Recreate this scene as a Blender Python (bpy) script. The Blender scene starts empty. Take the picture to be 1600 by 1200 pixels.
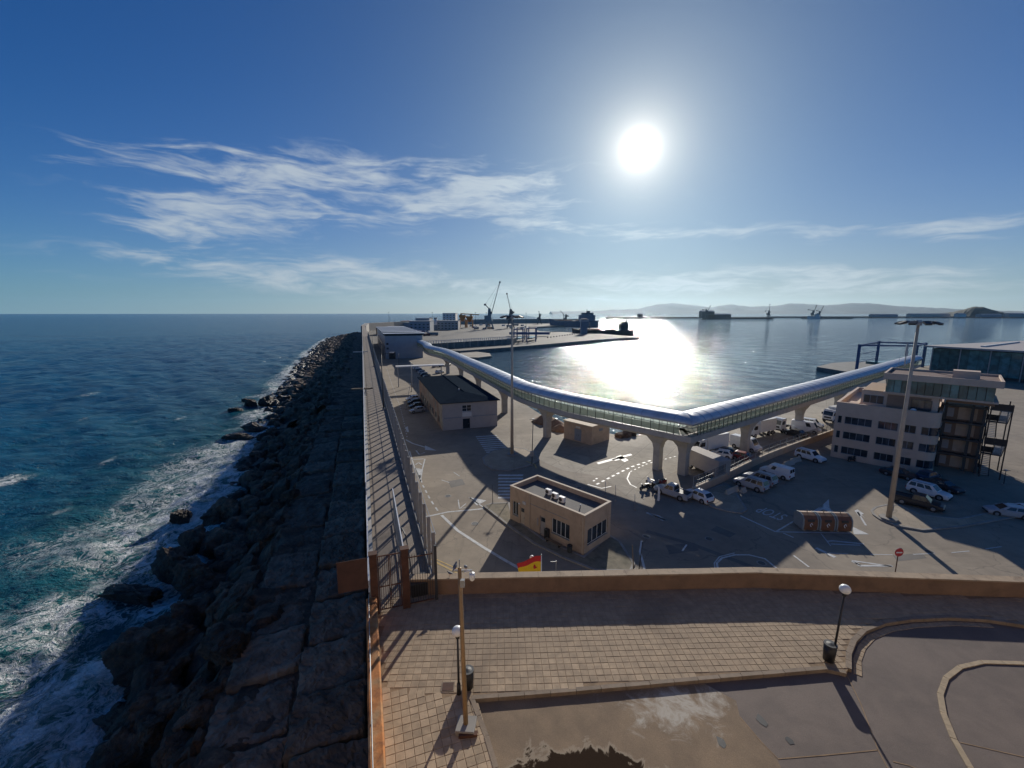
import bpy, bmesh, math, random
import numpy as np
from mathutils import Vector, Matrix, noise as mnoise
random.seed(7); rng = np.random.default_rng(7)
R = math.radians; PI = math.pi
SC = bpy.context.scene
COL = SC.collection

# ------------------------------------------------------------------ camera, sky, sun, exposure
CAM_Z, FPX, PITCH = 28.5, 669.0, R(9.42)
CT, ST = math.cos(PITCH), math.sin(PITCH)
cam = bpy.data.objects.new('camera', bpy.data.cameras.new('camera'))
COL.objects.link(cam); SC.camera = cam
cam.location = (0, 0, CAM_Z); cam.rotation_euler = (R(90) - PITCH, 0, 0)
cam.data.sensor_width = 36; cam.data.lens = 36 * FPX / 1600
cam.data.clip_start = 0.2; cam.data.clip_end = 60000

SUN_EL, SUN_AZ = R(18.7), R(15.5)           # azimuth measured from +Y towards +X
SUN_DIR = Vector((math.sin(SUN_AZ) * math.cos(SUN_EL), math.cos(SUN_AZ) * math.cos(SUN_EL), math.sin(SUN_EL)))
SUN_STRENGTH, SKY_STRENGTH, EXPOSURE = 2.85, 0.0495, 0.70

sun = bpy.data.objects.new('sun', bpy.data.lights.new('sun', 'SUN'))
COL.objects.link(sun)
sun.data.energy = SUN_STRENGTH; sun.data.angle = R(0.53); sun.data.color = (1.0, 0.94, 0.84)
sun.rotation_euler = SUN_DIR.to_track_quat('Z', 'Y').to_euler()

SC.view_settings.view_transform = 'Standard'; SC.view_settings.look = 'None'
SC.view_settings.exposure = EXPOSURE; SC.view_settings.gamma = 1; SC.view_settings.use_curve_mapping = False

class NT:
    """small helper round a node tree"""
    def __init__(s, t): s.t = t; t.nodes.clear()
    def n(s, kind, **kw):
        d = s.t.nodes.new(kind)
        for k, v in kw.items(): setattr(d, k, v)
        return d
    def put(s, node, name, val):
        if val is None: return
        i = node.inputs[name]
        if hasattr(val, 'is_output') or isinstance(val, bpy.types.NodeSocket): s.t.links.new(val, i)
        else: i.default_value = val
    def math(s, op, a, b=None, c=None, clamp=False):
        d = s.n('ShaderNodeMath', operation=op, use_clamp=clamp)
        s.put(d, 0, a)
        if b is not None: s.put(d, 1, b)
        if c is not None: s.put(d, 2, c)
        return d.outputs[0]
    def vmath(s, op, a, b=None, out=0):
        d = s.n('ShaderNodeVectorMath', operation=op)
        s.put(d, 0, a)
        if b is not None: s.put(d, 1, b)
        return d.outputs[out]
    def noise(s, vec, scale, detail=4, rough=.55, dist=0, dims='3D'):
        d = s.n('ShaderNodeTexNoise', noise_dimensions=dims)
        s.put(d, 'Vector', vec); s.put(d, 'Scale', scale); s.put(d, 'Detail', detail); s.put(d, 'Roughness', rough); s.put(d, 'Distortion', dist)
        return d.outputs[0]
    def ramp(s, fac, stops, interp='LINEAR'):
        d = s.n('ShaderNodeValToRGB'); r = d.color_ramp; r.interpolation = interp
        while len(r.elements) < len(stops): r.elements.new(.5)
        for e, (p, c) in zip(r.elements, stops):
            e.position = p; e.color = (*c, 1) if isinstance(c, tuple) else (c, c, c, 1)
        s.put(d, 'Fac', fac); return d.outputs[0]
    def mix(s, fac, a, b, blend='MIX'):
        d = s.n('ShaderNodeMix', data_type='RGBA', blend_type=blend)
        s.put(d, 0, fac)
        for i, v in ((6, a), (7, b)):
            s.put(d, i, (*v, 1) if isinstance(v, tuple) and len(v) == 3 else v)
        return d.outputs[2]
    def smooth(s, x, lo, hi):
        d = s.n('ShaderNodeMapRange', interpolation_type='SMOOTHSTEP')
        s.put(d, 0, x); s.put(d, 1, lo); s.put(d, 2, hi); return d.outputs[0]
    def scale3(s, vec, sc, rot=0):
        d = s.n('ShaderNodeMapping'); s.put(d, 'Vector', vec); d.inputs['Scale'].default_value = sc; d.inputs['Rotation'].default_value = (0, 0, rot)
        return d.outputs[0]

def pix_dir(x, y):
    X, Y = (x - 800) / FPX, (600 - y) / FPX
    return Vector((X, CT + Y * ST, Y * CT - ST)).normalized()

world = bpy.data.worlds.new('World'); SC.world = world; world.use_nodes = True
def build_world():
    t = NT(world.node_tree)
    out = t.n('ShaderNodeOutputWorld'); bg = t.n('ShaderNodeBackground')
    t.t.links.new(bg.outputs[0], out.inputs[0])
    sky = t.n('ShaderNodeTexSky', sky_type='NISHITA', sun_disc=False, sun_elevation=SUN_EL, sun_rotation=SUN_AZ, altitude=30)
    sky.air_density = 1.0; sky.dust_density = 0.4; sky.ozone_density = 2.6
    dirv = t.n('ShaderNodeTexCoord').outputs['Generated']
    sep = t.n('ShaderNodeSeparateXYZ'); t.put(sep, 0, dirv)
    az = t.math('ARCTAN2', sep.outputs[0], sep.outputs[1])
    el = t.math('ARCSINE', sep.outputs[2])
    cb = t.n('ShaderNodeCombineXYZ'); t.put(cb, 0, az); t.put(cb, 1, el)
    ae = cb.outputs[0]
    dn = t.vmath('NORMALIZE', dirv)
    dt = t.vmath('DOT_PRODUCT', dn, tuple(SUN_DIR), out=1)
    ang = t.math('ARCCOSINE', t.math('MINIMUM', dt, .9999999))
    # cirrus: streaks stretched along the horizon, thicker inside a few broad banks
    warp = t.noise(t.scale3(ae, (5, 12, 1)), 1.0, 3, .5)
    cb2 = t.n('ShaderNodeCombineXYZ'); t.put(cb2, 0, az)
    t.put(cb2, 1, t.math('ADD', el, t.math('MULTIPLY', t.math('SUBTRACT', warp, .5), .06)))
    n1 = t.noise(t.scale3(cb2.outputs[0], (5.5, 30, 1), R(-5)), 1.0, 6, .57, .6)
    n2 = t.noise(t.scale3(cb2.outputs[0], (26, 150, 1), R(-10)), 1.0, 4, .55, .3)
    streak = t.math('ADD', t.math('MULTIPLY', n1, .78), t.math('MULTIPLY', n2, .22))
    banks = [  # pixel centre, half sizes, weight
        (270, 342, 130, 36, 1.0), (420, 348, 130, 26, .85), (330, 258, 190, 26, .8), (520, 280, 170, 28, .85), (690, 305, 200, 50, 1.0), (830, 300, 90, 36, .6),
        (370, 420, 190, 20, .85), (580, 436, 170, 24, 1.0), (190, 398, 90, 9, .55), (900, 358, 150, 14, .6), (1480, 357, 220, 15, 1.0), (1250, 368, 160, 10, .5),
        (1150, 436, 360, 20, .9), (900, 455, 260, 16, .8), (1450, 440, 260, 18, .85), (1080, 365, 200, 9, .7), (90, 245, 120, 18, .3), (1050, 300, 90, 14, .3)]
    m = None
    for (x, y, sx, sy, w) in banks:
        d = pix_dir(x, y); a0, e0 = math.atan2(d.x, d.y), math.asin(d.z)
        dx = pix_dir(x + sx, y); dy = pix_dir(x, y - sy)
        sa = abs(math.atan2(dx.x, dx.y) - a0); se = abs(math.asin(dy.z) - e0) * 1.25
        q = t.math('ADD', t.math('POWER', t.math('ABSOLUTE', t.math('DIVIDE', t.math('SUBTRACT', az, a0), sa)), 2.0),
                   t.math('POWER', t.math('ABSOLUTE', t.math('DIVIDE', t.math('SUBTRACT', el, e0), se)), 2.0))
        g = t.math('MULTIPLY', t.math('EXPONENT', t.math('MULTIPLY', q, -1.0)), w)
        m = g if m is None else t.math('ADD', m, g)
    m = t.math('MINIMUM', m, 1.15)
    thr = t.math('SUBTRACT', .572, t.math('MULTIPLY', m, .19))
    cl = t.math('DIVIDE', t.math('SUBTRACT', streak, thr), .27, clamp=True)
    cl = t.math('MULTIPLY', t.math('MULTIPLY', t.smooth(cl, 0, 1), t.math('MINIMUM', t.math('MULTIPLY', m, 1.3), 1.0)), .78)
    # sun and the bright air round it
    core = t.math('MULTIPLY', t.math('EXPONENT', t.math('MULTIPLY', t.math('POWER', t.math('DIVIDE', ang, R(1.02)), 2.0), -1)), 150.0)
    halo = t.math('MULTIPLY', t.math('EXPONENT', t.math('DIVIDE', ang, -R(1.9))), 18.0)
    wide = t.math('MULTIPLY', t.math('EXPONENT', t.math('DIVIDE', ang, -R(7.0))), 5.0)
    c = t.n('ShaderNodeCombineColor')
    skc = t.mix(1.0, sky.outputs[0], SKY_TINT, 'MULTIPLY')
    dmp = t.math('SUBTRACT', 1.0, t.math('MULTIPLY', t.math('EXPONENT', t.math('DIVIDE', ang, -R(42))), .62))
    skc = t.mix(1.0, skc, dmp, 'MULTIPLY')
    # pale moist air low over the sea
    low = t.math('EXPONENT', t.math('DIVIDE', t.math('MAXIMUM', el, 0.0), -R(4.5)))
    skc = t.mix(t.math('MULTIPLY', low, .55), skc, SKY_LOW)
    # warm dusty air low under the sun
    daz = t.math('ABSOLUTE', t.math('SUBTRACT', az, SUN_AZ))
    wl_ = t.math('MULTIPLY', t.math('EXPONENT', t.math('DIVIDE', t.math('MAXIMUM', el, 0.0), -R(8.0))), t.math('EXPONENT', t.math('MULTIPLY', t.math('POWER', t.math('DIVIDE', daz, R(48)), 2.0), -1)))
    skc = t.mix(t.math('MULTIPLY', wl_, .90), skc, (6.6, 5.9, 4.9))
    glow = t.mix(1.0, t.mix(1.0, (1.0, .97, .90), core, 'MULTIPLY'), t.mix(1.0, (1.0, .93, .80), t.math('ADD', halo, wide), 'MULTIPLY'), 'ADD')
    broad = t.math('EXPONENT', t.math('DIVIDE', ang, -R(14)))
    skc = t.mix(t.math('MULTIPLY', broad, .60), skc, (4.3, 4.8, 4.9))
    lum = t.math('ADD', 7.2, t.math('MULTIPLY', t.math('EXPONENT', t.math('DIVIDE', ang, -R(20))), 2.0))
    cc = t.mix(1.0, (.86, .97, 1.05), lum, 'MULTIPLY')
    skc = t.mix(cl, skc, cc)
    final = t.mix(1.0, skc, glow, 'ADD')
    t.put(bg, 'Color', final); t.put(bg, 'Strength', SKY_STRENGTH)
SKY_TINT = (.105, .53, 1.08); SKY_LOW = (3.2, 6.0, 7.6)
build_world()

# ------------------------------------------------------------------ helpers
def P(x, y, z=2.5):
    """where the sight line through a photograph point meets the height z"""
    q = (y - 600) / FPX; d = q * CT + ST; g = CT - q * ST; h = CAM_Z - z
    return Vector(((x - 800) / FPX * h / d, g / d * h, z))
def PD(x, y, D):
    """the point on the sight line at the forward distance D"""
    q = (y - 600) / FPX; d = q * CT + ST; g = CT - q * ST
    return Vector(((x - 800) / FPX * D / g, D, CAM_Z - d / g * D))
BA = R(-19.1)                                   # heading of the breakwater
EU = Vector((math.sin(BA), math.cos(BA), 0)); EV = Vector((math.cos(BA), -math.sin(BA), 0))
def UV(u, v, z=0): return Vector((EU.x * u + EV.x * v, EU.y * u + EV.y * v, z))
def to_uv(p): return p.x * EU.x + p.y * EU.y, p.x * EV.x + p.y * EV.y
UROT = math.atan2(EU.y, EU.x)                    # z rotation that turns +X onto EU

def mat(name, col, rough=.8, var=.25, scale=1.5, bump=.15, bscale=None, metal=0, spec=None, space='Object', stain=None, rand=0, detail=6, bdist=.02, tint2=None):
    m = bpy.data.materials.new(name); m.use_nodes = True
    t = NT(m.node_tree); out = t.n('ShaderNodeOutputMaterial'); b = t.n('ShaderNodeBsdfPrincipled')
    t.t.links.new(b.outputs[0], out.inputs[0])
    vec = t.n('ShaderNodeNewGeometry').outputs['Position'] if space == 'World' else t.n('ShaderNodeTexCoord').outputs['Object']
    n = t.noise(vec, scale, detail, .6)
    f = t.ramp(n, [(.28, 1 - var), (.72, 1 + var)])
    base = (*col, 1)
    if tint2:
        base = t.mix(t.smooth(t.noise(vec, scale * .37, 4, .6), .42, .62), col, tint2)
    c = t.mix(1.0, base, f, 'MULTIPLY')
    if stain:
        sc, sz, amt = stain
        sn = t.smooth(t.noise(vec, sz, 8, .65, .6), .50, .68)
        c = t.mix(t.math('MULTIPLY', sn, amt), c, sc)
    if rand:
        oi = t.n('ShaderNodeObjectInfo').outputs['Random']
        c = t.mix(1.0, c, t.ramp(oi, [(0, 1 - rand), (1, 1 + rand)]), 'MULTIPLY')
    t.put(b, 'Base Color', c); t.put(b, 'Roughness', t.math('ADD', rough - .06, t.math('MULTIPLY', n, .12))); t.put(b, 'Metallic', metal)
    if spec is not None: t.put(b, 'Specular IOR Level', spec)
    if bump:
        bn = t.noise(vec, bscale or scale * 6, 6, .65)
        bp = t.n('ShaderNodeBump'); t.put(bp, 'Height', bn); t.put(bp, 'Strength', min(1, bump)); t.put(bp, 'Distance', bdist)
        t.put(b, 'Normal', bp.outputs[0])
    return m

def link(name, me, m=None, parent=None):
    o = bpy.data.objects.new(name, me); COL.objects.link(o)
    if m is not None and len(me.materials) == 0: me.materials.append(m)
    if parent is not None: o.parent = parent
    return o
def tag(o, label=None, cat=None, group=None, kind=None):
    for k, v in (('label', label), ('category', cat), ('group', group), ('kind', kind)):
        if v: o[k] = v
    return o
def thing(name, label, cat, loc=(0, 0, 0), rz=0, group=None):
    o = bpy.data.objects.new(name, None); COL.objects.link(o); o.empty_display_size = .3
    o.location = loc; o.rotation_euler = (0, 0, rz)
    return tag(o, label, cat, group)
def dup(root, loc=None, rz=None, label=None, group=None, scale=None):
    def cp(o, parent):
        c = o.copy(); COL.objects.link(c)
        if parent is not None: c.parent = parent
        for ch in list(o.children): cp(ch, c)
        return c
    r = cp(root, None)
    if loc is not None: r.location = loc
    if rz is not None: r.rotation_euler = (0, 0, rz)
    if label: r['label'] = label
    if group: r['group'] = group
    if scale: r.scale = scale
    return r

class MB:
    """collects solids into one mesh"""
    def __init__(s): s.v = []; s.f = []
    def add(s, vs, fs, M=None):
        k = len(s.v)
        s.v += [tuple(M @ Vector(p)) if M is not None else tuple(p) for p in vs]
        s.f += [tuple(i + k for i in f) for f in fs]; return s
    def box(s, c, d, rz=0, M=None):
        x, y, z = d[0] / 2, d[1] / 2, d[2] / 2
        vs = [(-x, -y, -z), (x, -y, -z), (x, y, -z), (-x, y, -z), (-x, -y, z), (x, -y, z), (x, y, z), (-x, y, z)]
        fs = [(0, 3, 2, 1), (4, 5, 6, 7), (0, 1, 5, 4), (1, 2, 6, 5), (2, 3, 7, 6), (3, 0, 4, 7)]
        T = Matrix.Translation(c) @ Matrix.Rotation(rz, 4, 'Z')
        return s.add(vs, fs, (M @ T) if M is not None else T)
    def bbox(s, a, b): return s.box([(a[i] + b[i]) / 2 for i in range(3)], [abs(b[i] - a[i]) for i in range(3)])
    def beam(s, p, q, w, h):
        """rectangular bar from p to q"""
        p, q = Vector(p), Vector(q); d = q - p; L = d.length
        if L < 1e-6: return s
        ax = d / L; up = Vector((0, 0, 1)) if abs(ax.z) < .98 else Vector((0, 1, 0))
        sy = up.cross(ax).normalized(); sz = ax.cross(sy)
        M = Matrix((ax, sy, sz)).transposed().to_4x4(); M.translation = (p + q) / 2
        x, y, z = L / 2, w / 2, h / 2
        vs = [(-x, -y, -z), (x, -y, -z), (x, y, -z), (-x, y, -z), (-x, -y, z), (x, -y, z), (x, y, z), (-x, y, z)]
        return s.add(vs, [(0, 3, 2, 1), (4, 5, 6, 7), (0, 1, 5, 4), (1, 2, 6, 5), (2, 3, 7, 6), (3, 0, 4, 7)], M)
    def tube(s, p, q, r0, r1=None, n=8, caps=True):
        p, q = Vector(p), Vector(q); d = q - p
        if d.length < 1e-6: return s
        r1 = r0 if r1 is None else r1
        ax = d.normalized(); a = ax.orthogonal().normalized(); b = ax.cross(a)
        vs = []
        for c, r in ((p, r0), (q, r1)):
            for i in range(n):
                t = 2 * PI * i / n; vs.append(c + (a * math.cos(t) + b * math.sin(t)) * r)
        fs = [(i, (i + 1) % n, n + (i + 1) % n, n + i) for i in range(n)]
        if caps: fs += [tuple(range(n - 1, -1, -1)), tuple(range(n, 2 * n))]
        return s.add(vs, fs)
    def path(s, pts, r, n=8):
        pts = [Vector(p) for p in pts]
        rs = r if isinstance(r, (list, tuple)) else [r] * len(pts)
        vs = []; fs = []; a = None
        for i, p in enumerate(pts):
            ax = ((pts[min(i + 1, len(pts) - 1)] - pts[max(i - 1, 0)])).normalized()
            if a is None: a = ax.orthogonal().normalized()
            a = (a - ax * a.dot(ax)).normalized(); b = ax.cross(a)
            for k in range(n):
                t = 2 * PI * k / n; vs.append(p + (a * math.cos(t) + b * math.sin(t)) * rs[i])
        for i in range(len(pts) - 1):
            for k in range(n):
                fs.append((i * n + k, i * n + (k + 1) % n, (i + 1) * n + (k + 1) % n, (i + 1) * n + k))
        fs += [tuple(range(n - 1, -1, -1)), tuple(range((len(pts) - 1) * n, len(pts) * n))]
        return s.add(vs, fs)
    def prism(s, poly, z0, z1, bottom=True):
        """vertical solid over a flat outline (counter-clockwise or not)"""
        a = sum(poly[i][0] * poly[(i + 1) % len(poly)][1] - poly[(i + 1) % len(poly)][0] * poly[i][1] for i in range(len(poly)))
        if a < 0: poly = poly[::-1]
        n = len(poly)
        vs = [(p[0], p[1], z0) for p in poly] + [(p[0], p[1], z1) for p in poly]
        fs = [(i, (i + 1) % n, n + (i + 1) % n, n + i) for i in range(n)] + [tuple(range(n, 2 * n))]
        if bottom: fs.append(tuple(range(n - 1, -1, -1)))
        return s.add(vs, fs)
    def sheet(s, poly, z):
        a = sum(poly[i][0] * poly[(i + 1) % len(poly)][1] - poly[(i + 1) % len(poly)][0] * poly[i][1] for i in range(len(poly)))
        if a < 0: poly = poly[::-1]
        return s.add([(p[0], p[1], z) for p in poly], [tuple(range(len(poly)))])
    def ribbon(s, pts, w, z):
        """flat strip along a line"""
        pts = [Vector((p[0], p[1], 0)) for p in pts]; L = []; Rr = []
        for i, p in enumerate(pts):
            d = (pts[min(i + 1, len(pts) - 1)] - pts[max(i - 1, 0)]).normalized(); nn = Vector((-d.y, d.x, 0)) * (w / 2)
            L.append(p + nn); Rr.append(p - nn)
        for i in range(len(pts) - 1):
            s.add([(*Rr[i].xy, z), (*Rr[i + 1].xy, z), (*L[i + 1].xy, z), (*L[i].xy, z)], [(0, 1, 2, 3)])
        return s
    def wall(s, pts, w, z0, z1, closed=False):
        """upright wall of thickness w following a line, mitred"""
        pts = [Vector((p[0], p[1], 0)) for p in pts]; n = len(pts); L = []; Rr = []
        for i, p in enumerate(pts):
            d0 = (p - pts[i - 1]).normalized() if (i or closed) else (pts[1] - p).normalized()
            d1 = (pts[(i + 1) % n] - p).normalized() if (i < n - 1 or closed) else d0
            d = (d0 + d1).normalized(); nn = Vector((-d.y, d.x, 0)); k = (w / 2) / max(.4, nn.dot(Vector((-d0.y, d0.x, 0))))
            L.append(p + nn * k); Rr.append(p - nn * k)
        vs = []; fs = []
        for i in range(n): vs += [(*Rr[i].xy, z0), (*L[i].xy, z0), (*L[i].xy, z1), (*Rr[i].xy, z1)]
        for i in range(n if closed else n - 1):
            a, b = 4 * i, 4 * ((i + 1) % n)
            fs += [(a + 3, b + 3, b + 2, a + 2), (a, b, b + 3, a + 3), (a + 1, a + 2, b + 2, b + 1), (a, a + 1, b + 1, b)]
        if not closed: fs += [(0, 3, 2, 1), (4 * n - 4, 4 * n - 3, 4 * n - 2, 4 * n - 1)]
        return s.add(vs, fs)
    def ball(s, c, r, n=12, m=8, sz=1):
        vs = [(c[0], c[1], c[2] + r * sz)]
        for j in range(1, m):
            t = PI * j / m
            for i in range(n): vs.append((c[0] + r * math.sin(t) * math.cos(2 * PI * i / n), c[1] + r * math.sin(t) * math.sin(2 * PI * i / n), c[2] + r * sz * math.cos(t)))
        vs.append((c[0], c[1], c[2] - r * sz)); fs = []
        for i in range(n): fs.append((0, 1 + i, 1 + (i + 1) % n))
        for j in range(m - 2):
            for i in range(n):
                a = 1 + j * n; fs.append((a + i, a + n + i, a + n + (i + 1) % n, a + (i + 1) % n))
        a = 1 + (m - 2) * n
        for i in range(n): fs.append((a + i, len(vs) - 1, a + (i + 1) % n))
        return s.add(vs, fs)
    def loft(s, secs, cap=True):
        """rings of equal point counts"""
        n = len(secs[0]); vs = [p for r in secs for p in r]; fs = []
        for i in range(len(secs) - 1):
            for k in range(n): fs.append((i * n + k, i * n + (k + 1) % n, (i + 1) * n + (k + 1) % n, (i + 1) * n + k))
        if cap: fs += [tuple(range(n - 1, -1, -1)), tuple(range((len(secs) - 1) * n, len(secs) * n))]
        return s.add(vs, fs)
    def mesh(s, name, smooth=False):
        me = bpy.data.meshes.new(name); me.from_pydata(s.v, [], s.f); me.validate(); me.update()
        if smooth: me.polygons.foreach_set('use_smooth', [True] * len(me.polygons))
        return me
    def build(s, name, m=None, parent=None, smooth=False, fix=False):
        me = s.mesh(name, smooth)
        if fix:
            bm = bmesh.new(); bm.from_mesh(me); bmesh.ops.recalc_face_normals(bm, faces=bm.faces); bm.to_mesh(me); bm.free()
        return link(name, me, m, parent)
def bevel(o, w, seg=1):
    b = o.modifiers.new('bevel', 'BEVEL'); b.width = w; b.segments = seg; b.limit_method = 'ANGLE'; return o
def structure(o): o['kind'] = 'structure'; return o
def stuff(o): o['kind'] = 'stuff'; return o
def fbm(x, y, z=0.0, o=4, h=.55):
    a, f, t = 1, 1, 0
    for _ in range(o): t += a * mnoise.noise((x * f, y * f, z)); a *= h; f *= 2
    return t
def vnoise(x, y, seed=0):
    """vectorised value noise, 0..1"""
    xi = np.floor(x).astype(np.int64); yi = np.floor(y).astype(np.int64); fx = x - xi; fy = y - yi
    fx = fx * fx * (3 - 2 * fx); fy = fy * fy * (3 - 2 * fy)
    def h(i, j):
        k = (i * 374761393 + j * 668265263 + seed * 144665) & 0x7fffffff
        k = ((k ^ (k >> 13)) * 1274126177) & 0x7fffffff
        return ((k ^ (k >> 16)) & 0xffff) / 65535.0
    return (h(xi, yi) * (1 - fx) + h(xi + 1, yi) * fx) * (1 - fy) + (h(xi, yi + 1) * (1 - fx) + h(xi + 1, yi + 1) * fx) * fy
def vfbm(x, y, o=4, seed=0):
    a, t, w = 1.0, 0, 0
    for k in range(o): t = t + a * vnoise(x * 2 ** k + 17.3 * k, y * 2 ** k - 9.1 * k, seed + k); w += a; a *= .5
    return t / w

# ------------------------------------------------------------------ materials
M = {}
def wob(t, pos):
    d = t.n('ShaderNodeTexNoise'); t.put(d, 'Vector', pos); t.put(d, 'Scale', .25); t.put(d, 'Detail', 5); return d.outputs['Color']
def ground_mat(name, c, dark, joints=0, far=None):
    """worn yard paving: patches, old tyre tracks, oil and hairline joints"""
    m = bpy.data.materials.new(name); m.use_nodes = True
    t = NT(m.node_tree); out = t.n('ShaderNodeOutputMaterial'); b = t.n('ShaderNodeBsdfPrincipled'); t.t.links.new(b.outputs[0], out.inputs[0])
    pos = t.n('ShaderNodeNewGeometry').outputs['Position']
    n1 = t.noise(pos, .07, 6, .6, .5); n2 = t.noise(pos, .6, 6, .65); n3 = t.noise(pos, 18, 3, .7)
    tr = t.noise(t.scale3(pos, (.9, .10, 1), R(38)), 1.0, 4, .6, .6); tr2 = t.noise(t.scale3(pos, (.12, 1.1, 1), R(-22)), 1.0, 4, .6, .6)
    col = t.mix(t.smooth(n1, .36, .64), c, dark)
    if far: sy = t.n('ShaderNodeSeparateXYZ'); t.put(sy, 0, pos); col = t.mix(t.smooth(sy.outputs[1], 270, 330), col, far)  # distant ground coloured darker, standing in for self-shadow at a grazing view
    col = t.mix(1.0, col, t.ramp(n2, [(.3, .86), (.7, 1.14)]), 'MULTIPLY'); col = t.mix(1.0, col, t.ramp(n3, [(.3, .88), (.7, 1.12)]), 'MULTIPLY')
    col = t.mix(t.math('MULTIPLY', t.smooth(t.math('MAXIMUM', tr, tr2), .58, .72), .35), col, tuple(k * .55 for k in c))
    sp = t.noise(pos, 1.7, 3, .6, .3); col = t.mix(t.math('MULTIPLY', t.smooth(sp, .70, .76), .6), col, (.05, .05, .05))
    br = t.n('ShaderNodeTexVoronoi', feature='DISTANCE_TO_EDGE'); t.put(br, 'Vector', t.vmath('ADD', pos, t.vmath('MULTIPLY', wob(t, pos), (7, 7, 0)))); t.put(br, 'Scale', .06)
    col = t.mix(t.math('MULTIPLY', t.math('SUBTRACT', 1.0, t.smooth(br.outputs[0], .001, .006)), .30), col, (.05, .047, .043))
    if joints:
        bt = t.n('ShaderNodeTexBrick', offset=0); t.put(bt, 'Vector', t.scale3(pos, (1, 1, 1), R(35))); t.put(bt, 'Scale', 1 / joints); t.put(bt, 'Mortar Size', .008); t.put(bt, 'Brick Width', 1.0); t.put(bt, 'Row Height', 1.0)
        t.put(bt, 'Color1', (1, 1, 1, 1)); t.put(bt, 'Color2', (.88, .88, .88, 1)); t.put(bt, 'Mortar', (.5, .5, .5, 1)); col = t.mix(1.0, col, bt.outputs[0], 'MULTIPLY')
    t.put(b, 'Base Color', col); t.put(b, 'Roughness', t.math('ADD', .72, t.math('MULTIPLY', n1, .25))); t.put(b, 'Specular IOR Level', .35)
    bp = t.n('ShaderNodeBump'); t.put(bp, 'Height', t.math('ADD', n3, t.math('MULTIPLY', n2, 2.0))); t.put(bp, 'Strength', .35); t.put(bp, 'Distance', .012); t.put(b, 'Normal', bp.outputs[0])
    return m
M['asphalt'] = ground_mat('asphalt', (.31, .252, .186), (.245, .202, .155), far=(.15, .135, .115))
M['pavement'] = ground_mat('pavement', (.43, .345, .245), (.34, .28, .205), 1.0)
M['yard'] = ground_mat('yard_concrete', (.38, .325, .25), (.30, .26, .205), 5.0)
M['paint'] = mat('road_paint', (.56, .56, .54), .6, .18, 2.2, .05, space='World', stain=((.28, .27, .25), 1.6, .6))
M['yellow_paint'] = mat('yellow_paint', (.55, .36, .10), .6, .2, 2, .05, space='World', stain=((.25, .2, .12), 1.6, .7))
M['blue_paint'] = mat('blue_paint', (.05, .12, .28), .6, .2, 2, .05, space='World')
M['concrete'] = mat('concrete', (.30, .28, .25), .85, .2, .8, .3, space='World', stain=((.14, .13, .11), .5, .5))
M['pale_concrete'] = mat('pale_concrete', (.42, .39, .34), .8, .14, .8, .15, space='World', stain=((.25, .23, .2), .7, .4))
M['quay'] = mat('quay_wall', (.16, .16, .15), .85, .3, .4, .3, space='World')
M['wall_stone'] = mat('parapet_render', (.25, .155, .095), .9, .22, 1.2, .5, 14, space='World', stain=((.17, .11, .07), .9, .65))
M['coping'] = mat('parapet_coping', (.38, .28, .185), .85, .22, 1.6, .4, 16, space='World', stain=((.18, .13, .09), 1.4, .6))
M['rust_wall'] = mat('rust_stained_wall', (.50, .19, .055), .9, .45, 1.6, .6, 12, space='World', stain=((.16, .055, .022), 1.3, .8), tint2=(.46, .30, .15))
M['rust'] = mat('rusty_steel', (.10, .043, .025), .85, .35, 3, .4, 24, stain=((.06, .03, .022), 2.5, .6))
M['rust_sheet'] = mat('rusty_sheet', (.09, .042, .028), .85, .3, 2.2, .3, 20, stain=((.09, .04, .03), 2.0, .6))
M['paver'] = mat('paver', (.41, .305, .20), .88, .24, 3.2, .5, 40, space='World', rand=.16, stain=((.28, .205, .135), .30, .75), bdist=.006)
M['grout'] = mat('paver_joint', (.27, .185, .11), .95, .3, 3, .3, space='World')
M['kerb'] = mat('kerb', (.25, .19, .135), .85, .2, 2.5, .4, space='World', rand=.12, stain=((.14, .1, .07), 1, .5))
M['kerb_yellow'] = mat('kerb_ochre', (.40, .31, .20), .8, .2, 3, .3, space='World', stain=((.2, .15, .1), 1.5, .6))
M['black'] = mat('black_metal', (.018, .018, .02), .5, .2, 4, .05)
M['dark'] = mat('dark_metal', (.045, .047, .05), .55, .2, 4, .05)
M['pole'] = mat('ochre_pole', (.33, .21, .10), .6, .25, 3, .1, stain=((.16, .09, .05), 2, .5))
M['mast'] = mat('galvanised_mast', (.46, .37, .28), .7, .14, 1.2, .05)
M['galv'] = mat('galvanised', (.33, .34, .35), .45, .15, 2, .05, metal=.5)
M['post'] = mat('concrete_post', (.24, .225, .21), .75, .2, 2, .2, rand=.15)
M['white_rail'] = mat('white_rail', (.66, .66, .66), .5, .12, 3, .05, stain=((.4, .32, .25), 2, .4))
M['white'] = mat('white_paint', (.78, .78, .77), .4, .05, 2, .02)
M['opal'] = mat('opal_globe', (.82, .82, .79), .3, .03, 3, 0)
M['red'] = mat('red_paint', (.50, .035, .04), .4, .08, 3, .02)
M['beige'] = mat('beige_render', (.52, .38, .27), .88, .12, .9, .2, 18, space='World', stain=((.30, .21, .145), .6, .4))
M['beige_top'] = mat('beige_coping', (.58, .47, .35), .8, .1, 1.5, .1, space='World')
M['roof_felt'] = mat('roof_felt', (.135, .125, .115), .85, .3, 1.2, .3, space='World')
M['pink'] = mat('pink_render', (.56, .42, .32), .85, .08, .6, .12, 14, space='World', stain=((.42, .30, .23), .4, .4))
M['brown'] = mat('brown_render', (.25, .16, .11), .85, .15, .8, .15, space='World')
M['grey_clad'] = mat('grey_cladding', (.30, .32, .35), .55, .1, .4, .05, space='World')
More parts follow.
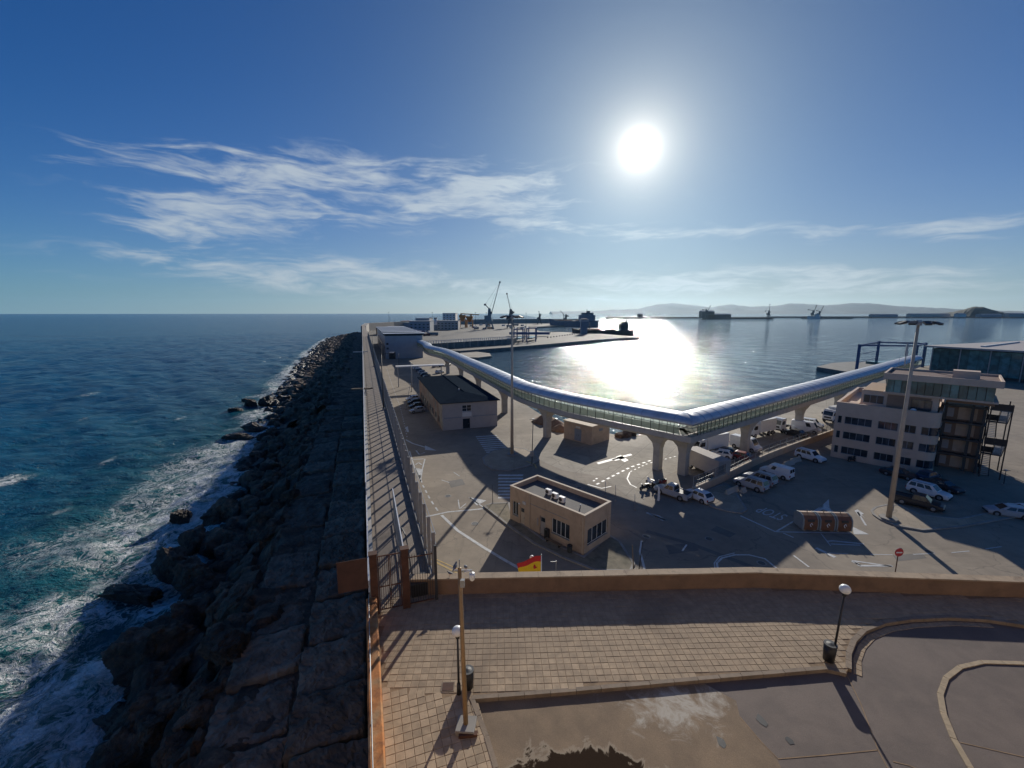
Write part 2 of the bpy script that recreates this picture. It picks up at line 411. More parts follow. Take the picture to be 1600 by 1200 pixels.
M['bluegrey'] = mat('bluegrey_render', (.26, .28, .31), .8, .12, .5, .1, space='World', stain=((.17, .18, .19), .5, .5))
M['pale_render'] = mat('pale_render', (.40, .36, .34), .8, .1, .6, .1, space='World', stain=((.3, .28, .27), .6, .4))
M['slate'] = mat('dark_roof', (.026, .036, .048), 1.0, .25, 1.2, .3, 9, space='World', spec=0)
M['whitewash'] = mat('whitewash', (.62, .60, .57), .75, .1, .6, .1, space='World')
M['zinc'] = mat('zinc_roof', (.52, .56, .61), .52, .12, .35, .05, metal=.22, space='World', stain=((.40, .43, .47), .5, .5))
M['zinc_edge'] = mat('zinc_trim', (.40, .43, .46), .35, .08, 1, .02, metal=.8)
M['gantry_blue'] = mat('gantry_blue', (.03, .075, .19), .5, .15, 1, .05)
M['crane_green'] = mat('crane_grey_green', (.16, .20, .21), .55, .2, .5, .05)
M['crane_dark'] = mat('crane_dark', (.06, .07, .08), .55, .2, .5, .05)
M['orange'] = mat('orange_steel', (.42, .17, .045), .6, .2, .8, .1)
M['membrane'] = mat('roof_membrane', (.13, .07, .06), .9, .2, .8, .1, space='World')
M['redroof'] = mat('red_roof', (.34, .09, .07), .7, .2, .8, .1)
M['ship_blue'] = mat('ship_paint_blue', (.09, .13, .19), .5, .15, .4, .05)
M['ship_dark'] = mat('ship_paint_dark', (.045, .045, .05), .5, .2, .4, .05)
M['ship_red'] = mat('ship_red_lead', (.16, .05, .04), .6, .2, .4, .05)
M['ship_white'] = mat('ship_white', (.5, .5, .5), .5, .1, .4, .05)
M['tyre'] = mat('tyre', (.02, .02, .021), .8, .15, 6, .1)
M['rim'] = mat('wheel_rim', (.40, .41, .43), .35, .1, 5, 0, metal=.8)
M['lens'] = mat('lamp_lens', (.6, .6, .58), .15, .05, 4, 0)
M['taillight'] = mat('tail_lamp', (.35, .02, .02), .2, .1, 4, 0)
M['mound'] = mat('sand_heap', (.27, .17, .105), .95, .3, 1.5, .6, space='World')
M['earth'] = mat('bare_verge', (.22, .19, .135), .95, .28, 1.2, .5, 12, space='World', stain=((.10, .095, .055), .8, .6))
M['terrace_tile'] = mat('terrace_tile', (.36, .22, .13), .9, .15, 1.5, .1, space='World')
M['wood'] = mat('weathered_wood', (.22, .15, .09), .85, .25, 3, .3)
def glass(name, col, rough=.06, spec=.6):
    m = bpy.data.materials.new(name); m.use_nodes = True
    t = NT(m.node_tree); out = t.n('ShaderNodeOutputMaterial'); b = t.n('ShaderNodeBsdfPrincipled')
    t.t.links.new(b.outputs[0], out.inputs[0])
    vec = t.n('ShaderNodeNewGeometry').outputs['Position']
    n = t.noise(vec, .55, 3, .5)
    oi = t.n('ShaderNodeObjectInfo').outputs['Random']
    c = t.mix(1.0, t.mix(t.smooth(n, .35, .65), col, tuple(min(1, k * 1.9 + .01) for k in col)), t.ramp(oi, [(0, .65), (1, 1.35)]), 'MULTIPLY')
    t.put(b, 'Base Color', c); t.put(b, 'Roughness', rough); t.put(b, 'Specular IOR Level', spec)
    bp = t.n('ShaderNodeBump'); t.put(bp, 'Height', t.noise(vec, .8, 2)); t.put(bp, 'Strength', .08); t.put(bp, 'Distance', .05); t.put(b, 'Normal', bp.outputs[0])
    return m
M['glass'] = glass('window_glass', (.022, .028, .036))
M['glass_green'] = glass('green_glass', (.03, .095, .10), .10, .4)
M['car_glass'] = glass('car_glass', (.012, .014, .017), .05)
# pale translucent balustrade panels of the gangway
def panel_glass():
    m = bpy.data.materials.new('balustrade_glass'); m.use_nodes = True
    t = NT(m.node_tree); out = t.n('ShaderNodeOutputMaterial')
    a = t.n('ShaderNodeBsdfTransparent'); t.put(a, 'Color', (.90, .94, .92, 1))
    tr = t.n('ShaderNodeBsdfTranslucent'); t.put(tr, 'Color', (.62, .68, .65, 1))
    g = t.n('ShaderNodeBsdfGlossy'); t.put(g, 'Roughness', .1); t.put(g, 'Color', (.8, .85, .85, 1))
    x = t.n('ShaderNodeMixShader'); t.put(x, 0, .42); t.put(x, 1, a.outputs[0]); t.put(x, 2, tr.outputs[0])
    y = t.n('ShaderNodeMixShader'); t.put(y, 0, .08); t.put(y, 1, x.outputs[0]); t.put(y, 2, g.outputs[0])
    t.t.links.new(y.outputs[0], out.inputs[0]); return m
M['panel_glass'] = panel_glass()
def mesh_wire():
    """woven wire: only the wires of the grid are solid"""
    m = bpy.data.materials.new('wire_netting'); m.use_nodes = True
    t = NT(m.node_tree); out = t.n('ShaderNodeOutputMaterial')
    a = t.n('ShaderNodeBsdfTransparent'); d = t.n('ShaderNodeBsdfDiffuse'); t.put(d, 'Color', (.16, .16, .16, 1))
    x = t.n('ShaderNodeMixShader'); t.put(x, 0, .22); t.put(x, 1, a.outputs[0]); t.put(x, 2, d.outputs[0])
    t.t.links.new(x.outputs[0], out.inputs[0]); return m
M['wire'] = mesh_wire()
def paintcol(name, c, rough=.3):
    m = mat(name, c, rough, .04, 2, 0, spec=.6); return m
M['car_white'] = paintcol('car_white', (.72, .73, .74)); M['car_silver'] = paintcol('car_silver', (.36, .38, .41), .3)
M['car_dark'] = paintcol('car_dark', (.022, .025, .032)); M['car_blue'] = paintcol('car_blue', (.025, .05, .10)); M['car_red'] = paintcol('car_red', (.22, .02, .025))
M['car_grey'] = paintcol('car_grey', (.10, .11, .12))
M['trim'] = mat('car_trim', (.025, .025, .027), .6, .1, 4, 0)
# ------------------------------------------------------------------ waterline along the breakwater
WL_PIX = [(150, 1290), (176, 1200), (196, 1130), (205, 1060), (232, 1010), (262, 975), (305, 930), (320, 885), (330, 840), (345, 800), (362, 755), (380, 720), (402, 690),
          (412, 655), (425, 625), (440, 600), (462, 572), (478, 553), (500, 535), (522, 523), (540, 516)]
WL = [to_uv(P(x, y, 0)) for x, y in WL_PIX]
WL_U = np.array([a for a, b in WL] + [900.0]); WL_V = np.array([b for a, b in WL] + [WL[-1][1]])
WL_U = np.concatenate(([-60.0], WL_U)); WL_V = np.concatenate(([WL_V[0]], WL_V))
o_ = np.argsort(WL_U); WL_U = WL_U[o_]; WL_V = WL_V[o_]
def wl(u): return np.interp(u, WL_U, WL_V)

# land outline of the port (photograph points on the quay edge)
QUAY = [P(1700, 552), P(1600, 558), P(1480, 566), P(1400, 580), P(1330, 604), P(1260, 630), P(1117, 668), P(1012, 677), P(975, 682), P(890, 664), P(850, 651), P(815, 628), P(775, 603), P(738, 575), P(705, 557), P(690, 547),
        P(720, 548), P(790, 543), P(850, 538), P(930, 531), P(999, 526.5), P(980, 524.8), P(940, 521.6), P(900, 519.6), P(845, 517.8), P(836, 515), P(838, 510.5), P(880, 508.5), P(912, 506.8), P(912, 505)]
ARM_END = PD(916, 497, 640)
# ------------------------------------------------------------------ sea
def water_mat():
    m = bpy.data.materials.new('sea_water'); m.use_nodes = True
    t = NT(m.node_tree); out = t.n('ShaderNodeOutputMaterial')
    pos = t.n('ShaderNodeNewGeometry').outputs['Position']
    at = t.n('ShaderNodeAttribute'); at.attribute_name = 'foam'
    fo = at.outputs['Fac']
    ah = t.n('ShaderNodeAttribute'); ah.attribute_name = 'harbour'
    hb = ah.outputs['Fac']
    b = t.n('ShaderNodeBsdfPrincipled')
    big = t.noise(t.scale3(pos, (1, 2.0, 1), R(25)), .013, 4, .5)
    deep = t.mix(t.smooth(big, .35, .65), (.002, .066, .155), (.004, .092, .185))
    shw = t.n('ShaderNodeAttribute'); shw.attribute_name = 'shallow'
    shal = t.mix(shw.outputs['Fac'], deep, (.012, .100, .092)); shal = t.mix(t.math('MULTIPLY', t.math('POWER', fo, .8), .8), shal, (.030, .150, .125))
    hcol = t.mix(t.smooth(t.noise(pos, .01, 4), .35, .65), (.010, .050, .085), (.016, .066, .102))
    col = t.mix(hb, shal, hcol)
    t.put(b, 'Base Color', col); t.put(b, 'IOR', 1.333)
    # ripples
    p2 = t.scale3(pos, (.75, 1.5, 1), R(-20))
    wv = t.noise(p2, .16, 5, .62, .4); rp = t.noise(t.scale3(pos, (1, 1.7, 1), R(12)), 1.6, 5, .64, .25)
    p3 = t.noise(t.scale3(pos, (.8, 1.6, 1), R(-12)), .035, 3, .5, .2)
    h = t.math('ADD', t.math('ADD', t.math('MULTIPLY', wv, 1.5), t.math('MULTIPLY', rp, .34)), t.math('MULTIPLY', p3, 2.6))
    bp = t.n('ShaderNodeBump'); t.put(bp, 'Height', h); t.put(bp, 'Strength', 1.0)
    t.put(bp, 'Distance', t.math('SUBTRACT', 1.55, t.math('MULTIPLY', hb, .90)))
    t.put(b, 'Normal', bp.outputs[0])
    t.put(b, 'Specular IOR Level', t.math('ADD', .11, t.math('MULTIPLY', hb, .17))); t.put(b, 'Roughness', t.math('SUBTRACT', .15, t.math('MULTIPLY', hb, .11)))
    # foam: lacy threads, thicker where the surf is dense
    wp = t.noise(pos, .22, 4, .6)
    wpv = t.vmath('ADD', pos, t.vmath('MULTIPLY', t.n('ShaderNodeTexNoise').outputs['Color'], (0, 0, 0)))
    nd = t.n('ShaderNodeTexNoise'); t.put(nd, 'Vector', pos); t.put(nd, 'Scale', .33); t.put(nd, 'Detail', 5)
    off = t.vmath('MULTIPLY', t.vmath('SUBTRACT', nd.outputs['Color'], (.5, .5, .5)), (5.5, 5.5, 0))
    q = t.scale3(t.vmath('ADD', pos, off), (1.0, .62, 1), BA * -1 + R(8))
    r1 = t.math('ABSOLUTE', t.math('SUBTRACT', t.noise(q, .34, 6, .6, .3), .5))
    r2 = t.math('ABSOLUTE', t.math('SUBTRACT', t.noise(q, 1.05, 5, .62, .3), .5))
    thread = t.math('MAXIMUM', t.math('SUBTRACT', 1.0, t.math('DIVIDE', r1, t.math('ADD', .012, t.math('MULTIPLY', fo, .075)))),
                    t.math('MULTIPLY', t.math('SUBTRACT', 1.0, t.math('DIVIDE', r2, t.math('ADD', .008, t.math('MULTIPLY', fo, .10)))), .85), clamp=True)
    patch = t.smooth(t.math('ADD', t.noise(q, .30, 7, .62, .4), t.math('MULTIPLY', fo, .30)), .69, .90)
    gate = t.smooth(t.math('ADD', t.noise(pos, .10, 5, .6), t.math('MULTIPLY', fo, .75)), .56, .86)
    gate2 = t.math('ADD', .25, t.math('MULTIPLY', t.smooth(t.noise(q, .13, 5, .62, .6), .42, .60), .75))
    foam = t.math('MULTIPLY', t.math('MAXIMUM', t.math('MULTIPLY', thread, gate), t.math('MULTIPLY', patch, gate2)), t.smooth(fo, .015, .22), clamp=True)
    foam = t.math('MULTIPLY', foam, t.math('ADD', .55, t.math('MULTIPLY', t.noise(pos, 3.5, 4, .7), .9)), clamp=True)
    d = t.n('ShaderNodeBsdfDiffuse'); t.put(d, 'Color', (.92, .93, .91, 1))
    fb = t.n('ShaderNodeBump'); t.put(fb, 'Height', t.math('ADD', t.noise(pos, 1.1, 6, .65), foam)); t.put(fb, 'Strength', .8); t.put(fb, 'Distance', .55); t.put(d, 'Normal', fb.outputs[0])
    x = t.n('ShaderNodeMixShader'); t.put(x, 0, foam); t.put(x, 1, b.outputs[0]); t.put(x, 2, d.outputs[0])
    t.t.links.new(x.outputs[0], out.inputs[0])
    return m
def build_sea():
    rad = np.concatenate((np.linspace(6, 120, 210), np.geomspace(121, 700, 150), np.geomspace(720, 19000, 60)))
    front = np.radians(np.linspace(-68, 68, 420)); back = np.radians(np.linspace(68, 292, 60))[1:-1]
    ang = np.concatenate((front, back)); na, nr = len(ang), len(rad)
    A, Rr = np.meshgrid(ang, rad)
    X = Rr * np.sin(A); Y = Rr * np.cos(A)
    U = X * EU.x + Y * EU.y; V = X * EV.x + Y * EV.y
    W = np.interp(U, WL_U, WL_V)
    out = W - V                                   # metres seaward of the waterline
    harb = ((V > 6) & (Y < np.interp(X, [-200, -186, -180, 0, 160, 165], [540, 560, 640, 1090, 1132, 1e9]))).astype(float)
    # swell that runs onto the rocks, shortening near them
    amp = np.where(harb > 0, .05, .34) * np.clip(1.3 - Rr / 900, 0.0, 1) * np.clip(Rr / 20, 0, 1)
    ph = vfbm(U * .02, V * .02, 3, 3) * 9
    Z = amp * (np.sin((V * .8 + U * .35) * .42 + ph) * .75 + np.sin((V * .5 - U * .25) * .8 + ph * 1.7) * .4 + (vfbm(U * .18, V * .18, 4, 11) - .5) * 2.6 + (vfbm(U * .55, V * .55, 3, 5) - .5) * 1.1)
    near = np.exp(-np.clip(out, 0, 60) / 7.0) * (out > -8) * np.clip(1.2 - U / 240, .15, 1)
    Z += near * (vfbm(U * .3, V * .3, 4, 21) - .45) * 2.1 * (harb == 0)
    # surf density
    wid = np.interp(U, [-60, 10, 30, 55, 85, 130, 250, 500], [9, 11, 18, 21, 17, 10, 5, 3])
    patch = vfbm(U * .06 + 3, V * .075, 4, 31)
    foam = .86 * np.clip(1.15 - np.clip(out, 0, 1e9) / (wid * (.55 + 1.0 * patch)), 0, 1) ** 1.15
    foam = np.maximum(foam, .80 * np.exp(-np.clip(out, 0, 99) / 2.2) * np.interp(U, [0, 130, 300], [1, .9, .7]))
    foam *= (U < 545) * (harb == 0) * np.clip((vfbm(U * .09, V * .09, 3, 41) - .18) * 3.2, .25, 1)
    # a few white caps further out
    for (x, y, su, sv, w) in [(20, 750, 3.5, 2.2, .62), (140, 617, 5, 1.6, .42), (170, 722, 6, 1.0, .30), (95, 800, 4, 2, .34), (130, 655, 5, 1.2, .22), (40, 690, 6, 1.3, .2), (250, 690, 5, 1.2, .3), (60, 860, 5, 3, .3), (280, 655, 4, 1.2, .3), (210, 660, 6, 1.0, .25)]:
        c = P(x, y, 0); cu, cv = to_uv(c)
        foam = np.maximum(foam, w * np.exp(-((U - cu) / su) ** 2 - ((V - cv) / sv) ** 2))
    vs = np.stack((X, Y, Z), -1).reshape(-1, 3)
    i = np.arange(nr - 1)[:, None] * na; j = np.arange(na)[None, :]; j2 = (j + 1) % na
    fs = np.stack((i + j, i + j2, i + na + j2, i + na + j), -1).reshape(-1, 4)[:, ::-1]
    me = bpy.data.meshes.new('sea')
    me.vertices.add(len(vs)); me.vertices.foreach_set('co', vs.ravel())
    me.loops.add(fs.size); me.loops.foreach_set('vertex_index', fs.ravel())
    me.polygons.add(len(fs)); me.polygons.foreach_set('loop_start', np.arange(0, fs.size, 4))
    me.update(calc_edges=True); me.polygons.foreach_set('use_smooth', np.ones(len(fs), bool))
    shallow = np.exp(-np.clip(out, 0, 1e6) / 26.0) * np.interp(U, [0, 60, 220, 400], [1, .9, .35, .1]) * (harb == 0) * (U < 560)
    for nm, ar in (('foam', foam), ('harbour', harb), ('shallow', shallow)):
        a = me.attributes.new(nm, 'FLOAT', 'POINT'); a.data.foreach_set('value', ar.ravel().astype(np.float32))
    structure(link('sea', me, water_mat()))
build_sea()

# ------------------------------------------------------------------ port ground, quays
def build_port():
    inner = [UV(u, 2.95) for u in (2, 60, 150, 300, 520)]
    far = [PD(573, 505, 650), PD(613, 503, 740), PD(700, 499.5, 980), PD(800, 498.3, 1095), PD(912, 498, 1135)]
    poly = [(p.x, p.y) for p in [Vector((420, 260, 0)), Vector((420, 8, 0)), Vector((20, 2, 0))] + inner + far + QUAY[::-1][0:0]]
    edge = [(p.x, p.y) for p in QUAY[::-1]]
    poly = poly + edge
    mb = MB(); mb.prism(poly, -3.0, 2.5)
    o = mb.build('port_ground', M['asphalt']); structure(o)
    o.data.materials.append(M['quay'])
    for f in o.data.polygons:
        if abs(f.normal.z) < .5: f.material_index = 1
    # paler concrete apron behind the kiosk
    y = MB(); y.sheet([(P(*q).x, P(*q).y) for q in [(838, 652), (880, 668), (975, 686), (1012, 680), (1117, 672), (1260, 634), (1330, 607), (1330, 640), (1200, 690), (1100, 720), (1035, 745), (1000, 790), (940, 745), (880, 735), (835, 716), (828, 690)]], 2.506)
    structure(y.build('concrete_apron', M['yard']))
build_port()

# ------------------------------------------------------------------ breakwater: wall mass, walkway, rubble slope
PZ = 14.5
WALK_L, WALK_R = -.42, 2.95
def build_breakwater():
    c = [(UV(u, WALK_L).x, UV(u, WALK_L).y) for u in (21, 540)] + [(UV(u, WALK_R).x, UV(u, WALK_R).y) for u in (540, 21)]
    mb = MB(); mb.prism(c, -2, PZ); o = mb.build('breakwater_wall', M['concrete']); tag(o, 'long straight concrete breakwater wall running out to the horizon', 'wall')
    w = MB(); w.sheet([(UV(u, v).x, UV(u, v).y) for u, v in ((20.2, WALK_L + .3), (540, WALK_L + .3), (540, WALK_R - .02), (20.2, WALK_R - .02))], PZ + .012)
    structure(w.build('walkway', M['walk']))
    # seaward upstand with scuppers, its cap a little paler
    root = thing('seaward_parapet', 'low concrete upstand with square openings on the seaward edge of the walkway', 'parapet', (0, 0, 0))
    body = MB(); cap = MB()
    u = 21.4
    blocks = MB().box((0, 0, .28), (.95, .26, .56)).mesh('upstand_block')
    k = 0
    while u < 260:
        b = link('upstand_block', blocks, M['concrete'], root); p = UV(u, WALK_L + .14, PZ); b.location = p; b.rotation_euler = (0, 0, UROT)
        u += 1.38; k += 1
    a, b = UV(20.9, WALK_L + .14, PZ + .61), UV(535, WALK_L + .14, PZ + .61)
    MB().beam(a, b, .30, .10).build('coping', M['pale_concrete'], root)
    # the cross arm that turns right at the far end
    pts = [UV(538, 1), PD(573, 505, 640), PD(613, 503, 730), PD(700, 499.5, 975), PD(800, 498.3, 1090), PD(918, 498, 1132)]
    mb = MB(); mb.wall(pts, 6, -2, 13.5); o = mb.build('outer_mole_wall', M['concrete']); tag(o, 'distant outer mole wall closing the harbour behind the cranes', 'wall')
M['walk'] = mat('walkway_concrete', (.24, .195, .155), .88, .2, .9, .35, 18, space='World', stain=((.13, .105, .08), .5, .6))
build_breakwater()

def rock_mat():
    m = bpy.data.materials.new('armour_rock'); m.use_nodes = True
    t = NT(m.node_tree); out = t.n('ShaderNodeOutputMaterial'); b = t.n('ShaderNodeBsdfPrincipled'); t.t.links.new(b.outputs[0], out.inputs[0])
    pos = t.n('ShaderNodeNewGeometry').outputs['Position']
    n = t.noise(pos, .8, 8, .68, .4)
    c = t.ramp(n, [(.25, (.030, .023, .018)), (.42, (.115, .078, .053)), (.56, (.22, .142, .094)), (.74, (.44, .30, .20))])
    rn = t.n('ShaderNodeObjectInfo').outputs['Random']
    c = t.mix(1.0, c, t.ramp(rn, [(0, .6), (1, 1.25)]), 'MULTIPLY')
    sep = t.n('ShaderNodeSeparateXYZ'); t.put(sep, 0, pos)
    wet = t.math('SUBTRACT', 1.0, t.smooth(t.math('ADD', sep.outputs[2], t.math('MULTIPLY', t.noise(pos, .7, 3), -1.5)), .0, 2.2))
    c = t.mix(t.math('MULTIPLY', wet, .7), c, (.012, .012, .010))
    t.put(b, 'Base Color', c); t.put(b, 'Roughness', t.math('SUBTRACT', .82, t.math('MULTIPLY', wet, .42)))
    v = t.n('ShaderNodeTexVoronoi', feature='DISTANCE_TO_EDGE'); t.put(v, 'Vector', t.vmath('ADD', pos, t.vmath('MULTIPLY', nvec(t, pos, 1.4), (.5, .5, .5)))); t.put(v, 'Scale', 1.3)
    h = t.math('ADD', t.math('ADD', t.math('MULTIPLY', t.noise(pos, 2.2, 10, .78), 1.6), t.math('MULTIPLY', t.noise(pos, 9, 6, .75), .5)), t.math('MULTIPLY', t.smooth(v.outputs[0], 0, .09), .22))
    bp = t.n('ShaderNodeBump'); t.put(bp, 'Height', h); t.put(bp, 'Strength', .95); t.put(bp, 'Distance', .30); t.put(b, 'Normal', bp.outputs[0])
    return m
def nvec(t, pos, s):
    d = t.n('ShaderNodeTexNoise'); t.put(d, 'Vector', pos); t.put(d, 'Scale', s); return d.outputs['Color']
M['rock'] = rock_mat()
M['slab'] = mat('armour_concrete', (.19, .135, .095), .88, .5, .9, .8, 4.5, space='World', stain=((.07, .052, .04), .4, .7), rand=.3, bdist=.09)
def slope_z(u, v):
    """height of the rubble bank"""
    w = np.interp(u, WL_U, WL_V)
    s = np.clip((v - (-9.8)) / (w + 9.8), -.2, 2.2)          # 0 at the berm edge, 1 at the waterline
    return np.where(v > -9.8, 6.3 - (v + 9.8) * -.0, 6.0 - 6.3 * np.clip(s, 0, 9) ** .9)
def build_slope():
    def patch(us, vs, cell, rise, nm, first):
        U, V = np.meshgrid(us, vs, indexing='ij')
        base = slope_z(U, V)
        gx = U / cell; gy = V / cell
        f1 = np.full(U.shape, 9.); f2 = np.full(U.shape, 9.); hv = np.zeros(U.shape); tx = np.zeros(U.shape); ty = np.zeros(U.shape)
        for di in (-1, 0, 1):
            for dj in (-1, 0, 1):
                ci = np.floor(gx) + di; cj = np.floor(gy) + dj
                rx = vnoise(ci * 1.0, cj * 1.0, 1); ry = vnoise(ci, cj, 2); rh = vnoise(ci, cj, 3); ra = vnoise(ci, cj, 4); rb = vnoise(ci, cj, 5)
                dx = gx - (ci + .15 + .7 * rx); dy = gy - (cj + .15 + .7 * ry); d = np.sqrt(dx * dx + dy * dy)
                cl = d < f1
                f2 = np.where(cl, f1, np.minimum(f2, d)); f1 = np.where(cl, d, f1)
                hv = np.where(cl, rh - .5, hv); tx = np.where(cl, (ra - .5) * dx * 1.7, tx); ty = np.where(cl, (rb - .5) * dy * 1.7, ty)
        crack = np.clip((f2 - f1) / .16, 0, 1)
        rough = np.clip((-5.5 - V) / 6, .12, 1)
        Z = base + rough * rise * (hv * 1.1 + tx + ty) - (1 - crack) * rise * .75 * rough + (vfbm(U * 1.1, V * 1.1, 4, 9) - .5) * .55 * rough - .5
        XX = EU.x * U + EV.x * V; YY = EU.y * U + EV.y * V
        co = np.stack((XX, YY, Z), -1).reshape(-1, 3); a, b = U.shape
        i = np.arange(a - 1)[:, None] * b; j = np.arange(b - 1)[None, :]
        fs = np.stack((i + j, i + b + j, i + b + j + 1, i + j + 1), -1).reshape(-1, 4)[:, ::-1]
        me = bpy.data.meshes.new(nm); me.from_pydata(co.tolist(), [], fs.tolist()); me.update()
        n = me.polygons[0].normal
        if n.z < 0: me.flip_normals()
        structure(link(nm, me, M['rock']))
    patch(np.arange(-14, 110, .30), np.arange(-34, -.3, .30), 2.3, 1.5, 'rubble_slope', True)
    patch(np.arange(109.8, 545, 1.0), np.arange(-36, -.3, .8), 3.0, 1.9, 'rubble_slope', False)
build_slope()

def boulder_mesh(seed, sub, block=0.0):
    r = random.Random(seed); bm = bmesh.new()
    bmesh.ops.create_icosphere(bm, subdivisions=sub, radius=1)
    planes = [(Vector((r.uniform(-1, 1), r.uniform(-1, 1), r.uniform(-1, 1))).normalized(), r.uniform(.50, .82)) for _ in range(11)]
    if block:
        for ax in ((1, 0, 0), (0, 1, 0), (0, 0, 1)):
            for s in (1, -1): planes.append((Vector(ax) * s + Vector((r.uniform(-.1, .1),) * 3), r.uniform(.55, .62)))
    for v in bm.verts:
        p = v.co * 1.08
        for n, d in planes:
            n = n.normalized(); k = p.dot(n)
            if k > d: p = p - n * (k - d) * .96
        q = p * 1.7 + Vector((seed * 3.1, 0, 0))
        p = p * (1 + .15 * fbm(q.x, q.y, q.z, 6, .68)) + p.normalized() * (.05 * mnoise.noise(p * 7) + .035 * abs(mnoise.noise(p * 15)))
        d_, c_ = mnoise.voronoi(p * 1.9 + Vector((seed * 7.7, 0, 0)))
        st = mnoise.cell(c_[0] * 13.7) 
        p = p * (1 + .085 * st - .10 * max(0, 1 - (d_[1] - d_[0]) / .10))
        v.co = p
    me = bpy.data.meshes.new('boulder'); bm.to_mesh(me); bm.free(); me.materials.append(M['rock'])
    return me
BIG = [boulder_mesh(i, 5, i % 2) for i in range(7)]
SMALL = [boulder_mesh(20 + i, 4, i % 2) for i in range(7)]
GB = 'boulders heaped along the seaward foot of the breakwater'
def boulder(u, v, z, s, label, group=None, big=True, rot=None, nm='boulder'):
    o = bpy.data.objects.new(nm, random.choice(BIG if big else SMALL)); COL.objects.link(o)
    o.location = UV(u, v, z); o.scale = s; o.rotation_euler = rot or (random.uniform(-.35, .35), random.uniform(-.35, .35), random.uniform(0, 6.3))
    return tag(o, label, 'boulder', group)
def zone_label(u, f):
    a = 'wet dark boulder at the edge of the surf' if f > .72 else 'broken brown boulder in the middle of the bank' if f > .36 else 'dark boulder lying against the concrete slabs'
    b = 'near the bottom of the picture' if u < 24 else 'level with the gate' if u < 46 else 'level with the kiosk' if u < 75 else 'level with the port shed' if u < 118 else 'far along the breakwater'
    return a + ' ' + b
ORD = ['first', 'second', 'third', 'fourth', 'fifth', 'sixth', 'seventh', 'eighth', 'ninth', 'tenth', 'eleventh', 'twelfth', 'thirteenth', 'fourteenth', 'fifteenth', 'sixteenth', 'seventeenth', 'eighteenth', 'nineteenth', 'twentieth']
def build_rocks():
    # concrete armour slabs laid along the foot of the wall
    protos = []
    for k in range(4):
        bm = bmesh.new(); bmesh.ops.create_grid(bm, x_segments=14, y_segments=14, size=1)
        bmesh.ops.create_cube(bm, size=.001); bm.free()
        r = random.Random(50 + k); n = 29; vs = []; fs = []
        for i in range(n):
            for j in range(n):
                x, y = -1 + 2 * i / (n - 1), -1 + 2 * j / (n - 1)
                e = max(abs(x), abs(y)); ed = max(0, (e - .80) / .20)
                vd_, _ = mnoise.voronoi((x * 1.6 + k * 9.1, y * 1.6, .3)); zz = 1 - ed ** 2 * .34 - .05 * r.random() + .20 * fbm(x * 1.5 + k * 5, y * 1.5, 2.5, 6, .66) - .09 * max(0, 1 - (vd_[1] - vd_[0]) / .10)
                if i in (0, n - 1) or j in (0, n - 1): zz = -1.2
                wob = .085 * fbm(x * 3 + k, y * 3, 7.1, 4)
                sh = 1.0 if i in (0, n - 1) or j in (0, n - 1) else 1.10
                vs.append((max(-1, min(1, x * sh)) * (1 + wob), max(-1, min(1, y * sh)) * (1 + wob), zz))
        for i in range(n - 1):
            for j in range(n - 1): fs.append((i * n + j, (i + 1) * n + j, (i + 1) * n + j + 1, i * n + j + 1))
        me = bpy.data.meshes.new('armour_slab'); me.from_pydata(vs, [], fs); me.update(); me.materials.append(M['slab']); protos.append(me)
    for col, (v0, wv, zb) in enumerate(((-2.75, 3.9, 5.6), (-7.1, 4.2, 5.0))):
        u = 6.0 + col * 1.7; ns = 0
        while u < 108:
            L = random.uniform(3.6, 5.4)
            o = bpy.data.objects.new('armour_slab', random.choice(protos)); COL.objects.link(o)
            o.location = UV(u + L / 2, v0 + random.uniform(-.15, .15), zb + random.uniform(-.28, .28) + (.25 if col == 0 else 0)); o.scale = (L / 2 - .15, wv / 2 - .05, 1.0)
            o.rotation_euler = (random.uniform(-.045, .045), random.uniform(-.04, .04), UROT + random.uniform(-.05, .05))
            o['kind'] = 'thing'; lb = (ORD[ns] + ' slab from the bottom of the picture' if ns < 20 else 'distant dark concrete slab') + (', row against the breakwater wall' if col == 0 else ', outer row beside the boulders'); ns += 1
            tag(o, lb, 'slab', 'concrete slabs along the foot of the breakwater wall')
            u += L
    n = 0
    # boulders, most of them between the slabs and the water
    for k in range(250):
        t = (k / 250) ** 1.35
        u = 3 + 185 * t + random.uniform(-1.5, 1.5)
        w = float(wl(u)); f = random.random() ** .8
        v = -9.6 + (w - .6 + 9.6) * f
        s = random.uniform(.7, 1.7) * (1.0 + .3 * (f > .55))
        z = float(slope_z(np.array(u), np.array(v))) - .1
        boulder(u, v, z, (s * random.uniform(1.0, 1.5), s * random.uniform(.8, 1.1), s * random.uniform(.65, .95)), zone_label(u, f), GB, big=u < 60)
    # the rest far off, one mass
    mb = MB()
    src = [(np.array([v.co[:] for v in m_.vertices]), [tuple(p.vertices) for p in m_.polygons]) for m_ in [boulder_mesh(60 + i, 2, 1) for i in range(4)]]
    for k in range(520):
        u = 150 + 390 * random.random(); w = float(wl(u)); v = -6 + (w + 5) * random.random() ** .7
        co, fs = random.choice(src); s = random.uniform(1.0, 2.3)
        Mx = Matrix.Translation(UV(u, v, float(slope_z(np.array(u), np.array(v))) - .2)) @ Matrix.Rotation(random.uniform(0, 6.3), 4, 'Z') @ Matrix.Diagonal((s * 1.2, s, s * .8, 1))
        mb.add(co.tolist(), fs, Mx)
    stuff(mb.build('far_armour_rocks', M['rock']))
    # single rocks the surf breaks round
    def at(x, y, dz, s, label, rz=0):
        p = P(x, y, 0); u, v = to_uv(p)
        boulder(u, v, dz, s, label, rot=(random.uniform(-.12, .12), random.uniform(-.12, .12), UROT + rz))
    at(285, 814, .55, (1.75, 1.55, 1.5), 'isolated round dark rock awash in the white surf')
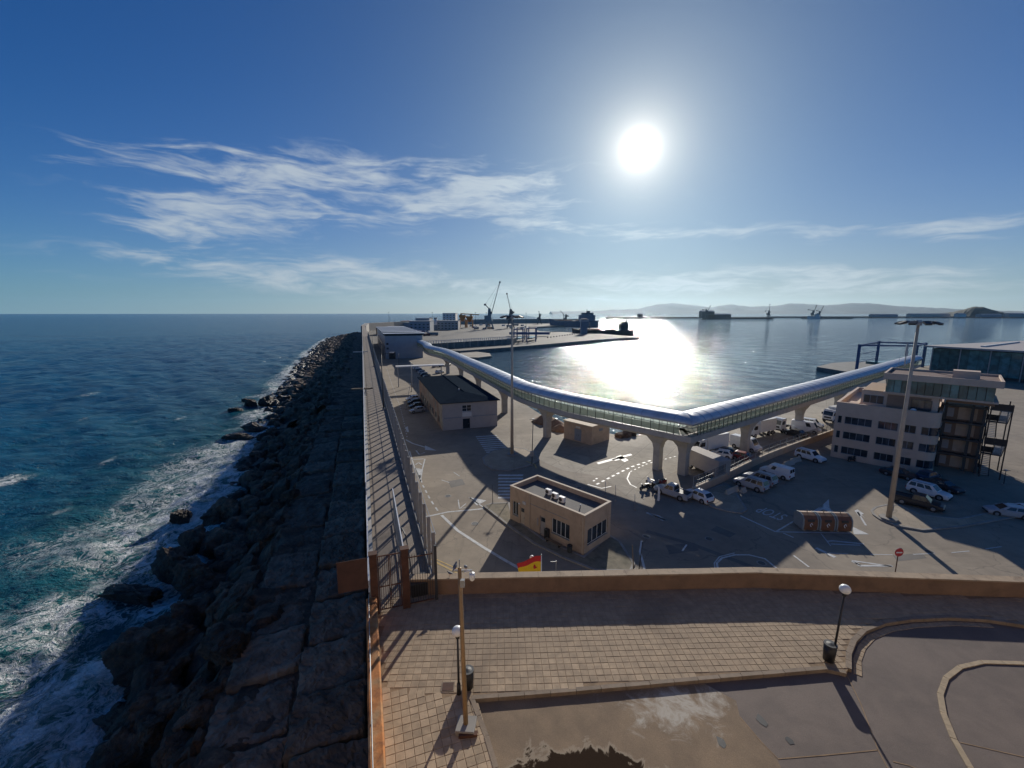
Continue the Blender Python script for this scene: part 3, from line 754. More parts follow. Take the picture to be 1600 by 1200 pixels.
    at(205, 932, .3, (4.6, 1.35, 1.35), 'long low dark rock tongue pointing out into the surf, lower one', R(60))
    at(270, 900, .9, (3.6, 1.9, 2.0), 'humped dark rock at the root of the long rock tongue', R(55))
    at(308, 862, 1.4, (2.8, 2.1, 2.2), 'lighter-topped jagged rock above the long rock tongue', R(40))
    at(366, 686, .35, (3.7, 1.8, 1.4), 'flat dark rock ledge reaching into the foam beside the breakwater', R(70))
    at(395, 672, .5, (3.4, 1.9, 1.4), 'low dark rock joining the flat ledge to the bank', R(70))
    at(366, 643, .3, (2.6, 1.7, 1.2), 'outermost low rock of the offshore cluster', R(70))
    at(392, 634, .8, (2.4, 2.2, 2.0), 'pyramid-shaped dark rock of the offshore cluster', R(20))
    at(384, 627, .3, (1.7, 1.3, 1.0), 'smallest rock of the offshore cluster', R(20))
    at(415, 632, .9, (3.0, 2.4, 1.9), 'broad dark rock where the offshore cluster meets the bank', R(40))
    at(197, 1135, -.1, (3.2, 1.0, 1.0), 'thin wet rock spur sinking into shaded foam near the bottom of the picture', R(60))
    for (x, y, s) in [(232, 1030, 2.6), (260, 1000, 2.4), (300, 965, 2.6), (345, 850, 2.5), (300, 905, 2.0), (352, 800, 2.6), (398, 750, 2.6), (430, 700, 2.5), (245, 1075, 2.5), (255, 1110, 2.4)]:
        p = P(x, y, 1.2); u, v = to_uv(p)
        boulder(u, v, 1.2, (s * 1.25, s, s * .95), zone_label(u, 1.0), GB)
build_rocks()
# ------------------------------------------------------------------ upper terrace (plaza) behind the front parapet
RZ = PZ - .15                                     # roadway below the kerb
F0, F1, F2 = P(632, 930, PZ), P(1180, 918, PZ), P(1600, 934, PZ)       # foot of the front parapet
F3 = F2 + (F2 - F1).normalized() * 26
KERB = [P(737, 1090, PZ), P(900, 1077, PZ), P(1090, 1060, PZ), P(1290, 1043, PZ), P(1322, 1050, PZ)]
KERB2 = [P(1326, 1044, PZ), P(1326, 1020, PZ), P(1334, 1000, PZ), P(1350, 984, PZ), P(1380, 972, PZ), P(1420, 966, PZ), P(1480, 963, PZ), P(1540, 966, PZ), P(1600, 975, PZ), P(1720, 998, PZ), P(1900, 1030, PZ)]
KERB0 = [P(783, 1230, PZ), P(775, 1200, PZ), P(760, 1150, PZ), P(737, 1090, PZ)]
def inside(p, poly):
    c = False; n = len(poly)
    for i in range(n):
        a, b = poly[i], poly[(i + 1) % n]
        if (a[1] > p[1]) != (b[1] > p[1]) and p[0] < (b[0] - a[0]) * (p[1] - a[1]) / (b[1] - a[1]) + a[0]: c = not c
    return c
def build_plaza():
    L0, L1 = UV(2, -.25), UV(20.6, -.25)
    mass = [(L0.x, L0.y), (L1.x, L1.y), (UV(20.6, 1.3).x, UV(20.6, 1.3).y), (F0.x, F0.y + .42), (F1.x, F1.y + .42), (F2.x, F2.y + .42), (F3.x, F3.y + .42), (60, 2), (8, 2)]
    mb = MB(); mb.prism(mass, -2, RZ - .03); o = mb.build('bastion', M['concrete']); tag(o, 'massive masonry bastion carrying the paved terrace above the port', 'bastion')
    # roadway of patched concrete
    road = MB(); road.sheet([(P(*q, RZ).x, P(*q, RZ).y) for q in [(720, 1330), (690, 1060), (1330, 1010), (1500, 930), (2000, 980), (2300, 1330)]], RZ)
    structure(road.build('roadway', M['road']))
    apron = MB(); ap = [P(*q, RZ) for q in [(733, 1098), (900, 1086), (1100, 1068), (1150, 1095), (1156, 1120), (1214, 1186), (1235, 1230), (775, 1240)]]
    apron.sheet([(p.x, p.y) for p in ap], RZ + .004); structure(apron.build('stained_apron', M['apron']))
    # pavement: bed of joints, pavers laid on it
    pave = [(UV(4.5, -.1).x, UV(4.5, -.1).y), (UV(20.5, -.1).x, UV(20.5, -.1).y), (F0.x - .3, F0.y + .3), (F1.x, F1.y + .02), (F2.x, F2.y + .02), (F3.x, F3.y + .02)] + [(p.x, p.y) for p in KERB2[::-1]] + [(p.x, p.y) for p in KERB[::-1]] + [(p.x, p.y) for p in KERB0[::-1][1:]]
    bed = MB(); bed.prism(pave, RZ - .02, PZ - .012, bottom=False); bd = structure(bed.build('plaza_pavement', M['grout']))
    s = .30
    me = []
    for k in range(3):
        t = MB(); r = random.Random(k); a = s / 2 - .006; b = a - .010; w = [.003 * r.random() for _ in range(4)]
        vs = [(-a, -a, -.03), (a, -a, -.03), (a, a, -.03), (-a, a, -.03), (-a, -a, -.006), (a, -a, -.006), (a, a, -.006), (-a, a, -.006), (-b, -b, w[0]), (b, -b, w[1]), (b, b, w[2]), (-b, b, w[3])]
        t.add(vs, [(0, 1, 5, 4), (1, 2, 6, 5), (2, 3, 7, 6), (3, 0, 4, 7), (4, 5, 9, 8), (5, 6, 10, 9), (6, 7, 11, 10), (7, 4, 8, 11), (8, 9, 10, 11)])
        m_ = t.mesh('paver'); m_.materials.append(M['paver']); me.append(m_)
    split = to_uv(P(737, 1090, PZ))[1]
    cells = []
    # area A: along the rusty wall, rows turned with it; area B: rows parallel to the front parapet
    K = P(737, 1090, PZ); Lk = UV(to_uv(P(600, 1072, PZ))[0], -.1)
    rowB = math.atan2((F1 - F0).y, (F1 - F0).x)
    def below(p): # south of the seam that runs from the kerb corner to the wall
        return (p[1] - Lk.y) < (K.y - Lk.y) * (p[0] - Lk.x) / (K.x - Lk.x)
    for i in range(-2, 62):
        for j in range(-2, 40):
            p = UV(4 + i * s, .1 + j * s)
            if below(p) and inside(p, pave): cells.append((p.x, p.y, UROT))
    ex = Vector((math.cos(rowB), math.sin(rowB), 0)); ey = Vector((-ex.y, ex.x, 0))
    for i in range(-16, 174):
        for j in range(-36, 3):
            p = F0 + ex * (i * s) + ey * (j * s - .17)
            if not below(p) and inside(p, pave) and all(inside(p + ex * a + ey * b, pave) for a, b in ((.11, .11), (-.11, .11), (.11, -.11), (-.11, -.11))): cells.append((p.x, p.y, rowB))
    cells.sort(key=lambda c: c[0] ** 2 + c[1] ** 2)
    # those the camera sees largest
    vis = [c for c in cells if c[1] > 9.6 and abs(c[0]) < c[1] * 1.35]; near = vis[:300]; ns = set(near)
    for (x, y, a) in near:
        o = link('paver', random.choice(me), None, bd); o.location = (x, y, PZ + random.uniform(-.006, .004)); o.rotation_euler = (random.uniform(-.008, .008), random.uniform(-.008, .008), a + random.choice((0, PI / 2)) + random.uniform(-.012, .012))
    far = MB()
    for c in cells:
        if c in ns: continue
        q = random.choice(me); far.add([v.co[:] for v in q.vertices], [tuple(p.vertices) for p in q.polygons], Matrix.Translation((c[0], c[1], PZ + random.uniform(-.006, .004))) @ Matrix.Rotation(c[2] + random.uniform(-.012, .012), 4, 'Z'))
    f = stuff(far.build('paver_field', M['paver'], bd))
    # kerb stones
    def kerb(pts, name, w=.17, L=.9):
        root = bd
        for a, b in zip(pts, pts[1:]):
            d = b - a; n = max(1, round(d.length / L))
            for k in range(n):
                p, q = a + d * (k / n), a + d * ((k + 1) / n); g = d.normalized() * .008
                o = MB().beam(Vector((0, 0, 0)) - (q - p) / 2 + g, (q - p) / 2 - g, w, .24).build('kerbstone', M['kerb'], root); o.location = ((p + q) / 2).xy.to_3d() + Vector((0, 0, PZ - .112 + random.uniform(-.006, .006)))
    kerb(KERB, 'k'); kerb(KERB2, 'k', .2, .6); kerb(KERB0, 'k')
    # band of setts inside the curve of the turning circle
    dk = MB()
    # island of the turning circle
    isl = [P(*q, RZ) for q in [(1900, 1065), (1700, 1046), (1600, 1037), (1535, 1035), (1500, 1043), (1478, 1060), (1469, 1085), (1474, 1115), (1490, 1155), (1516, 1200), (1545, 1245)]]
    o = MB()
    for a, b in zip(isl, isl[1:]):
        d = b - a; n = max(1, round(d.length / .7))
        for k in range(n):
            p, q = a + d * (k / n), a + d * ((k + 1) / n); g = d.normalized() * .006
            o = MB().beam(-(q - p) / 2 + g, (q - p) / 2 - g, .17, .2).build('island_kerbstone', M['kerb_yellow'], bd); o.location = ((p + q) / 2).xy.to_3d() + Vector((0, 0, RZ - .062 + random.uniform(-.004, .004)))
    gut = MB()
    for a, b in zip(KERB2[:8], KERB2[1:8]):
        d = (b - a); n = max(1, round(d.length / .3)); nn = Vector((d.y, -d.x, 0)).normalized()
        for k in range(n):
            p = a + d * ((k + .5) / n) + nn * .30; gut.box((p.x, p.y, RZ + .004), (d.length / n - .03, .26, .03), math.atan2(d.y, d.x))
    stuff(gut.build('gutter_setts', M['paver'], bd))
    # front parapet with its coping
    root = thing('terrace_parapet', 'long ochre rendered parapet wall along the far edge of the paved terrace', 'parapet')
    T = .42; H = .80
    ln = [Vector((p.x, p.y + T / 2, 0)) for p in (F0, F1, F2, F3)]
    w = MB(); w.wall(ln, T, RZ - .3, PZ + H); w.build('wall_body', M['wall_stone'], root)
    for a, b in zip(ln, ln[1:]):
        d = b - a; n = max(1, round(d.length / 1.15))
        for k in range(n):
            p, q = a + d * (k / n), a + d * ((k + 1) / n); g = d.normalized() * .004
            o = MB().beam(-(q - p) / 2 + g, (q - p) / 2 - g, T + .05, .075).build('coping_stone', M['coping'], root); o.location = (p + q) / 2 + Vector((0, 0, PZ + H + .036 + random.uniform(-.004, .004)))
    # rust-stained wall on the sea side
    root = thing('seaside_parapet', 'narrow rust stained parapet wall between the paved terrace and the rocks', 'parapet')
    w = MB(); n = 34; a, b = 3.5, 19.1
    secs = []
    for i in range(n + 1):
        u = a + (b - a) * i / n; t1 = PZ + 1.0 + .035 * fbm(u * .9, 3, 1, 3)
        def q(v, z): return UV(u, v + .022 * fbm(u * 1.1, v * 9, z, 3), z)
        secs.append([q(-.52, 8), q(-.52, t1 - .04), q(-.46, t1), q(-.10, t1 + .015), q(-.04, t1 - .03), q(-.04, 8)])
    w.loft(secs); w.build('wall_body', M['rust_wall'], root, fix=True)
    p = MB(); p.path([UV(u, -.40, PZ + 1.09 + .01 * math.sin(u)) for u in np.linspace(5, 19.2, 18)], .018, 8); p.build('handrail', M['galv'], root, smooth=True)
    for u in (7.2, 9.9, 12.6, 15.3, 18.0):
        MB().tube(UV(u, -.40, PZ + 1.0), UV(u, -.40, PZ + 1.10), .03, n=8).build('rail_bracket', M['galv'], root)

def road_mat(name, c, stain, extra=False):
    m = bpy.data.materials.new(name); m.use_nodes = True
    t = NT(m.node_tree); out = t.n('ShaderNodeOutputMaterial'); b = t.n('ShaderNodeBsdfPrincipled'); t.t.links.new(b.outputs[0], out.inputs[0])
    pos = t.n('ShaderNodeNewGeometry').outputs['Position']
    n = t.noise(pos, .55, 6, .6, .3)
    f = t.noise(pos, 55, 3, .7)
    col = t.mix(1.0, t.mix(t.smooth(n, .35, .66), c, stain), t.ramp(f, [(.3, .78), (.7, 1.22)]), 'MULTIPLY')
    if extra:
        # white salt bloom in one area and a damp dark patch lower down
        c0 = P(1085, 1105, RZ); c1 = P(905, 1195, RZ)
        def blob(cx, cy, rx, ry):
            s = t.n('ShaderNodeSeparateXYZ'); t.put(s, 0, pos)
            dx = t.math('DIVIDE', t.math('SUBTRACT', s.outputs[0], cx), rx); dy = t.math('DIVIDE', t.math('SUBTRACT', s.outputs[1], cy), ry)
            return t.math('SUBTRACT', 1.0, t.math('SQRT', t.math('ADD', t.math('MULTIPLY', dx, dx), t.math('MULTIPLY', dy, dy))))
        vein = t.math('ABSOLUTE', t.math('SUBTRACT', t.noise(pos, 1.1, 8, .62, 1.2), .5))
        sa = t.math('ADD', blob(c0.x - .9, c0.y, 2.9, 1.6), t.math('MULTIPLY', t.math('SUBTRACT', t.noise(pos, .9, 7, .7, .8), .5), 2.4))
        salt = t.math('MULTIPLY', t.smooth(sa, .28, .75), t.math('SUBTRACT', 1.0, t.math('DIVIDE', vein, .20), clamp=True))
        col = t.mix(t.math('MULTIPLY', salt, .9), col, (.50, .46, .39))
        c2 = P(830, 1130, RZ)
        rings = t.math('SINE', t.math('MULTIPLY', t.vmath('LENGTH', t.vmath('SUBTRACT', t.vmath('ADD', pos, t.vmath('MULTIPLY', nvec(t, pos, .8), (1.2, 1.2, 0))), tuple(c2)), out=1), 8.5))
        rg = t.math('MULTIPLY', t.smooth(blob(c2.x + 1.0, c2.y, 1.6, .8), 0, .6), t.math('ADD', .5, t.math('MULTIPLY', rings, .5)))
        col = t.mix(t.math('MULTIPLY', rg, .22), col, (.12, .09, .06))
        db = t.math('ADD', blob(c1.x, c1.y - .25, 2.6, 1.05), t.math('MULTIPLY', t.math('SUBTRACT', t.noise(pos, 1.4, 6, .65, .7), .5), 1.6))
        damp = t.smooth(db, .20, .30)
        edge = t.math('MULTIPLY', t.smooth(db, .02, .18), t.math('SUBTRACT', 1.0, damp))
        col = t.mix(t.math('MULTIPLY', edge, .6), col, (.36, .30, .22))
        col = t.mix(t.math('MULTIPLY', damp, .93), col, (.022, .013, .009))
        t.put(b, 'Roughness', .9); t.put(b, 'Specular IOR Level', t.math('SUBTRACT', .4, t.math('MULTIPLY', damp, .38)))
    else:
        t.put(b, 'Roughness', .82)
    t.put(b, 'Base Color', col)
    bp = t.n('ShaderNodeBump'); t.put(bp, 'Height', t.math('ADD', t.noise(pos, 4, 6, .7), t.math('MULTIPLY', f, .5))); t.put(bp, 'Strength', .5); t.put(bp, 'Distance', .012); t.put(b, 'Normal', bp.outputs[0])
    return m
M['road'] = road_mat('terrace_road', (.125, .098, .084), (.17, .132, .11))
M['apron'] = road_mat('terrace_apron', (.27, .195, .125), (.20, .145, .096), True)
build_plaza()

def build_road_joints():
    j = MB()
    for pts in ([(1156, 1120), (1190, 1160), (1216, 1186), (1290, 1180), (1372, 1172)], [(1322, 1052), (1345, 1100), (1372, 1172), (1392, 1210)], [(1500, 1160), (1600, 1183), (1750, 1215)], [(1395, 1190), (1420, 1196), (1500, 1230)]):
        j.ribbon([P(*q, RZ) for q in pts], .035, RZ + .008)
    structure(j.build('road_joint_lines', M['grout']))
    for (x, y, w) in ((1190, 1126, .17), (1233, 1157, .12), (1128, 1160, .16)):
        p = P(x, y, RZ); mb = MB(); n = 9
        mb.sheet([(p.x + w * (.7 + .5 * random.random()) * math.cos(2 * PI * k / n), p.y + w * 1.5 * (.6 + .5 * random.random()) * math.sin(2 * PI * k / n)) for k in range(n)], RZ + .009)
        structure(mb.build('oil_spot', M['black']))
build_road_joints()

def build_gate():
    root = thing('gate', 'tall rusty barred gate between two square posts at the start of the walkway', 'gate', UV(19.3, 0, PZ), UROT - PI / 2)
    # local x runs along EV (to the right), y along EU
    def post(x, nm='gatepost'):
        mb = MB(); mb.box((x, 0, 1.52), (.34, .30, 3.04)); o = mb.build(nm, M['rust'], root); bevel(o, .012)
        MB().box((x, 0, 3.06), (.40, .36, .05)).build('post_cap', M['rust'], o)
    post(-.12); post(1.30)
    for x0, x1 in ((.07, .58), (.61, 1.11)):
        lf = MB()
        for z in (.12, 1.3, 2.86): lf.box(((x0 + x1) / 2, 0, z), (x1 - x0, .035, .05))
        for x in (x0 + .02, x1 - .02): lf.box((x, 0, 1.49), (.045, .04, 2.78))
        f = lf.build('gate_leaf', M['rust'], root)
        n = 5
        for k in range(1, n):
            x = x0 + (x1 - x0) * k / n; MB().tube((x, 0, .12), (x, 0, 2.86), .011, n=6).build('bar', M['rust'], f)
    MB().box((.60, -.04, 1.08), (.09, .05, .16)).build('lock', M['dark'], root)
    # sheet that stops climbing round the post
    sh = thing('climb_guard', 'rusty steel sheet sticking out over the rocks beside the gate', 'panel', UV(19.0, -1.02, PZ + 2.42), UROT - PI / 2)
    MB().box((0, 0, -.1), (1.28, .02, 1.5)).build('sheet', M['rust_sheet'], sh)
    for z in (-.8, .6): MB().box((0, .025, z), (1.30, .03, .045)).build('stiffener', M['rust'], sh)
    for x in (-.6, .6): MB().box((x, .025, -.1), (.045, .03, 1.46)).build('stiffener', M['rust'], sh)
    # the side run of bars from the gate to the port side
    sp = thing('barred_screen', 'barred steel screen closing the gap right of the gate', 'screen', UV(19.35, 1.5, PZ), UROT - PI / 2)
    fr = MB()
    for z in (.08, 2.5): fr.box((.55, 0, z), (1.15, .04, .05))
    fr.build('frame', M['rust'], sp)
    for k in range(10):
        MB().tube((.02 + k * .118, 0, .08), (.02 + k * .118, 0, 2.6 + .05 * (k % 2)), .012, n=6).build('bar', M['dark'], sp)
    b = MB(); b.box((1.25, 0, 1.45), (.12, .12, 2.9)); b.build('end_post', M['dark'], sp)
    bx = thing('meter_box', 'dark box standing on the walkway just behind the gate', 'box', UV(20.3, 2.0, PZ), UROT)
    MB().box((0, 0, .35), (.9, .8, .7)).build('body', M['dark'], bx); MB().box((-.46, 0, .37), (.02, .7, .6)).build('door', M['black'], bx)
    # hand rail in the middle of the walkway
    hr = thing('walkway_railing', 'pale steel railing running forward from the gate along the walkway', 'railing', UV(19.5, 1.32, PZ), UROT)
    L = 8.6
    MB().beam((0, 0, 2.55), (L, 0, 2.45), .06, .06).build('top_rail', M['white_rail'], hr)
    MB().beam((0, 0, .15), (L, 0, .15), .05, .05).build('bottom_rail', M['galv'], hr)
    for k in range(6): MB().box((L * k / 5, 0, 1.25 - .01 * k), (.06, .06, 2.5 - .02 * k)).build('post', M['galv'], hr)
    me = MB().tube((0, 0, .16), (0, 0, 2.46), .012, n=6).mesh('bar'); me.materials.append(M['galv'])
    for k in range(56): o = link('bar', me, None, hr); o.location = (.1 + k * .15, 0, 0)
    br = thing('bent_rail', 'bent black steel rail leaning on the port side of the walkway', 'rail', UV(19.9, 1.75, PZ), UROT)
    MB().path([(0, 0, 0), (1.2, .05, 1.1), (2.0, .15, 2.2), (2.9, .3, 2.3), (3.1, .35, 1.6)], .035, 8).build('rail', M['dark'], br, smooth=True)
build_gate()

def build_walk_fence():
    # tall posts on the port side
    root = thing('post_fence', 'long fence of tall grey posts with wires along the port side of the walkway', 'fence', (0, 0, 0))
    me = MB().box((0, 0, 1.55), (.13, .17, 3.1)).mesh('fence_post'); me.materials.append(M['post'])
    N = 150
    for k in range(N):
        u = 20.3 + k * 1.72; o = link('fence_post', me, None, root); o.location = UV(u, 2.80, PZ); o.rotation_euler = (random.uniform(-.01, .01), random.uniform(-.01, .01), UROT)
    ub = 20.3 + (N - 1) * 1.72
    for z in (.35, 1.0, 1.7, 2.4, 2.95):
        MB().beam(UV(20.3, 2.93, PZ + z), UV(ub, 2.93, PZ + z), .03, .03).build('fence_wire', M['galv'], root)
    low = MB(); low.wall([UV(20.3, 2.8), UV(ub, 2.8)], .16, PZ, PZ + .28); low.build('plinth', M['concrete'], root)
    # seaward railing, pale
    root = thing('seaward_railing', 'thin pale two-bar railing along the sea side of the walkway', 'railing')
    pm = MB().box((0, 0, .55), (.05, .05, 1.1)).mesh('rail_post'); pm.materials.append(M['white_rail'])
    for k in range(70):
        o = link('rail_post', pm, None, root); o.location = UV(32 + k * 2.0, -.40, PZ + .55); o.rotation_euler = (0, 0, UROT)
    for z in (1.62, 1.1): MB().beam(UV(32, -.40, PZ + z), UV(171, -.40, PZ + z), .07, .06).build('rail', M['white_rail'], root)
    rl = thing('low_railing', 'short pale railing on the sea side between the gate and the longer rail', 'railing')
    MB().beam(UV(20, -.38, PZ + 1.25), UV(30.5, -.38, PZ + 1.2), .07, .07).build('rail', M['white_rail'], rl)
    for u in (20.2, 23.6, 27, 30.3): MB().beam(UV(u, -.38, PZ + .55), UV(u, -.38, PZ + 1.25), .06, .06).build('rail_post', M['white_rail'], rl)
    # seaward signal arms
    for (u, lab, L) in ((76, 'pale timber beam reaching out over the rocks from the walkway edge, nearer one', 3.4), (150, 'thin dark beam reaching out over the rocks, far one', 4.5)):
        b = thing('cantilever_beam', lab, 'beam', UV(u, -.2, PZ + 1.3), UROT)
        MB().box((0, L / 2 - 1.3, 0), (.45, L, .22)).build('beam', M['wood'] if u < 100 else M['galv'], b); MB().box((0, -.1, -.65), (.2, .2, 1.3)).build('prop', M['galv'], b)
    # lamp standards on the walkway
    for (u, lab) in ((64, 'tall dark lamp column standing on the walkway, nearer one'), (118, 'tall thin lamp column standing farther along the walkway')):
        t = thing('walkway_lamp', lab, 'street lamp', UV(u, 2.3, PZ), UROT, 'lamp columns along the breakwater walkway')
        MB().tube((0, 0, 0), (0, 0, 8.2), .11, .06, 8).build('column', M['dark'], t, smooth=True); MB().beam((0, 0, 8.1), (0, -1.3, 8.35), .07, .07).build('arm', M['dark'], t)
        MB().box((0, -1.5, 8.36), (.3, .7, .14)).build('lantern', M['galv'], t); MB().box((0, 0, .15), (.4, .4, .3)).build('base', M['concrete'], t)
build_walk_fence()

def build_terrace_furniture():
    # globe lamps
    def lamp(base, top_h, lean, lab, globe_r=.20, tilt=0):
        t = thing('globe_lamp', lab, 'street lamp', base, 0, 'globe lamps on the paved terrace')
        MB().tube((0, 0, 0), (lean, 0, top_h - globe_r), .045, .035, 10).build('post', M['black'], t, smooth=True)
        MB().tube((0, 0, 0), (0, 0, .45), .085, .065, 10).build('base', M['black'], t, smooth=True)
        c = (lean, 0, top_h)
        MB().tube((lean, 0, top_h - globe_r - .1), (lean, 0, top_h - globe_r + .05), .06, .11, 12).build('collar', M['black'], t, smooth=True)
        MB().ball(c, globe_r, 20, 14, .92).build('globe', M['opal'], t, smooth=True)
        return t
    b = P(717, 1084, PZ); top = 2.35
    lamp(b, 2.62, .0, 'globe lamp on a thin black post beside the ochre camera pole')
    b3 = P(1300, 1034, PZ)
    lamp(b3, 3.25, .12, 'globe lamp on a thin black post at the kerb corner by the turning circle')
    # tall ochre pole with cameras
    b = P(728, 1136, PZ)
    t = thing('camera_pole', 'tall ochre steel pole with dome camera and aerials, pigeons on its top', 'camera pole', b, 0)
    MB().tube((0, 0, .1), (-.10, 0, 5.95), .085, .062, 12).build('pole', M['pole'], t, smooth=True)
    bs = MB().prism([(-.34, -.30), (.30, -.34), (.36, .28), (-.30, .32)], -.02, .16).build('base_block', M['concrete'], t); bevel(bs, .02)
    MB().prism([(-.2, -.42), (.42, -.36), (.42, -.2), (-.2, -.3)], -.02, .1).build('base_plate', M['rust'], t)
    MB().beam((-.34, 0, 5.86), (.30, 0, 5.86), .05, .05).build('cross_arm', M['galv'], t)
    MB().path([(.05, -.02, 5.82), (.22, -.02, 5.86), (.30, -.02, 5.78)], .025, 8).build('bracket', M['white'], t, smooth=True)
    c = MB(); c.tube((.30, -.02, 5.62), (.30, -.02, 5.78), .10, .09, 14); c.build('camera_housing', M['white'], t, smooth=True)
    MB().ball((.30, -.02, 5.60), .085, 14, 10).build('camera_dome', M['opal'], t, smooth=True)
    MB().box((.0, -.12, 5.5), (.14, .12, .24)).build('junction_box', M['galv'], t)
    MB().tube((-.10, 0, 5.95), (-.10, 0, 6.25), .018, n=6).build('aerial', M['galv'], t)
    MB().tube((-.30, 0, 5.86), (-.30, 0, 6.05), .015, n=6).build('aerial', M['galv'], t)
    # bins
    def bin_(p, lab):
        t = thing('litter_bin', lab, 'litter bin', p, 0, 'dark litter bins on the terrace')
        MB().tube((0, 0, .06), (0, 0, .74), .20, .235, 14).build('body', M['black'], t, smooth=True)
        MB().tube((0, 0, .74), (0, 0, .80), .24, .24, 14).build('rim', M['dark'], t); MB().tube((0, 0, 0), (0, 0, .06), .12, .12, 12).build('foot', M['dark'], t)
        MB().tube((0, 0, .79), (0, 0, .83), .20, .02, 14).build('lid', M['dark'], t)
    bin_(P(1299, 1036, PZ) + Vector((-.05, .10, 0)), 'dark litter bin at the foot of the globe lamp by the turning circle')
    bin_(P(730, 1078, PZ) + Vector((.02, .08, 0)), 'dark litter bin half hidden behind the ochre camera pole')
    # rusty cover
    p = P(700, 1073, PZ); m = thing('manhole_cover', 'small square rusty cover set in the pavers near the ochre pole', 'manhole cover', (p.x, p.y, PZ), .05)
    MB().box((0, 0, .004), (.50, .42, .02)).build('frame', M['kerb'], m); MB().box((0, 0, .012), (.42, .34, .02)).build('plate', M['rust_sheet'], m)
    # pigeons
    def pigeon(p, rz, lab, s=1):
        t = thing('pigeon', lab, 'bird', p, rz, 'pigeons perched by the terrace')
        secs = []
        for x, z, ry, rz_ in ((-.17, .105, .012, .008), (-.13, .11, .03, .02), (-.07, .12, .055, .045), (0, .13, .066, .060), (.06, .145, .058, .055), (.095, .175, .036, .036), (.115, .205, .029, .030), (.135, .215, .026, .025), (.155, .214, .012, .011), (.175, .210, .003, .003)):
            secs.append([(x * s, ry * s * math.cos(2 * PI * k / 10), (z + rz_ * math.sin(2 * PI * k / 10)) * s) for k in range(10)])
        MB().loft(secs).build('body', M['pigeon'], t, smooth=True, fix=True)
        for y in (.025, -.025): MB().tube((.0, y * s, 0), (0, y * s, .08 * s), .006 * s, n=6).build('foot', M['red'], t)
    top = b + Vector((-.02, 0, 5.885))
    pigeon(top + Vector((-.22, 0, 0)), 1.35, 'dark pigeon perched on the cross arm of the ochre pole', .95)
    pigeon(top + Vector((.12, 0, 0)), -1.2, 'pigeon on the right end of the ochre pole cross arm', .85)
    pigeon(P(703, 899, PZ + .88), 2.9, 'dark pigeon standing on the parapet coping left of the ochre pole', 1.0)
M['pigeon'] = mat('pigeon_grey', (.16, .165, .18), .7, .3, 9, .1)
build_terrace_furniture()

def build_bounce_tower():
    """tower under the viewpoint, added out of view: its sunlit front bounces warm light"""
    t = thing('bounce_tower', 'added pale stone tower, out of view, bouncing sunlight onto the terrace', 'tower', (0, 0, 0))
    x0, x1, yb, yf, zt = -14.0, 46, -14, .72, 27.1  # added tower widened seaward so its bounced light reaches the rocks
    MB().prism([(x0, yb), (x1, yb), (x1, yf - .35), (x0, yf - .35)], -2, zt - .3).build('core', M['bounce_stone'], t)
    for k in range(8):
        for j in range(4):
            w = (x1 - x0) / 8; MB().box((x0 + w * (k + .5), yf - .17, RZ + 1.55 + j * 3.1), (w - .03, .34, 3.07)).build('ashlar_panel', M['bounce_stone'], t)
    for z in (17.6, 23.8): MB().box(((x0 + x1) / 2, yf + .03, z), (x1 - x0, .12, .22)).build('string_course', M['coping'], t)
    for k in range(7):
        for z in (16.2, 21.0): window(t, face((4 + k * 6.2, yf + .02, z), 0) @ Matrix.Rotation(PI, 4, 'Z'), 1.1, 1.7, 2, frame='white', sill='coping')
    MB().box(((x0 + x1) / 2, yf - .2, zt - .1), (x1 - x0 + .2, .5, .2)).build('coping', M['coping'], t)
M['bounce_stone'] = mat('bounce_tower_stone', (.46, .36, .26), .9, .18, .8, .4, 8, space='World', stain=((.34, .26, .19), .4, .5))
G = 2.5                                            # level of the port ground
def ang(a, b): return math.atan2(b.y - a.y, b.x - a.x)
def drop(o, loc, rz=0):
    o.location = loc; o.rotation_euler = (0, 0, rz); return o
def window(parent, M4, w, h, n=1, name='window', frame='white', glassm='glass', depth=.06, bars=0, sill=None):
    """framed window in the plane x (width) / z (height), facing -y, centred at the matrix"""
    f = MB(); fw = .06
    for z in (-h / 2 + fw / 2, h / 2 - fw / 2): f.box((0, 0, z), (w, depth, fw), M=M4)
    for k in range(n + 1):
        x = -w / 2 + fw / 2 + (w - fw) * k / n; f.box((x, 0, 0), (fw, depth + .004, h - 2 * fw), M=M4)
    for k in range(bars):
        f.box((0, 0, -h / 2 + h * (k + 1) / (bars + 1)), (w - 2 * fw, depth - .01, .04), M=M4)
    o = f.build(name, M[frame], parent)
    for k in range(n):
        x = -w / 2 + fw / 2 + (w - fw) * (k + .5) / n
        MB().box((x, .01, 0), ((w - fw) / n - fw, .02, h - 2 * fw), M=M4).build('pane', M[glassm], o)
    if sill: MB().box((0, -.04, -h / 2 - .05), (w + .16, .2, .09), M=M4).build('sill', M[sill], o)
    return o
def face(p, rz): return Matrix.Translation(p) @ Matrix.Rotation(rz, 4, 'Z')

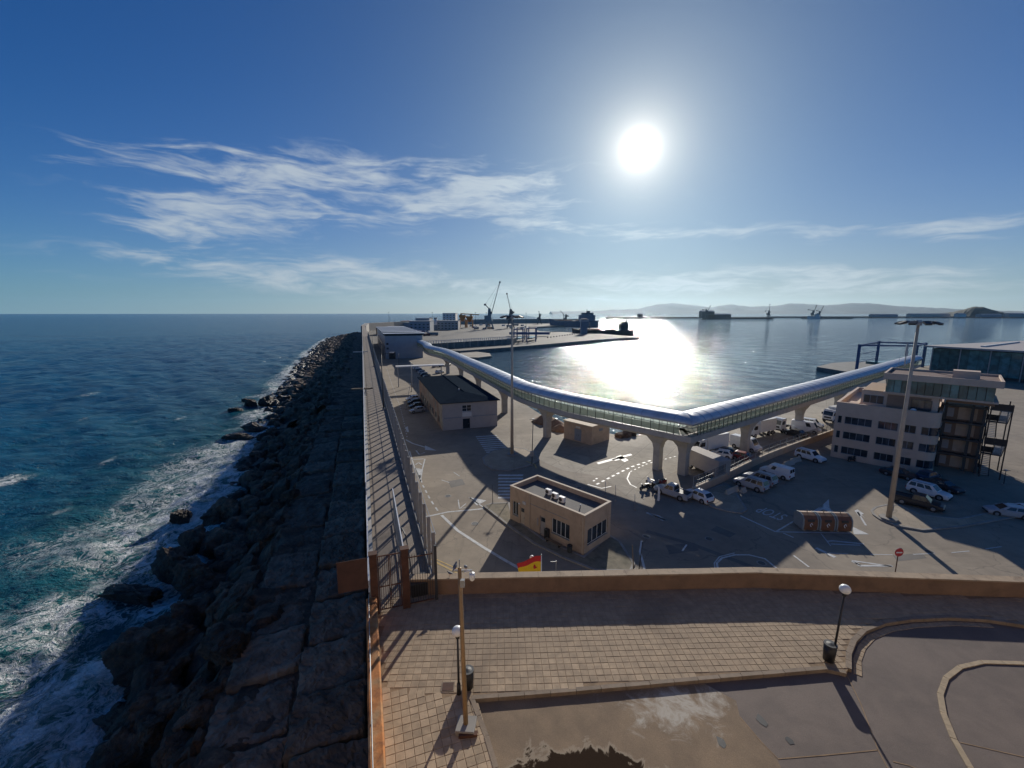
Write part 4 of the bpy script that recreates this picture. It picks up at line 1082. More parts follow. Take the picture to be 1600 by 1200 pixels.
# ------------------------------------------------------------------ kiosk
def build_kiosk():
    A = P(912, 868); B = P(797, 812); C = P(950, 840)
    e1 = (B - A).normalized(); L = (B - A).length; e2 = Vector((-e1.y, e1.x, 0)) * -1
    if e2.dot(C - A) < 0: e2 = -e2
    W = (C - A).dot(e2); H = 4.55
    rz = math.atan2(-e1.y, -e1.x)                  # local +x from B to A, +y away from the camera
    t = thing('kiosk', 'low beige flat-roofed control kiosk with parapet roof and banded windows', 'kiosk', B, rz)
    mb = MB(); th = .25
    def wl_(a, b, openings, horiz):
        pass
    # walls with openings: long front (y=0), right end (x=L), rear, left end
    def wall_open(p0, dirx, length, ops, nm='wall'):
        mb = MB(); rot = math.atan2(dirx[1], dirx[0]); Mx = face(p0, rot); x = 0
        for (a, b, z0, z1) in sorted(ops):
            if a > x: mb.box(((x + a) / 2, th / 2, H / 2), (a - x, th, H), M=Mx)
            if z0 > 0: mb.box(((a + b) / 2, th / 2, z0 / 2), (b - a, th, z0), M=Mx)
            mb.box(((a + b) / 2, th / 2, (z1 + H) / 2), (b - a, th, H - z1), M=Mx); x = b
        if x < length: mb.box(((x + length) / 2, th / 2, H / 2), (length - x, th, H), M=Mx)
        mb.build(nm, M['beige'], t); return Mx
    fo = [(.45, 1.45, .95, 2.75), (1.75, 2.55, .06, 2.45), (5.05, 5.95, .06, 2.4), (6.9, 9.5, .95, 2.75)]
    fo = [(a * L / 11.5, b * L / 11.5, c, d) for a, b, c, d in fo]
    Mf = wall_open((0, 0, 0), (1, 0), L, fo)
    eo = [(.55, W - .55, .95, 2.75)]
    Me = wall_open((L, th, 0), (0, 1), W - 2 * th, [(.35, W - 2 * th - .35, .95, 2.75)])
    wall_open((L, W, 0), (-1, 0), L, []); wall_open((0, W - th, 0), (0, -1), W - 2 * th, [])
    MB().box((L / 2, W / 2, H - .62), (L - 2 * th - .01, W - 2 * th - .01, .16)).build('roof', M['roof_felt'], t)
    MB().box((L / 2, W / 2, .03), (L - 2 * th - .01, W - 2 * th - .01, .06)).build('floor_slab', M['dark'], t)
    cp = MB(); cp.wall([(0 + th / 2, th / 2), (L - th / 2, th / 2), (L - th / 2, W - th / 2), (th / 2, W - th / 2)], th + .06, H, H + .07, closed=True); cp.build('coping', M['beige_top'], t)
    for (a, b, z0, z1), n in zip([fo[0], fo[3]], (2, 4)):
        window(t, Mf @ Matrix.Translation(((a + b) / 2, th * .55, (z0 + z1) / 2)), b - a - .01, z1 - z0 - .01, n, sill='bluegrey')
    window(t, Me @ Matrix.Translation(((W - 2 * th) / 2, th * .55, 1.85)), W - 2 * th - .71, 1.79, 4, sill='bluegrey')
    for (a, b, z0, z1), m_ in ((fo[1], 'beige_top'), (fo[2], 'pale_render')):
        o = MB().box(((a + b) / 2, th * .6, (z0 + z1) / 2), (b - a - .02, .06, z1 - z0 - .01), M=Mf).build('door', M[m_], t)
        MB().box(((a + b) / 2, th * .6 - .04, z1 - .45), (b - a - .3, .02, .5), M=Mf).build('pane', M['glass'], o)
        MB().box((b - .16, th * .6 - .06, 1.05), (.05, .06, .16), M=Mf).build('handle', M['galv'], o)
    MB().tube(Mf @ Vector((fo[1][0] + .0, -.02, 2.75)), Mf @ Vector((fo[1][0], -.22, 2.85)), .09, n=8).build('lamp', M['white'], t)
    MB().box((fo[2][0] - .28, -.05, 1.5), (.16, .1, .9)).build('panel', M['pale_render'], t)
    for x in (L * .30, L * .985): MB().tube((x, -.07, 0), (x, -.07, H - .2), .05, n=8).build('downpipe', M['beige_top'], t)
    MB().box((L * .22, -.05, 3.1), (.5, .08, .35)).build('notice', M['whitewash'], t); MB().beam((L * .30, -.03, 3.35), (L * .80, -.03, 3.35), .04, .04).build('conduit', M['bluegrey'], t)
    for k, (x, y) in enumerate(((L * .38, W * .46), (L * .49, W * .40), (L * .60, W * .36))):
        z = H - .54
        a = thing('air_conditioner', ('pale rooftop air conditioner on the kiosk, left one of three', 'middle rooftop air conditioner on the kiosk roof', 'right rooftop air conditioner on the kiosk roof')[k], 'air conditioner', t.matrix_basis @ Vector((x, y, z)), rz, 'air conditioners on the kiosk roof')
        a.location = Vector((B.x, B.y, G)) + Matrix.Rotation(rz, 3, 'Z') @ Vector((x, y, z))
        o = MB().box((0, 0, .42), (.78, .42, .62)).build('casing', M['white'], a); bevel(o, .02)
        MB().tube((-.1, -.213, .42), (-.1, -.222, .42), .24, n=16).build('fan_grille', M['dark'], a)
        for sx in (-.3, .3): MB().box((sx, 0, .055), (.06, .5, .11)).build('foot', M['dark'], a)
    pv = thing('roof_vent', 'small pipe vent sticking out of the kiosk roof', 'vent', Vector((B.x, B.y, G)) + Matrix.Rotation(rz, 3, 'Z') @ Vector((L * .80, W * .45, H - .54)), rz)
    MB().tube((0, 0, 0), (0, 0, .35), .06, n=10).build('pipe', M['galv'], pv); MB().tube((0, 0, .33), (0, 0, .40), .11, .03, 10).build('cap', M['white'], pv)
    bx = thing('wall_cabinet', 'dark cabinet beside the long window of the kiosk', 'cabinet', Vector((B.x, B.y, G)) + Matrix.Rotation(rz, 3, 'Z') @ Vector((L * .56, -.28, 0)), rz)
    MB().box((0, 0, .65), (.5, .4, 1.3)).build('body', M['dark'], bx); MB().box((0, -.21, .66), (.42, .02, 1.1)).build('door', M['black'], bx)
    bench = thing('bench', 'slatted bench standing under the long kiosk window', 'bench', Vector((B.x, B.y, G)) + Matrix.Rotation(rz, 3, 'Z') @ Vector((L * .68, -.75, 0)), rz)
    for y in (-.15, 0, .15): MB().box((0, y, .46), (2.3, .11, .04)).build('slat', M['wood'], bench)
    for x in (-.9, .9): MB().box((x, 0, .22), (.07, .4, .44)).build('leg', M['dark'], bench)
    b2 = thing('waste_bin', 'dark waste bin at the corner of the kiosk', 'litter bin', Vector((B.x, B.y, G)) + Matrix.Rotation(rz, 3, 'Z') @ Vector((L * .88, -.7, 0)), rz)
    MB().tube((0, 0, 0), (0, 0, .9), .26, .3, 12).build('body', M['dark'], b2); MB().tube((0, 0, .9), (0, 0, 1.0), .32, .2, 12).build('lid', M['black'], b2)
build_kiosk()

# ------------------------------------------------------------------ gangway on piers
GW = [(-47, 217), (-39, 195), (-33.6, 176), (-24.0, 157), (-12.3, 124), (-7.3, 110), (-3.4, 98.5), (0, 88.5), (3.4, 79.5), (10.4, 68.8), (23.2, 55.6)]
GW = [Vector((x * 1.1818, y * 1.1818, 0)) for x, y in GW]
GW2 = [GW[-1], Vector((65.0, 93.6, 0)), Vector((88, 111.2, 0)), Vector((117, 133.4, 0)), Vector((150, 159, 0))]
def resample(pts, step):
    # smooth polyline (Catmull-Rom) sampled evenly
    out = []
    for i in range(len(pts) - 1):
        p0, p1, p2, p3 = pts[max(i - 1, 0)], pts[i], pts[i + 1], pts[min(i + 2, len(pts) - 1)]
        n = max(2, int((p2 - p1).length / step))
        for k in range(n):
            t = k / n
            out.append(.5 * ((2 * p1) + (p2 - p0) * t + (2 * p0 - 5 * p1 + 4 * p2 - p3) * t * t + (3 * p1 - p0 - 3 * p2 + p3) * t ** 3))
    out.append(pts[-1]); return out
def frames(pts):
    r = []
    for i, p in enumerate(pts):
        d = (pts[min(i + 1, len(pts) - 1)] - pts[max(i - 1, 0)]); d.z = 0; d.normalize(); r.append((p, d, Vector((d.y, -d.x, 0))))
    return r
def build_gangway():
    root = thing('gangway', 'elevated passenger walkway with a curved metal roof and glass sides on concrete piers', 'walkway', (0, 0, 0))
    ZB, ZF, ZR, ZE, ZT = 8.45, 9.75, 11.15, 11.75, 13.0
    HW = 2.15
    a = resample(GW, 1.5); b = resample(GW2, 1.5)
    # the corner is mitred: both runs end on the bisector
    dL = (GW[-1] - GW[-2]).normalized(); dR = (GW2[1] - GW2[0]).normalized()
    def ext(pts, which):
        fr = frames(pts); secs = []
        bis = (dL - dR); bis.normalize()            # line direction of the mitre
        for i, (p, d, s) in enumerate(fr):
            secs.append((p, d, s))
        return secs
    FA, FB = ext(a, 0), ext(b, 1)
    mit = (dL - dR).normalized()
    def strip(F, prof, nm, m, end, smooth=False, parent=None):
        """sweep the cross outline prof [(offset, z)] along the run; the corner end is cut on the mitre"""
        secs = []
        for i, (p, d, s) in enumerate(F):
            ring = []
            for (o, z) in prof:
                if (end == 'last' and i == len(F) - 1) or (end == 'first' and i == 0):
                    dd = dL if end == 'last' else dR; ss = Vector((dd.y, -dd.x, 0))
                    k = o / ss.dot(mit) if abs(ss.dot(mit)) > .1 else o
                    q = p + mit * k
                else: q = p + s * o
                ring.append((q.x, q.y, z))
            secs.append(ring)
        return MB().loft(secs).build(nm, m, parent or root, smooth=smooth, fix=True)
    for F, end in ((FA, 'last'), (FB, 'first')):
        g = strip(F, [(-HW, ZF), (-HW, ZB + .45), (-HW + .7, ZB), (HW - .7, ZB), (HW, ZB + .45), (HW, ZF)], 'deck_girder', M['pale_concrete'], end)
        # vaulted roof: a shell with thickness
        n = 12; outer = [(-(HW + .22) * math.cos(PI * k / n), ZE + (ZT - ZE) * math.sin(PI * k / n)) for k in range(n + 1)]
        inner = [(o * .965, ZE + (z - ZE) * .95) for o, z in outer[::-1]]
        strip(F, outer + inner, 'roof_vault', M['zinc'], end, True)
        for sgn in (-1, 1):
            strip(F, [(sgn * (HW + .24), ZE - .10), (sgn * (HW + .24), ZE + .06), (sgn * (HW + .12), ZE + .06), (sgn * (HW + .12), ZE - .10)], 'eaves_trim', M['zinc_edge'], end)
            strip(F, [(sgn * (HW - .02), ZR), (sgn * (HW - .02), ZR + .07), (sgn * (HW - .10), ZR + .07), (sgn * (HW - .10), ZR)], 'top_rail', M['galv'], end)
            strip(F, [(sgn * (HW - .02), ZF + .03), (sgn * (HW - .02), ZF + .12), (sgn * (HW - .10), ZF + .12), (sgn * (HW - .10), ZF + .03)], 'bottom_rail', M['galv'], end)
    # standing seams of the roof sheets
    sm = MB()
    for F in (FA, FB):
        for i in range(2, len(F) - 1, 2):
            p, d, s = F[i]; rg = []
            for k in range(13):
                o_ = -(HW + .235) * math.cos(PI * k / 12); z_ = ZE + (ZT + .015 - ZE) * math.sin(PI * k / 12); rg.append(Vector((p.x + s.x * o_, p.y + s.y * o_, z_)))
            for q, r_ in zip(rg, rg[1:]): sm.beam(q, r_, .07, .05)
    stuff(sm.build('roof_seams', M['zinc_edge'], root))
    # posts and balustrade panes: one every 1.5 m on both sides
    pm = MB().box((0, 0, (ZE - ZF) / 2), (.09, .09, ZE - ZF)).mesh('roof_post'); pm.materials.append(M['dark'])
    gm = MB().box((0, 0, (ZR - ZF) / 2 + .06), (1.38, .018, ZR - ZF - .14)).mesh('glass_panel'); gm.materials.append(M['panel_glass'])
    cnt = 0; rest = MB(); restg = MB()
    for F, skip in ((FA, 0), (FB, 1)):
        for sgn in (1, -1):
            for i in range(len(F) - 1):
                p, d, s = F[i]; q = F[i + 1][0]
                if sgn * 1 and ((F is FA and i > len(F) - 3 and sgn == -1) or (F is FB and i < 2 and sgn == 1 and False)): pass
                pp = p + s * (sgn * (HW - .06)); qq = q + F[i + 1][2] * (sgn * (HW - .06)); mid = (pp + qq) / 2; rz = ang(pp, qq); L = (qq - pp).length
                if (F is FA and i >= len(F) - 3 and sgn > 0 and False): continue
                near = (sgn > 0 if F is FA else sgn > 0)
                if F is FB and i < 2 and near is False: continue
                if F is FA and i >= len(F) - 3 and sgn < 0: continue
                if cnt < 280 and p.y < 190:
                    o = link('roof_post', pm, None, root); drop(o, (pp.x, pp.y, ZF), rz)
                    g = link('glass_panel', gm, None, root); drop(g, (mid.x, mid.y, ZF), rz); g.scale = (L / 1.5, 1, 1); cnt += 1
                else:
                    rest.box((pp.x, pp.y, (ZF + ZE) / 2), (.09, .09, ZE - ZF), rz); restg.box((mid.x, mid.y, (ZR + ZF) / 2 + .06), (L - .1, .018, ZR - ZF - .14), rz)
    if rest.v: stuff(rest.build('far_roof_posts', M['dark'], root)); stuff(restg.build('far_glass_panels', M['panel_glass'], root))
    # piers
    def pier(c, d, w=1.35):
        s = Vector((d.y, -d.x, 0)); k = math.atan2(d.y, d.x); mb = MB()
        # stem and flared head as one lofted body
        def ring(hx, hy, z): return [tuple(Vector((c.x, c.y, z)) + d * (a * hx) + s * (b * hy)) for a, b in ((-1, -1), (1, -1), (1, 1), (-1, 1))]
        return mb.loft([ring(.55, w * .5, G), ring(.55, w * .5, 6.2), ring(.75, w * .62, 7.2), ring(1.55, w * 1.0, 8.3), ring(1.9, 1.5, 8.75)]).build('pier', M['pale_concrete'], root)
    c = GW[-1]
    pier(c + dR * 0.9 - dL * .4, dR); pier(c - dL * 4.4 + dR * .2, dL)
    def along(F, dist, back=False):
        acc = 0; idx = range(len(F) - 1, 0, -1) if back else range(len(F) - 1)
        for i in idx:
            j = i - 1 if back else i + 1; l = (F[j][0] - F[i][0]).length
            if acc + l >= dist: return F[i]
            acc += l
        return F[-1]
    for dist in (30, 55, 82, 108, 134): p, d, s = along(FA, dist, True); pier(p, d)
    for dist in (22, 46, 72, 98, 122): p, d, s = along(FB, dist); pier(p, d)
build_gangway()

# ------------------------------------------------------------------ masts
def build_masts():
    def mast(base, h, lab, n=9):
        t = thing('floodlight_mast', lab, 'floodlight mast', base, 0, 'tall floodlight masts in the port')
        MB().tube((0, 0, 0), (0, 0, h), .31, .14, 14).build('shaft', M['mast'], t, smooth=True)
        MB().prism([(1.0 * math.cos(k * PI / 4), 1.0 * math.sin(k * PI / 4)) for k in range(8)], 0, .35).build('footing', M['concrete'], t)
        MB().box((.29, 0, 1.6), (.10, .3, .8)).build('hatch', M['galv'], t)
        r = MB(); r.path([(1.35 * math.cos(2 * PI * k / 16), 1.35 * math.sin(2 * PI * k / 16), h - .1) for k in range(17)], .08, 6)
        for k in range(4): r.tube((0, 0, h - .1), (1.35 * math.cos(k * PI / 2), 1.35 * math.sin(k * PI / 2), h - .1), .06, n=6)
        r.build('head_ring', M['galv'], t)
        MB().tube((0, 0, h - .45), (0, 0, h + .2), .34, .30, 12).build('head', M['galv'], t)
        for k in range(n):
            a = 2 * PI * k / n + .2; c = Vector((1.75 * math.cos(a), 1.75 * math.sin(a), h - .15))
            Mx = Matrix.Translation(c) @ Matrix.Rotation(a, 4, 'Z') @ Matrix.Rotation(R(22), 4, 'Y')
            f = MB().box((0, 0, 0), (.75, .62, .20), M=Mx).build('floodlight', M['dark'], t)
            MB().box((0, 0, -.105), (.62, .5, .02), M=Mx).build('lens', M['lens'], f)
    mast(P(1388, 812), 25.0, 'tall floodlight mast on the kerbed island in front of the office block')
    mast(P(800, 712), 25.5, 'tall floodlight mast behind the kiosk, close to the gangway')
build_masts()

# ------------------------------------------------------------------ two-storey shed A beside the walkway
def build_shed():
    A = P(692, 673); B = P(779, 667); u0, v0 = to_uv(A); v1 = to_uv(B)[1]; W = v1 - v0; L = 41; H = 6.3
    t = thing('port_shed', 'two-storey pale port building with a dark hipped roof beside the breakwater road', 'building', UV(u0, v0, G), UROT - PI / 2)
    th = .3
    def wall(Mx, length, ops, h, m_, nm='wall', y0=0):
        mb = MB(); x = 0
        for (a, b, z0, z1) in sorted(ops):
            if a > x: mb.box(((x + a) / 2, th / 2, h / 2), (a - x, th, h), M=Mx)
            if z0 > 0: mb.box(((a + b) / 2, th / 2, z0 / 2), (b - a, th, z0), M=Mx)
            mb.box(((a + b) / 2, th / 2, (z1 + h) / 2), (b - a, th, h - z1), M=Mx); x = b
        if x < length: mb.box(((x + length) / 2, th / 2, h / 2), (length - x, th, h), M=Mx)
        return mb.build(nm, m_, t)
    Mf = face((0, 0, 0), 0)
    ops = [(W * .365, W * .50, .02, 2.3), ]
    wall(Mf, W, [(W * .36, W * .49, .02, 2.35)], 2.75, M['pale_render'])
    wall(face((0, 0, 2.75), 0), W, [(W * .35, W * .52, 1.25, 2.75)], H - 2.75, M['pale_render'], 'upper_wall')
    for (a, b) in ((0.03, .335), (.54, .97)): MB().box((W * (a + b) / 2, -.05, 2.78), (W * (b - a), .09, .22)).build('string_course', M['bluegrey'], t)
    window(t, Mf @ Matrix.Translation((W * .435, th * .5, 4.75)), W * .17 - .02, 1.48, 2, bars=1)
    d = MB().box((W * .425, th * .6, 1.18), (W * .13 - .03, .06, 2.3)).build('door', M['slate'], t); MB().box((W * .46, th * .6 - .05, 1.1), (.05, .06, .18)).build('handle', M['galv'], d)
    MB().box((W * .435, -.04, 3.35), (W * .17, .07, 1.0)).build('apron_panel', M['whitewash'], t)
    # long side towards the walkway, with openings
    Ml = face((0, L, 0), -PI / 2); ops = [(2.5 + k * 4.6, 4.6 + k * 4.6, .8, 2.3) for k in range(8)]
    wall(Ml @ Matrix.Translation((th, 0, 0)), L - 2 * th, ops, H, M['mural'])
    for a, b, z0, z1 in ops: window(t, Ml @ Matrix.Translation((th + (a + b) / 2, th * .6, (z0 + z1) / 2)), b - a - .02, z1 - z0 - .02, 2, frame='bluegrey')
    wall(face((W, 0, 0), PI / 2) @ Matrix.Translation((th, 0, 0)), L - 2 * th, [], H, M['pale_render']); wall(face((W, L, 0), PI), W, [], H, M['pale_render'])
    e = .55; rf = MB(); zr = H + .02; k = W * .5 + e
    rf.add([(-e, -e, zr), (W + e, -e, zr), (W + e, L + e, zr), (-e, L + e, zr), (W / 2, k * .95, zr + 1.15), (W / 2, L - k * .95, zr + 1.15), (-e, -e, zr - .16), (W + e, -e, zr - .16), (W + e, L + e, zr - .16), (-e, L + e, zr - .16)],
           [(0, 1, 4), (1, 2, 5, 4), (2, 3, 5), (3, 0, 4, 5), (6, 7, 1, 0), (7, 8, 2, 1), (8, 9, 3, 2), (9, 6, 0, 3), (9, 8, 7, 6)])
    r = rf.build('roof', M['slate'], t)
    MB().beam((W / 2, k * .95, zr + 1.19), (W / 2, L - k * .95, zr + 1.19), .25, .12).build('ridge_cap', M['slate'], r)
    MB().tube((W * .45, 9, zr + .8), (W * .45, 9, zr + 1.5), .15, n=8).build('chimney', M['whitewash'], r)
M['mural'] = mat('painted_render', (.30, .20, .16), .85, .3, .5, .1, space='World', stain=((.16, .20, .20), .35, .7), tint2=(.36, .33, .28))
build_shed()

# ------------------------------------------------------------------ substation box under the gangway
def build_substation():
    A = P(881, 684); B = P(924, 696); C = P(962, 690)
    e = (B - A); L = e.length; rz = ang(A, B); W = (C - B).length; H = 3.7
    t = thing('substation', 'square beige service block with a metal door under the gangway', 'building', A, rz)
    MB().box((L / 2, W / 2, H / 2), (L, W, H)).build('wall', M['beige'], t)
    MB().box((L / 2, W / 2, H + .10), (L + .3, W + .3, .2)).build('roof', M['beige_top'], t)
    d = MB().box((L * .52, -.03, 1.45), (1.7, .05, 2.5)).build('door', M['bluegrey'], t)
    for x in (-.25, .25): MB().box((L * .52 + x, -.07, 1.4), (.05, .04, .22)).build('handle', M['dark'], d)
    MB().box((L * .52, -.04, 3.05), (1.1, .03, .3)).build('notice', M['whitewash'], t); MB().box((L + .02, W * .5, 2.7), (.03, 1.2, .5)).build('louvre', M['bluegrey'], t)
build_substation()

# ------------------------------------------------------------------ office block
def build_office():
    A = P(1297, 713); B = P(1456, 744); L = (B - A).length; rz = ang(A, B); D = 22.0
    t = thing('office_block', 'four-storey pink-beige port office with ribbon windows, rounded corner and flat roof slab', 'building', A, rz)
    H = 10.2; z_fl = [0, 2.75, 5.5]; rc = 1.6
    def outline(o, x0=0, x1=L, y0=0, y1=D, r=rc):
        pts = [(x0 + o, y1 - o), (x0 + o, y0 + o)]
        for k in range(7):
            a = -PI / 2 + (PI / 2) * k / 6; rr = max(.05, r - o); pts.append((x1 - o - rr + rr * math.cos(a), y0 + o + rr + rr * math.sin(a)))
        return pts + [(x1 - o, y1 - o)]
    MB().prism(outline(.40), .02, H - .9).build('core', M['dark'], t)
    bands = [(0, .95), (2.30, 3.70), (5.05, 6.45), (7.8, H)]
    for k, (a, b) in enumerate(bands): 
        w = MB(); w.wall([(p[0], p[1]) for p in outline(.17)], .34, a, b, closed=True); w.build('wall_band', M['pink'], t)
    MB().prism(outline(.30), H - 1.0, H - .85).build('terrace_floor', M['beige_top'], t)
    cop = MB(); cop.wall(outline(.17), .42, H, H + .08, closed=True); cop.build('coping', M['pink'], t)
    # window strips, front: fractions of the facade
    fr = [(.03, .075), (.105, .385), (.445, .635), (.68, .80), (.845, .915)]
    rows = [(.95, 2.30), (3.70, 5.05), (6.45, 7.80)]
    npan = [1, 4, 3, 2, 1]
    Mf = face((0, 0, 0), 0)
    for z0, z1 in rows:
        x = 0
        pier = MB()
        for (a, b) in fr:
            pier = MB().box(((x + a * L) / 2, .17, (z0 + z1) / 2), (a * L - x, .34, z1 - z0 - .004)).build('wall_pier', M['pink'], t); x = b * L
        for (a, b), n in zip(fr, npan):
            window(t, Mf @ Matrix.Translation(((a + b) / 2 * L, .2, (z0 + z1) / 2)), (b - a) * L - .01, z1 - z0 - .02, n, frame='bluegrey', depth=.08)
        # curved corner panes
        pts = outline(.16)[2:9]
        for p, q in zip(pts[1:], pts[2:]):
            MB().beam((p[0], p[1], (z0 + z1) / 2), (q[0], q[1], (z0 + z1) / 2), .04, z1 - z0 - .02).build('corner_pane', M['glass'], t)
        # right flank
        y = rc
        for k in range(2):
            a, b = rc + .1 + k * 3.2, rc + 1.9 + k * 3.2
            window(t, face((L, (a + b) / 2, (z0 + z1) / 2), PI / 2) @ Matrix.Translation((0, .2, 0)), b - a, z1 - z0 - .02, 2, frame='bluegrey', depth=.08)
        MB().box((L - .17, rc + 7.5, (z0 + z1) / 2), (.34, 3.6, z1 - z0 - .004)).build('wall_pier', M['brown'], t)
        # left flank: blank piers and two windows
        MB().box((.17, 3.2, (z0 + z1) / 2), (.34, 6.0, z1 - z0 - .004)).build('wall_pier', M['pink'], t)
        window(t, face((0, 7.6, (z0 + z1) / 2), -PI / 2) @ Matrix.Translation((0, .2, 0)), 2.6, z1 - z0 - .02, 2, frame='bluegrey')
        MB().box((.17, 15.4, (z0 + z1) / 2), (.34, 12.9, z1 - z0 - .004)).build('wall_pier', M['pink'], t)
    # set-back fourth floor
    inv = (Matrix.Translation(A) @ Matrix.Rotation(rz, 4, 'Z')).inverted()
    y0 = 1.9; H4 = 12.55; xl = L - 10.4
    MB().box(((xl + L - .6) / 2, y0 + 6, (H - .85 + H4) / 2), (L - .6 - xl, 12, H4 - H + .85)).build('upper_storey', M['pink'], t)
    MB().box(((xl + L - .6) / 2, y0 + 5.9, H4 + .04), (L - .9 - xl, 11.5, .10)).build('upper_terrace', M['terrace_tile'], t)
    for a, b, n in ((xl + .35, xl + 3.1, 3),):
        window(t, Mf @ Matrix.Translation(((a + b) / 2, y0 - .04, H + .95)), b - a, 1.45, n, frame='bluegrey', depth=.08)
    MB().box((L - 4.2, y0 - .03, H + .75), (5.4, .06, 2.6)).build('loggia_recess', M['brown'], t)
    window(t, Mf @ Matrix.Translation((L - 2.6, y0 - .10, H + .85)), 2.5, 1.7, 3, frame='dark', depth=.06)
    MB().box((xl - .9, y0 + 1.2, H - .5), (1.4, 2.0, .7)).build('stair_head', M['pink'], t)
    MB().ball((L - 3.4, y0 - 1.0, H - .1), .42, 10, 6).build('satellite_dish', M['white'], t)
    # glazed top floor under its big roof slab
    x0, x1, ya, yb, z0, z1 = L - 7.7, L + 5.9, .9, 11.4, 12.62, 14.95
    MB().box(((x0 + x1) / 2, (ya + yb) / 2 + .3, z0 - .02), (x1 - x0 - .4, yb - ya - .4, .30)).build('top_floor_slab', M['pink'], t)
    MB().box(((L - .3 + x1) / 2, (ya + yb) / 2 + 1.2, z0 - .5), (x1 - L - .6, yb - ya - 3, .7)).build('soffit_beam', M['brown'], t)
    MB().box(((x0 + x1) / 2, (ya + yb) / 2, (z0 + z1) / 2), (x1 - x0 - 2.6, yb - ya - 2.6, z1 - z0 - .1)).build('top_floor_core', M['dark'], t)
    n = 13
    for k in range(n):
        w = (x1 - x0 - 1.2) / n; MB().box((x0 + .5 + w * (k + .5), ya + .5, (z0 + .13 + z1) / 2), (w - .07, .05, z1 - z0 - .17)).build('glazing_panel', M['glass_green'], t)
    for k in range(9):
        w = (yb - ya - 1.2) / 9; MB().box((x0 + .45, ya + .6 + w * (k + .5), (z0 + .13 + z1) / 2), (.05, w - .07, z1 - z0 - .17)).build('glazing_panel', M['glass_green'], t)
        MB().box((x1 - .75, ya + .6 + w * (k + .5), (z0 + .13 + z1) / 2), (.05, w - .07, z1 - z0 - .17)).build('glazing_panel', M['glass_green'], t)
    MB().box(((x0 + x1) / 2, (ya + yb) / 2, z1 + .34), (x1 - x0, yb - ya, .68)).build('roof_slab', M['pink'], t)
    rim = MB(); rim.wall([(x0 + .13, ya + .13), (x1 - .13, ya + .13), (x1 - .13, yb - .13), (x0 + .13, yb - .13)], .25, z1 + .68, z1 + 1.05, closed=True); rim.build('roof_rim', M['pink'], t)
    MB().box(((x0 + x1) / 2, (ya + yb) / 2, z1 + .70), (x1 - x0 - .5, yb - ya - .5, .05)).build('roof_membrane', M['membrane'], t)
    MB().box((x1 - 4.0, ya + 3.6, z1 + 1.35), (3.0, 2.2, 1.3)).build('roof_housing', M['pink'], t)
    # brown recessed bays under the slab, floor by floor
    SL = inv @ P(1545, 746); x0, x1, y1_ = L + .0, SL.x - 1.4, 7.5
    for k in range(4):
        z = .02 + k * 2.75
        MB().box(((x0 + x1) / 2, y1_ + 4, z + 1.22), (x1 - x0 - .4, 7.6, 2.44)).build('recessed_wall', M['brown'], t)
        MB().box(((x0 + x1) / 2, y1_ + 3.3, z + 2.59), (x1 - x0 + .2, 9.0, .30)).build('floor_edge', M['dark'], t)
        for j, (a, b) in enumerate(((.10, .26), (.36, .80))):
            MB().box((x0 + (x1 - x0) * (a + b) / 2, y1_ + .16, z + 1.25), ((x1 - x0) * (b - a), .05, 1.5 if j == 0 else 2.0)).build('bay_panel', M['pale_render'] if j == 0 else M['beige'], t)
    for x in (x0 + .3, x0 + 3.4, x1 - .2): MB().box((x, y1_ - .6, 5.6), (.35, .35, 11.2)).build('column', M['dark'], t)
    # steel escape stair
    s = thing('escape_stair', 'dark steel zigzag escape stair with pale treads at the office corner', 'staircase', (Matrix.Translation(A) @ Matrix.Rotation(rz, 4, 'Z')) @ Vector((SL.x - 1.1, SL.y + 2.6, 0)), rz)
    for k in range(4):
        z = k * 2.75; d = 1 if k % 2 == 0 else -1
        a, b = Vector((1.1 - (.6 if d > 0 else -.6), -1.9 * d, z + .05)), Vector((1.1 - (.6 if d > 0 else -.6), 1.9 * d, z + 2.7))
        for sx in (-.55, .55): MB().beam(a + Vector((sx, 0, 0)), b + Vector((sx, 0, 0)), .06, .26).build('stringer', M['black'], s)
        for j in range(12):
            p = a + (b - a) * ((j + .5) / 12); MB().box(p, (1.04, .28, .05)).build('tread', M['galv'], s)
        for sx in (-.55, .55): MB().beam(a + Vector((sx, 0, 1.0)), b + Vector((sx, 0, 1.0)), .05, .05).build('handrail', M['black'], s)
        MB().box((1.1, 2.5 * d, z + 2.72), (2.4, 1.2, .08)).build('landing', M['dark'], s)
        fr = MB().box((1.1, 3.1 * d, z + 3.3), (2.4, .05, 1.0)).build('landing_rail', M['black'], s)
    for x, y in ((0, -3), (2.2, -3), (0, 3), (2.2, 3)): MB().box((x, y, 5.9), (.16, .16, 11.8)).build('column', M['black'], s)
    # radar / aerial mast on the roof
    pr = P(1413, 573, 18.15)
    r = thing('radar_aerial', 'slim aerial mast with a long horizontal radar bar on the office roof', 'aerial', pr, 0)
    MB().tube((0, 0, 0), (0, 0, 4.6), .10, .07, 8).build('mast', M['galv'], r); 
    for z in (2.2, 3.0, 3.8): MB().box((0, 0, z), (.5, .5, .08)).build('platform', M['galv'], r)
    MB().tube((0, 0, 2.2), (.0, 0, 4.4), .26, .16, 8).build('turntable', M['galv'], r)
    MB().box((0, 0, 4.75), (4.6, .14, .10), R(8)).build('scanner_bar', M['galv'], r)
    for dx, h in ((-.9, 2.0), (.8, 1.4)): MB().tube((dx, .3, 0), (dx, .3, h), .03, n=6).build('whip_aerial', M['galv'], r)
build_office()

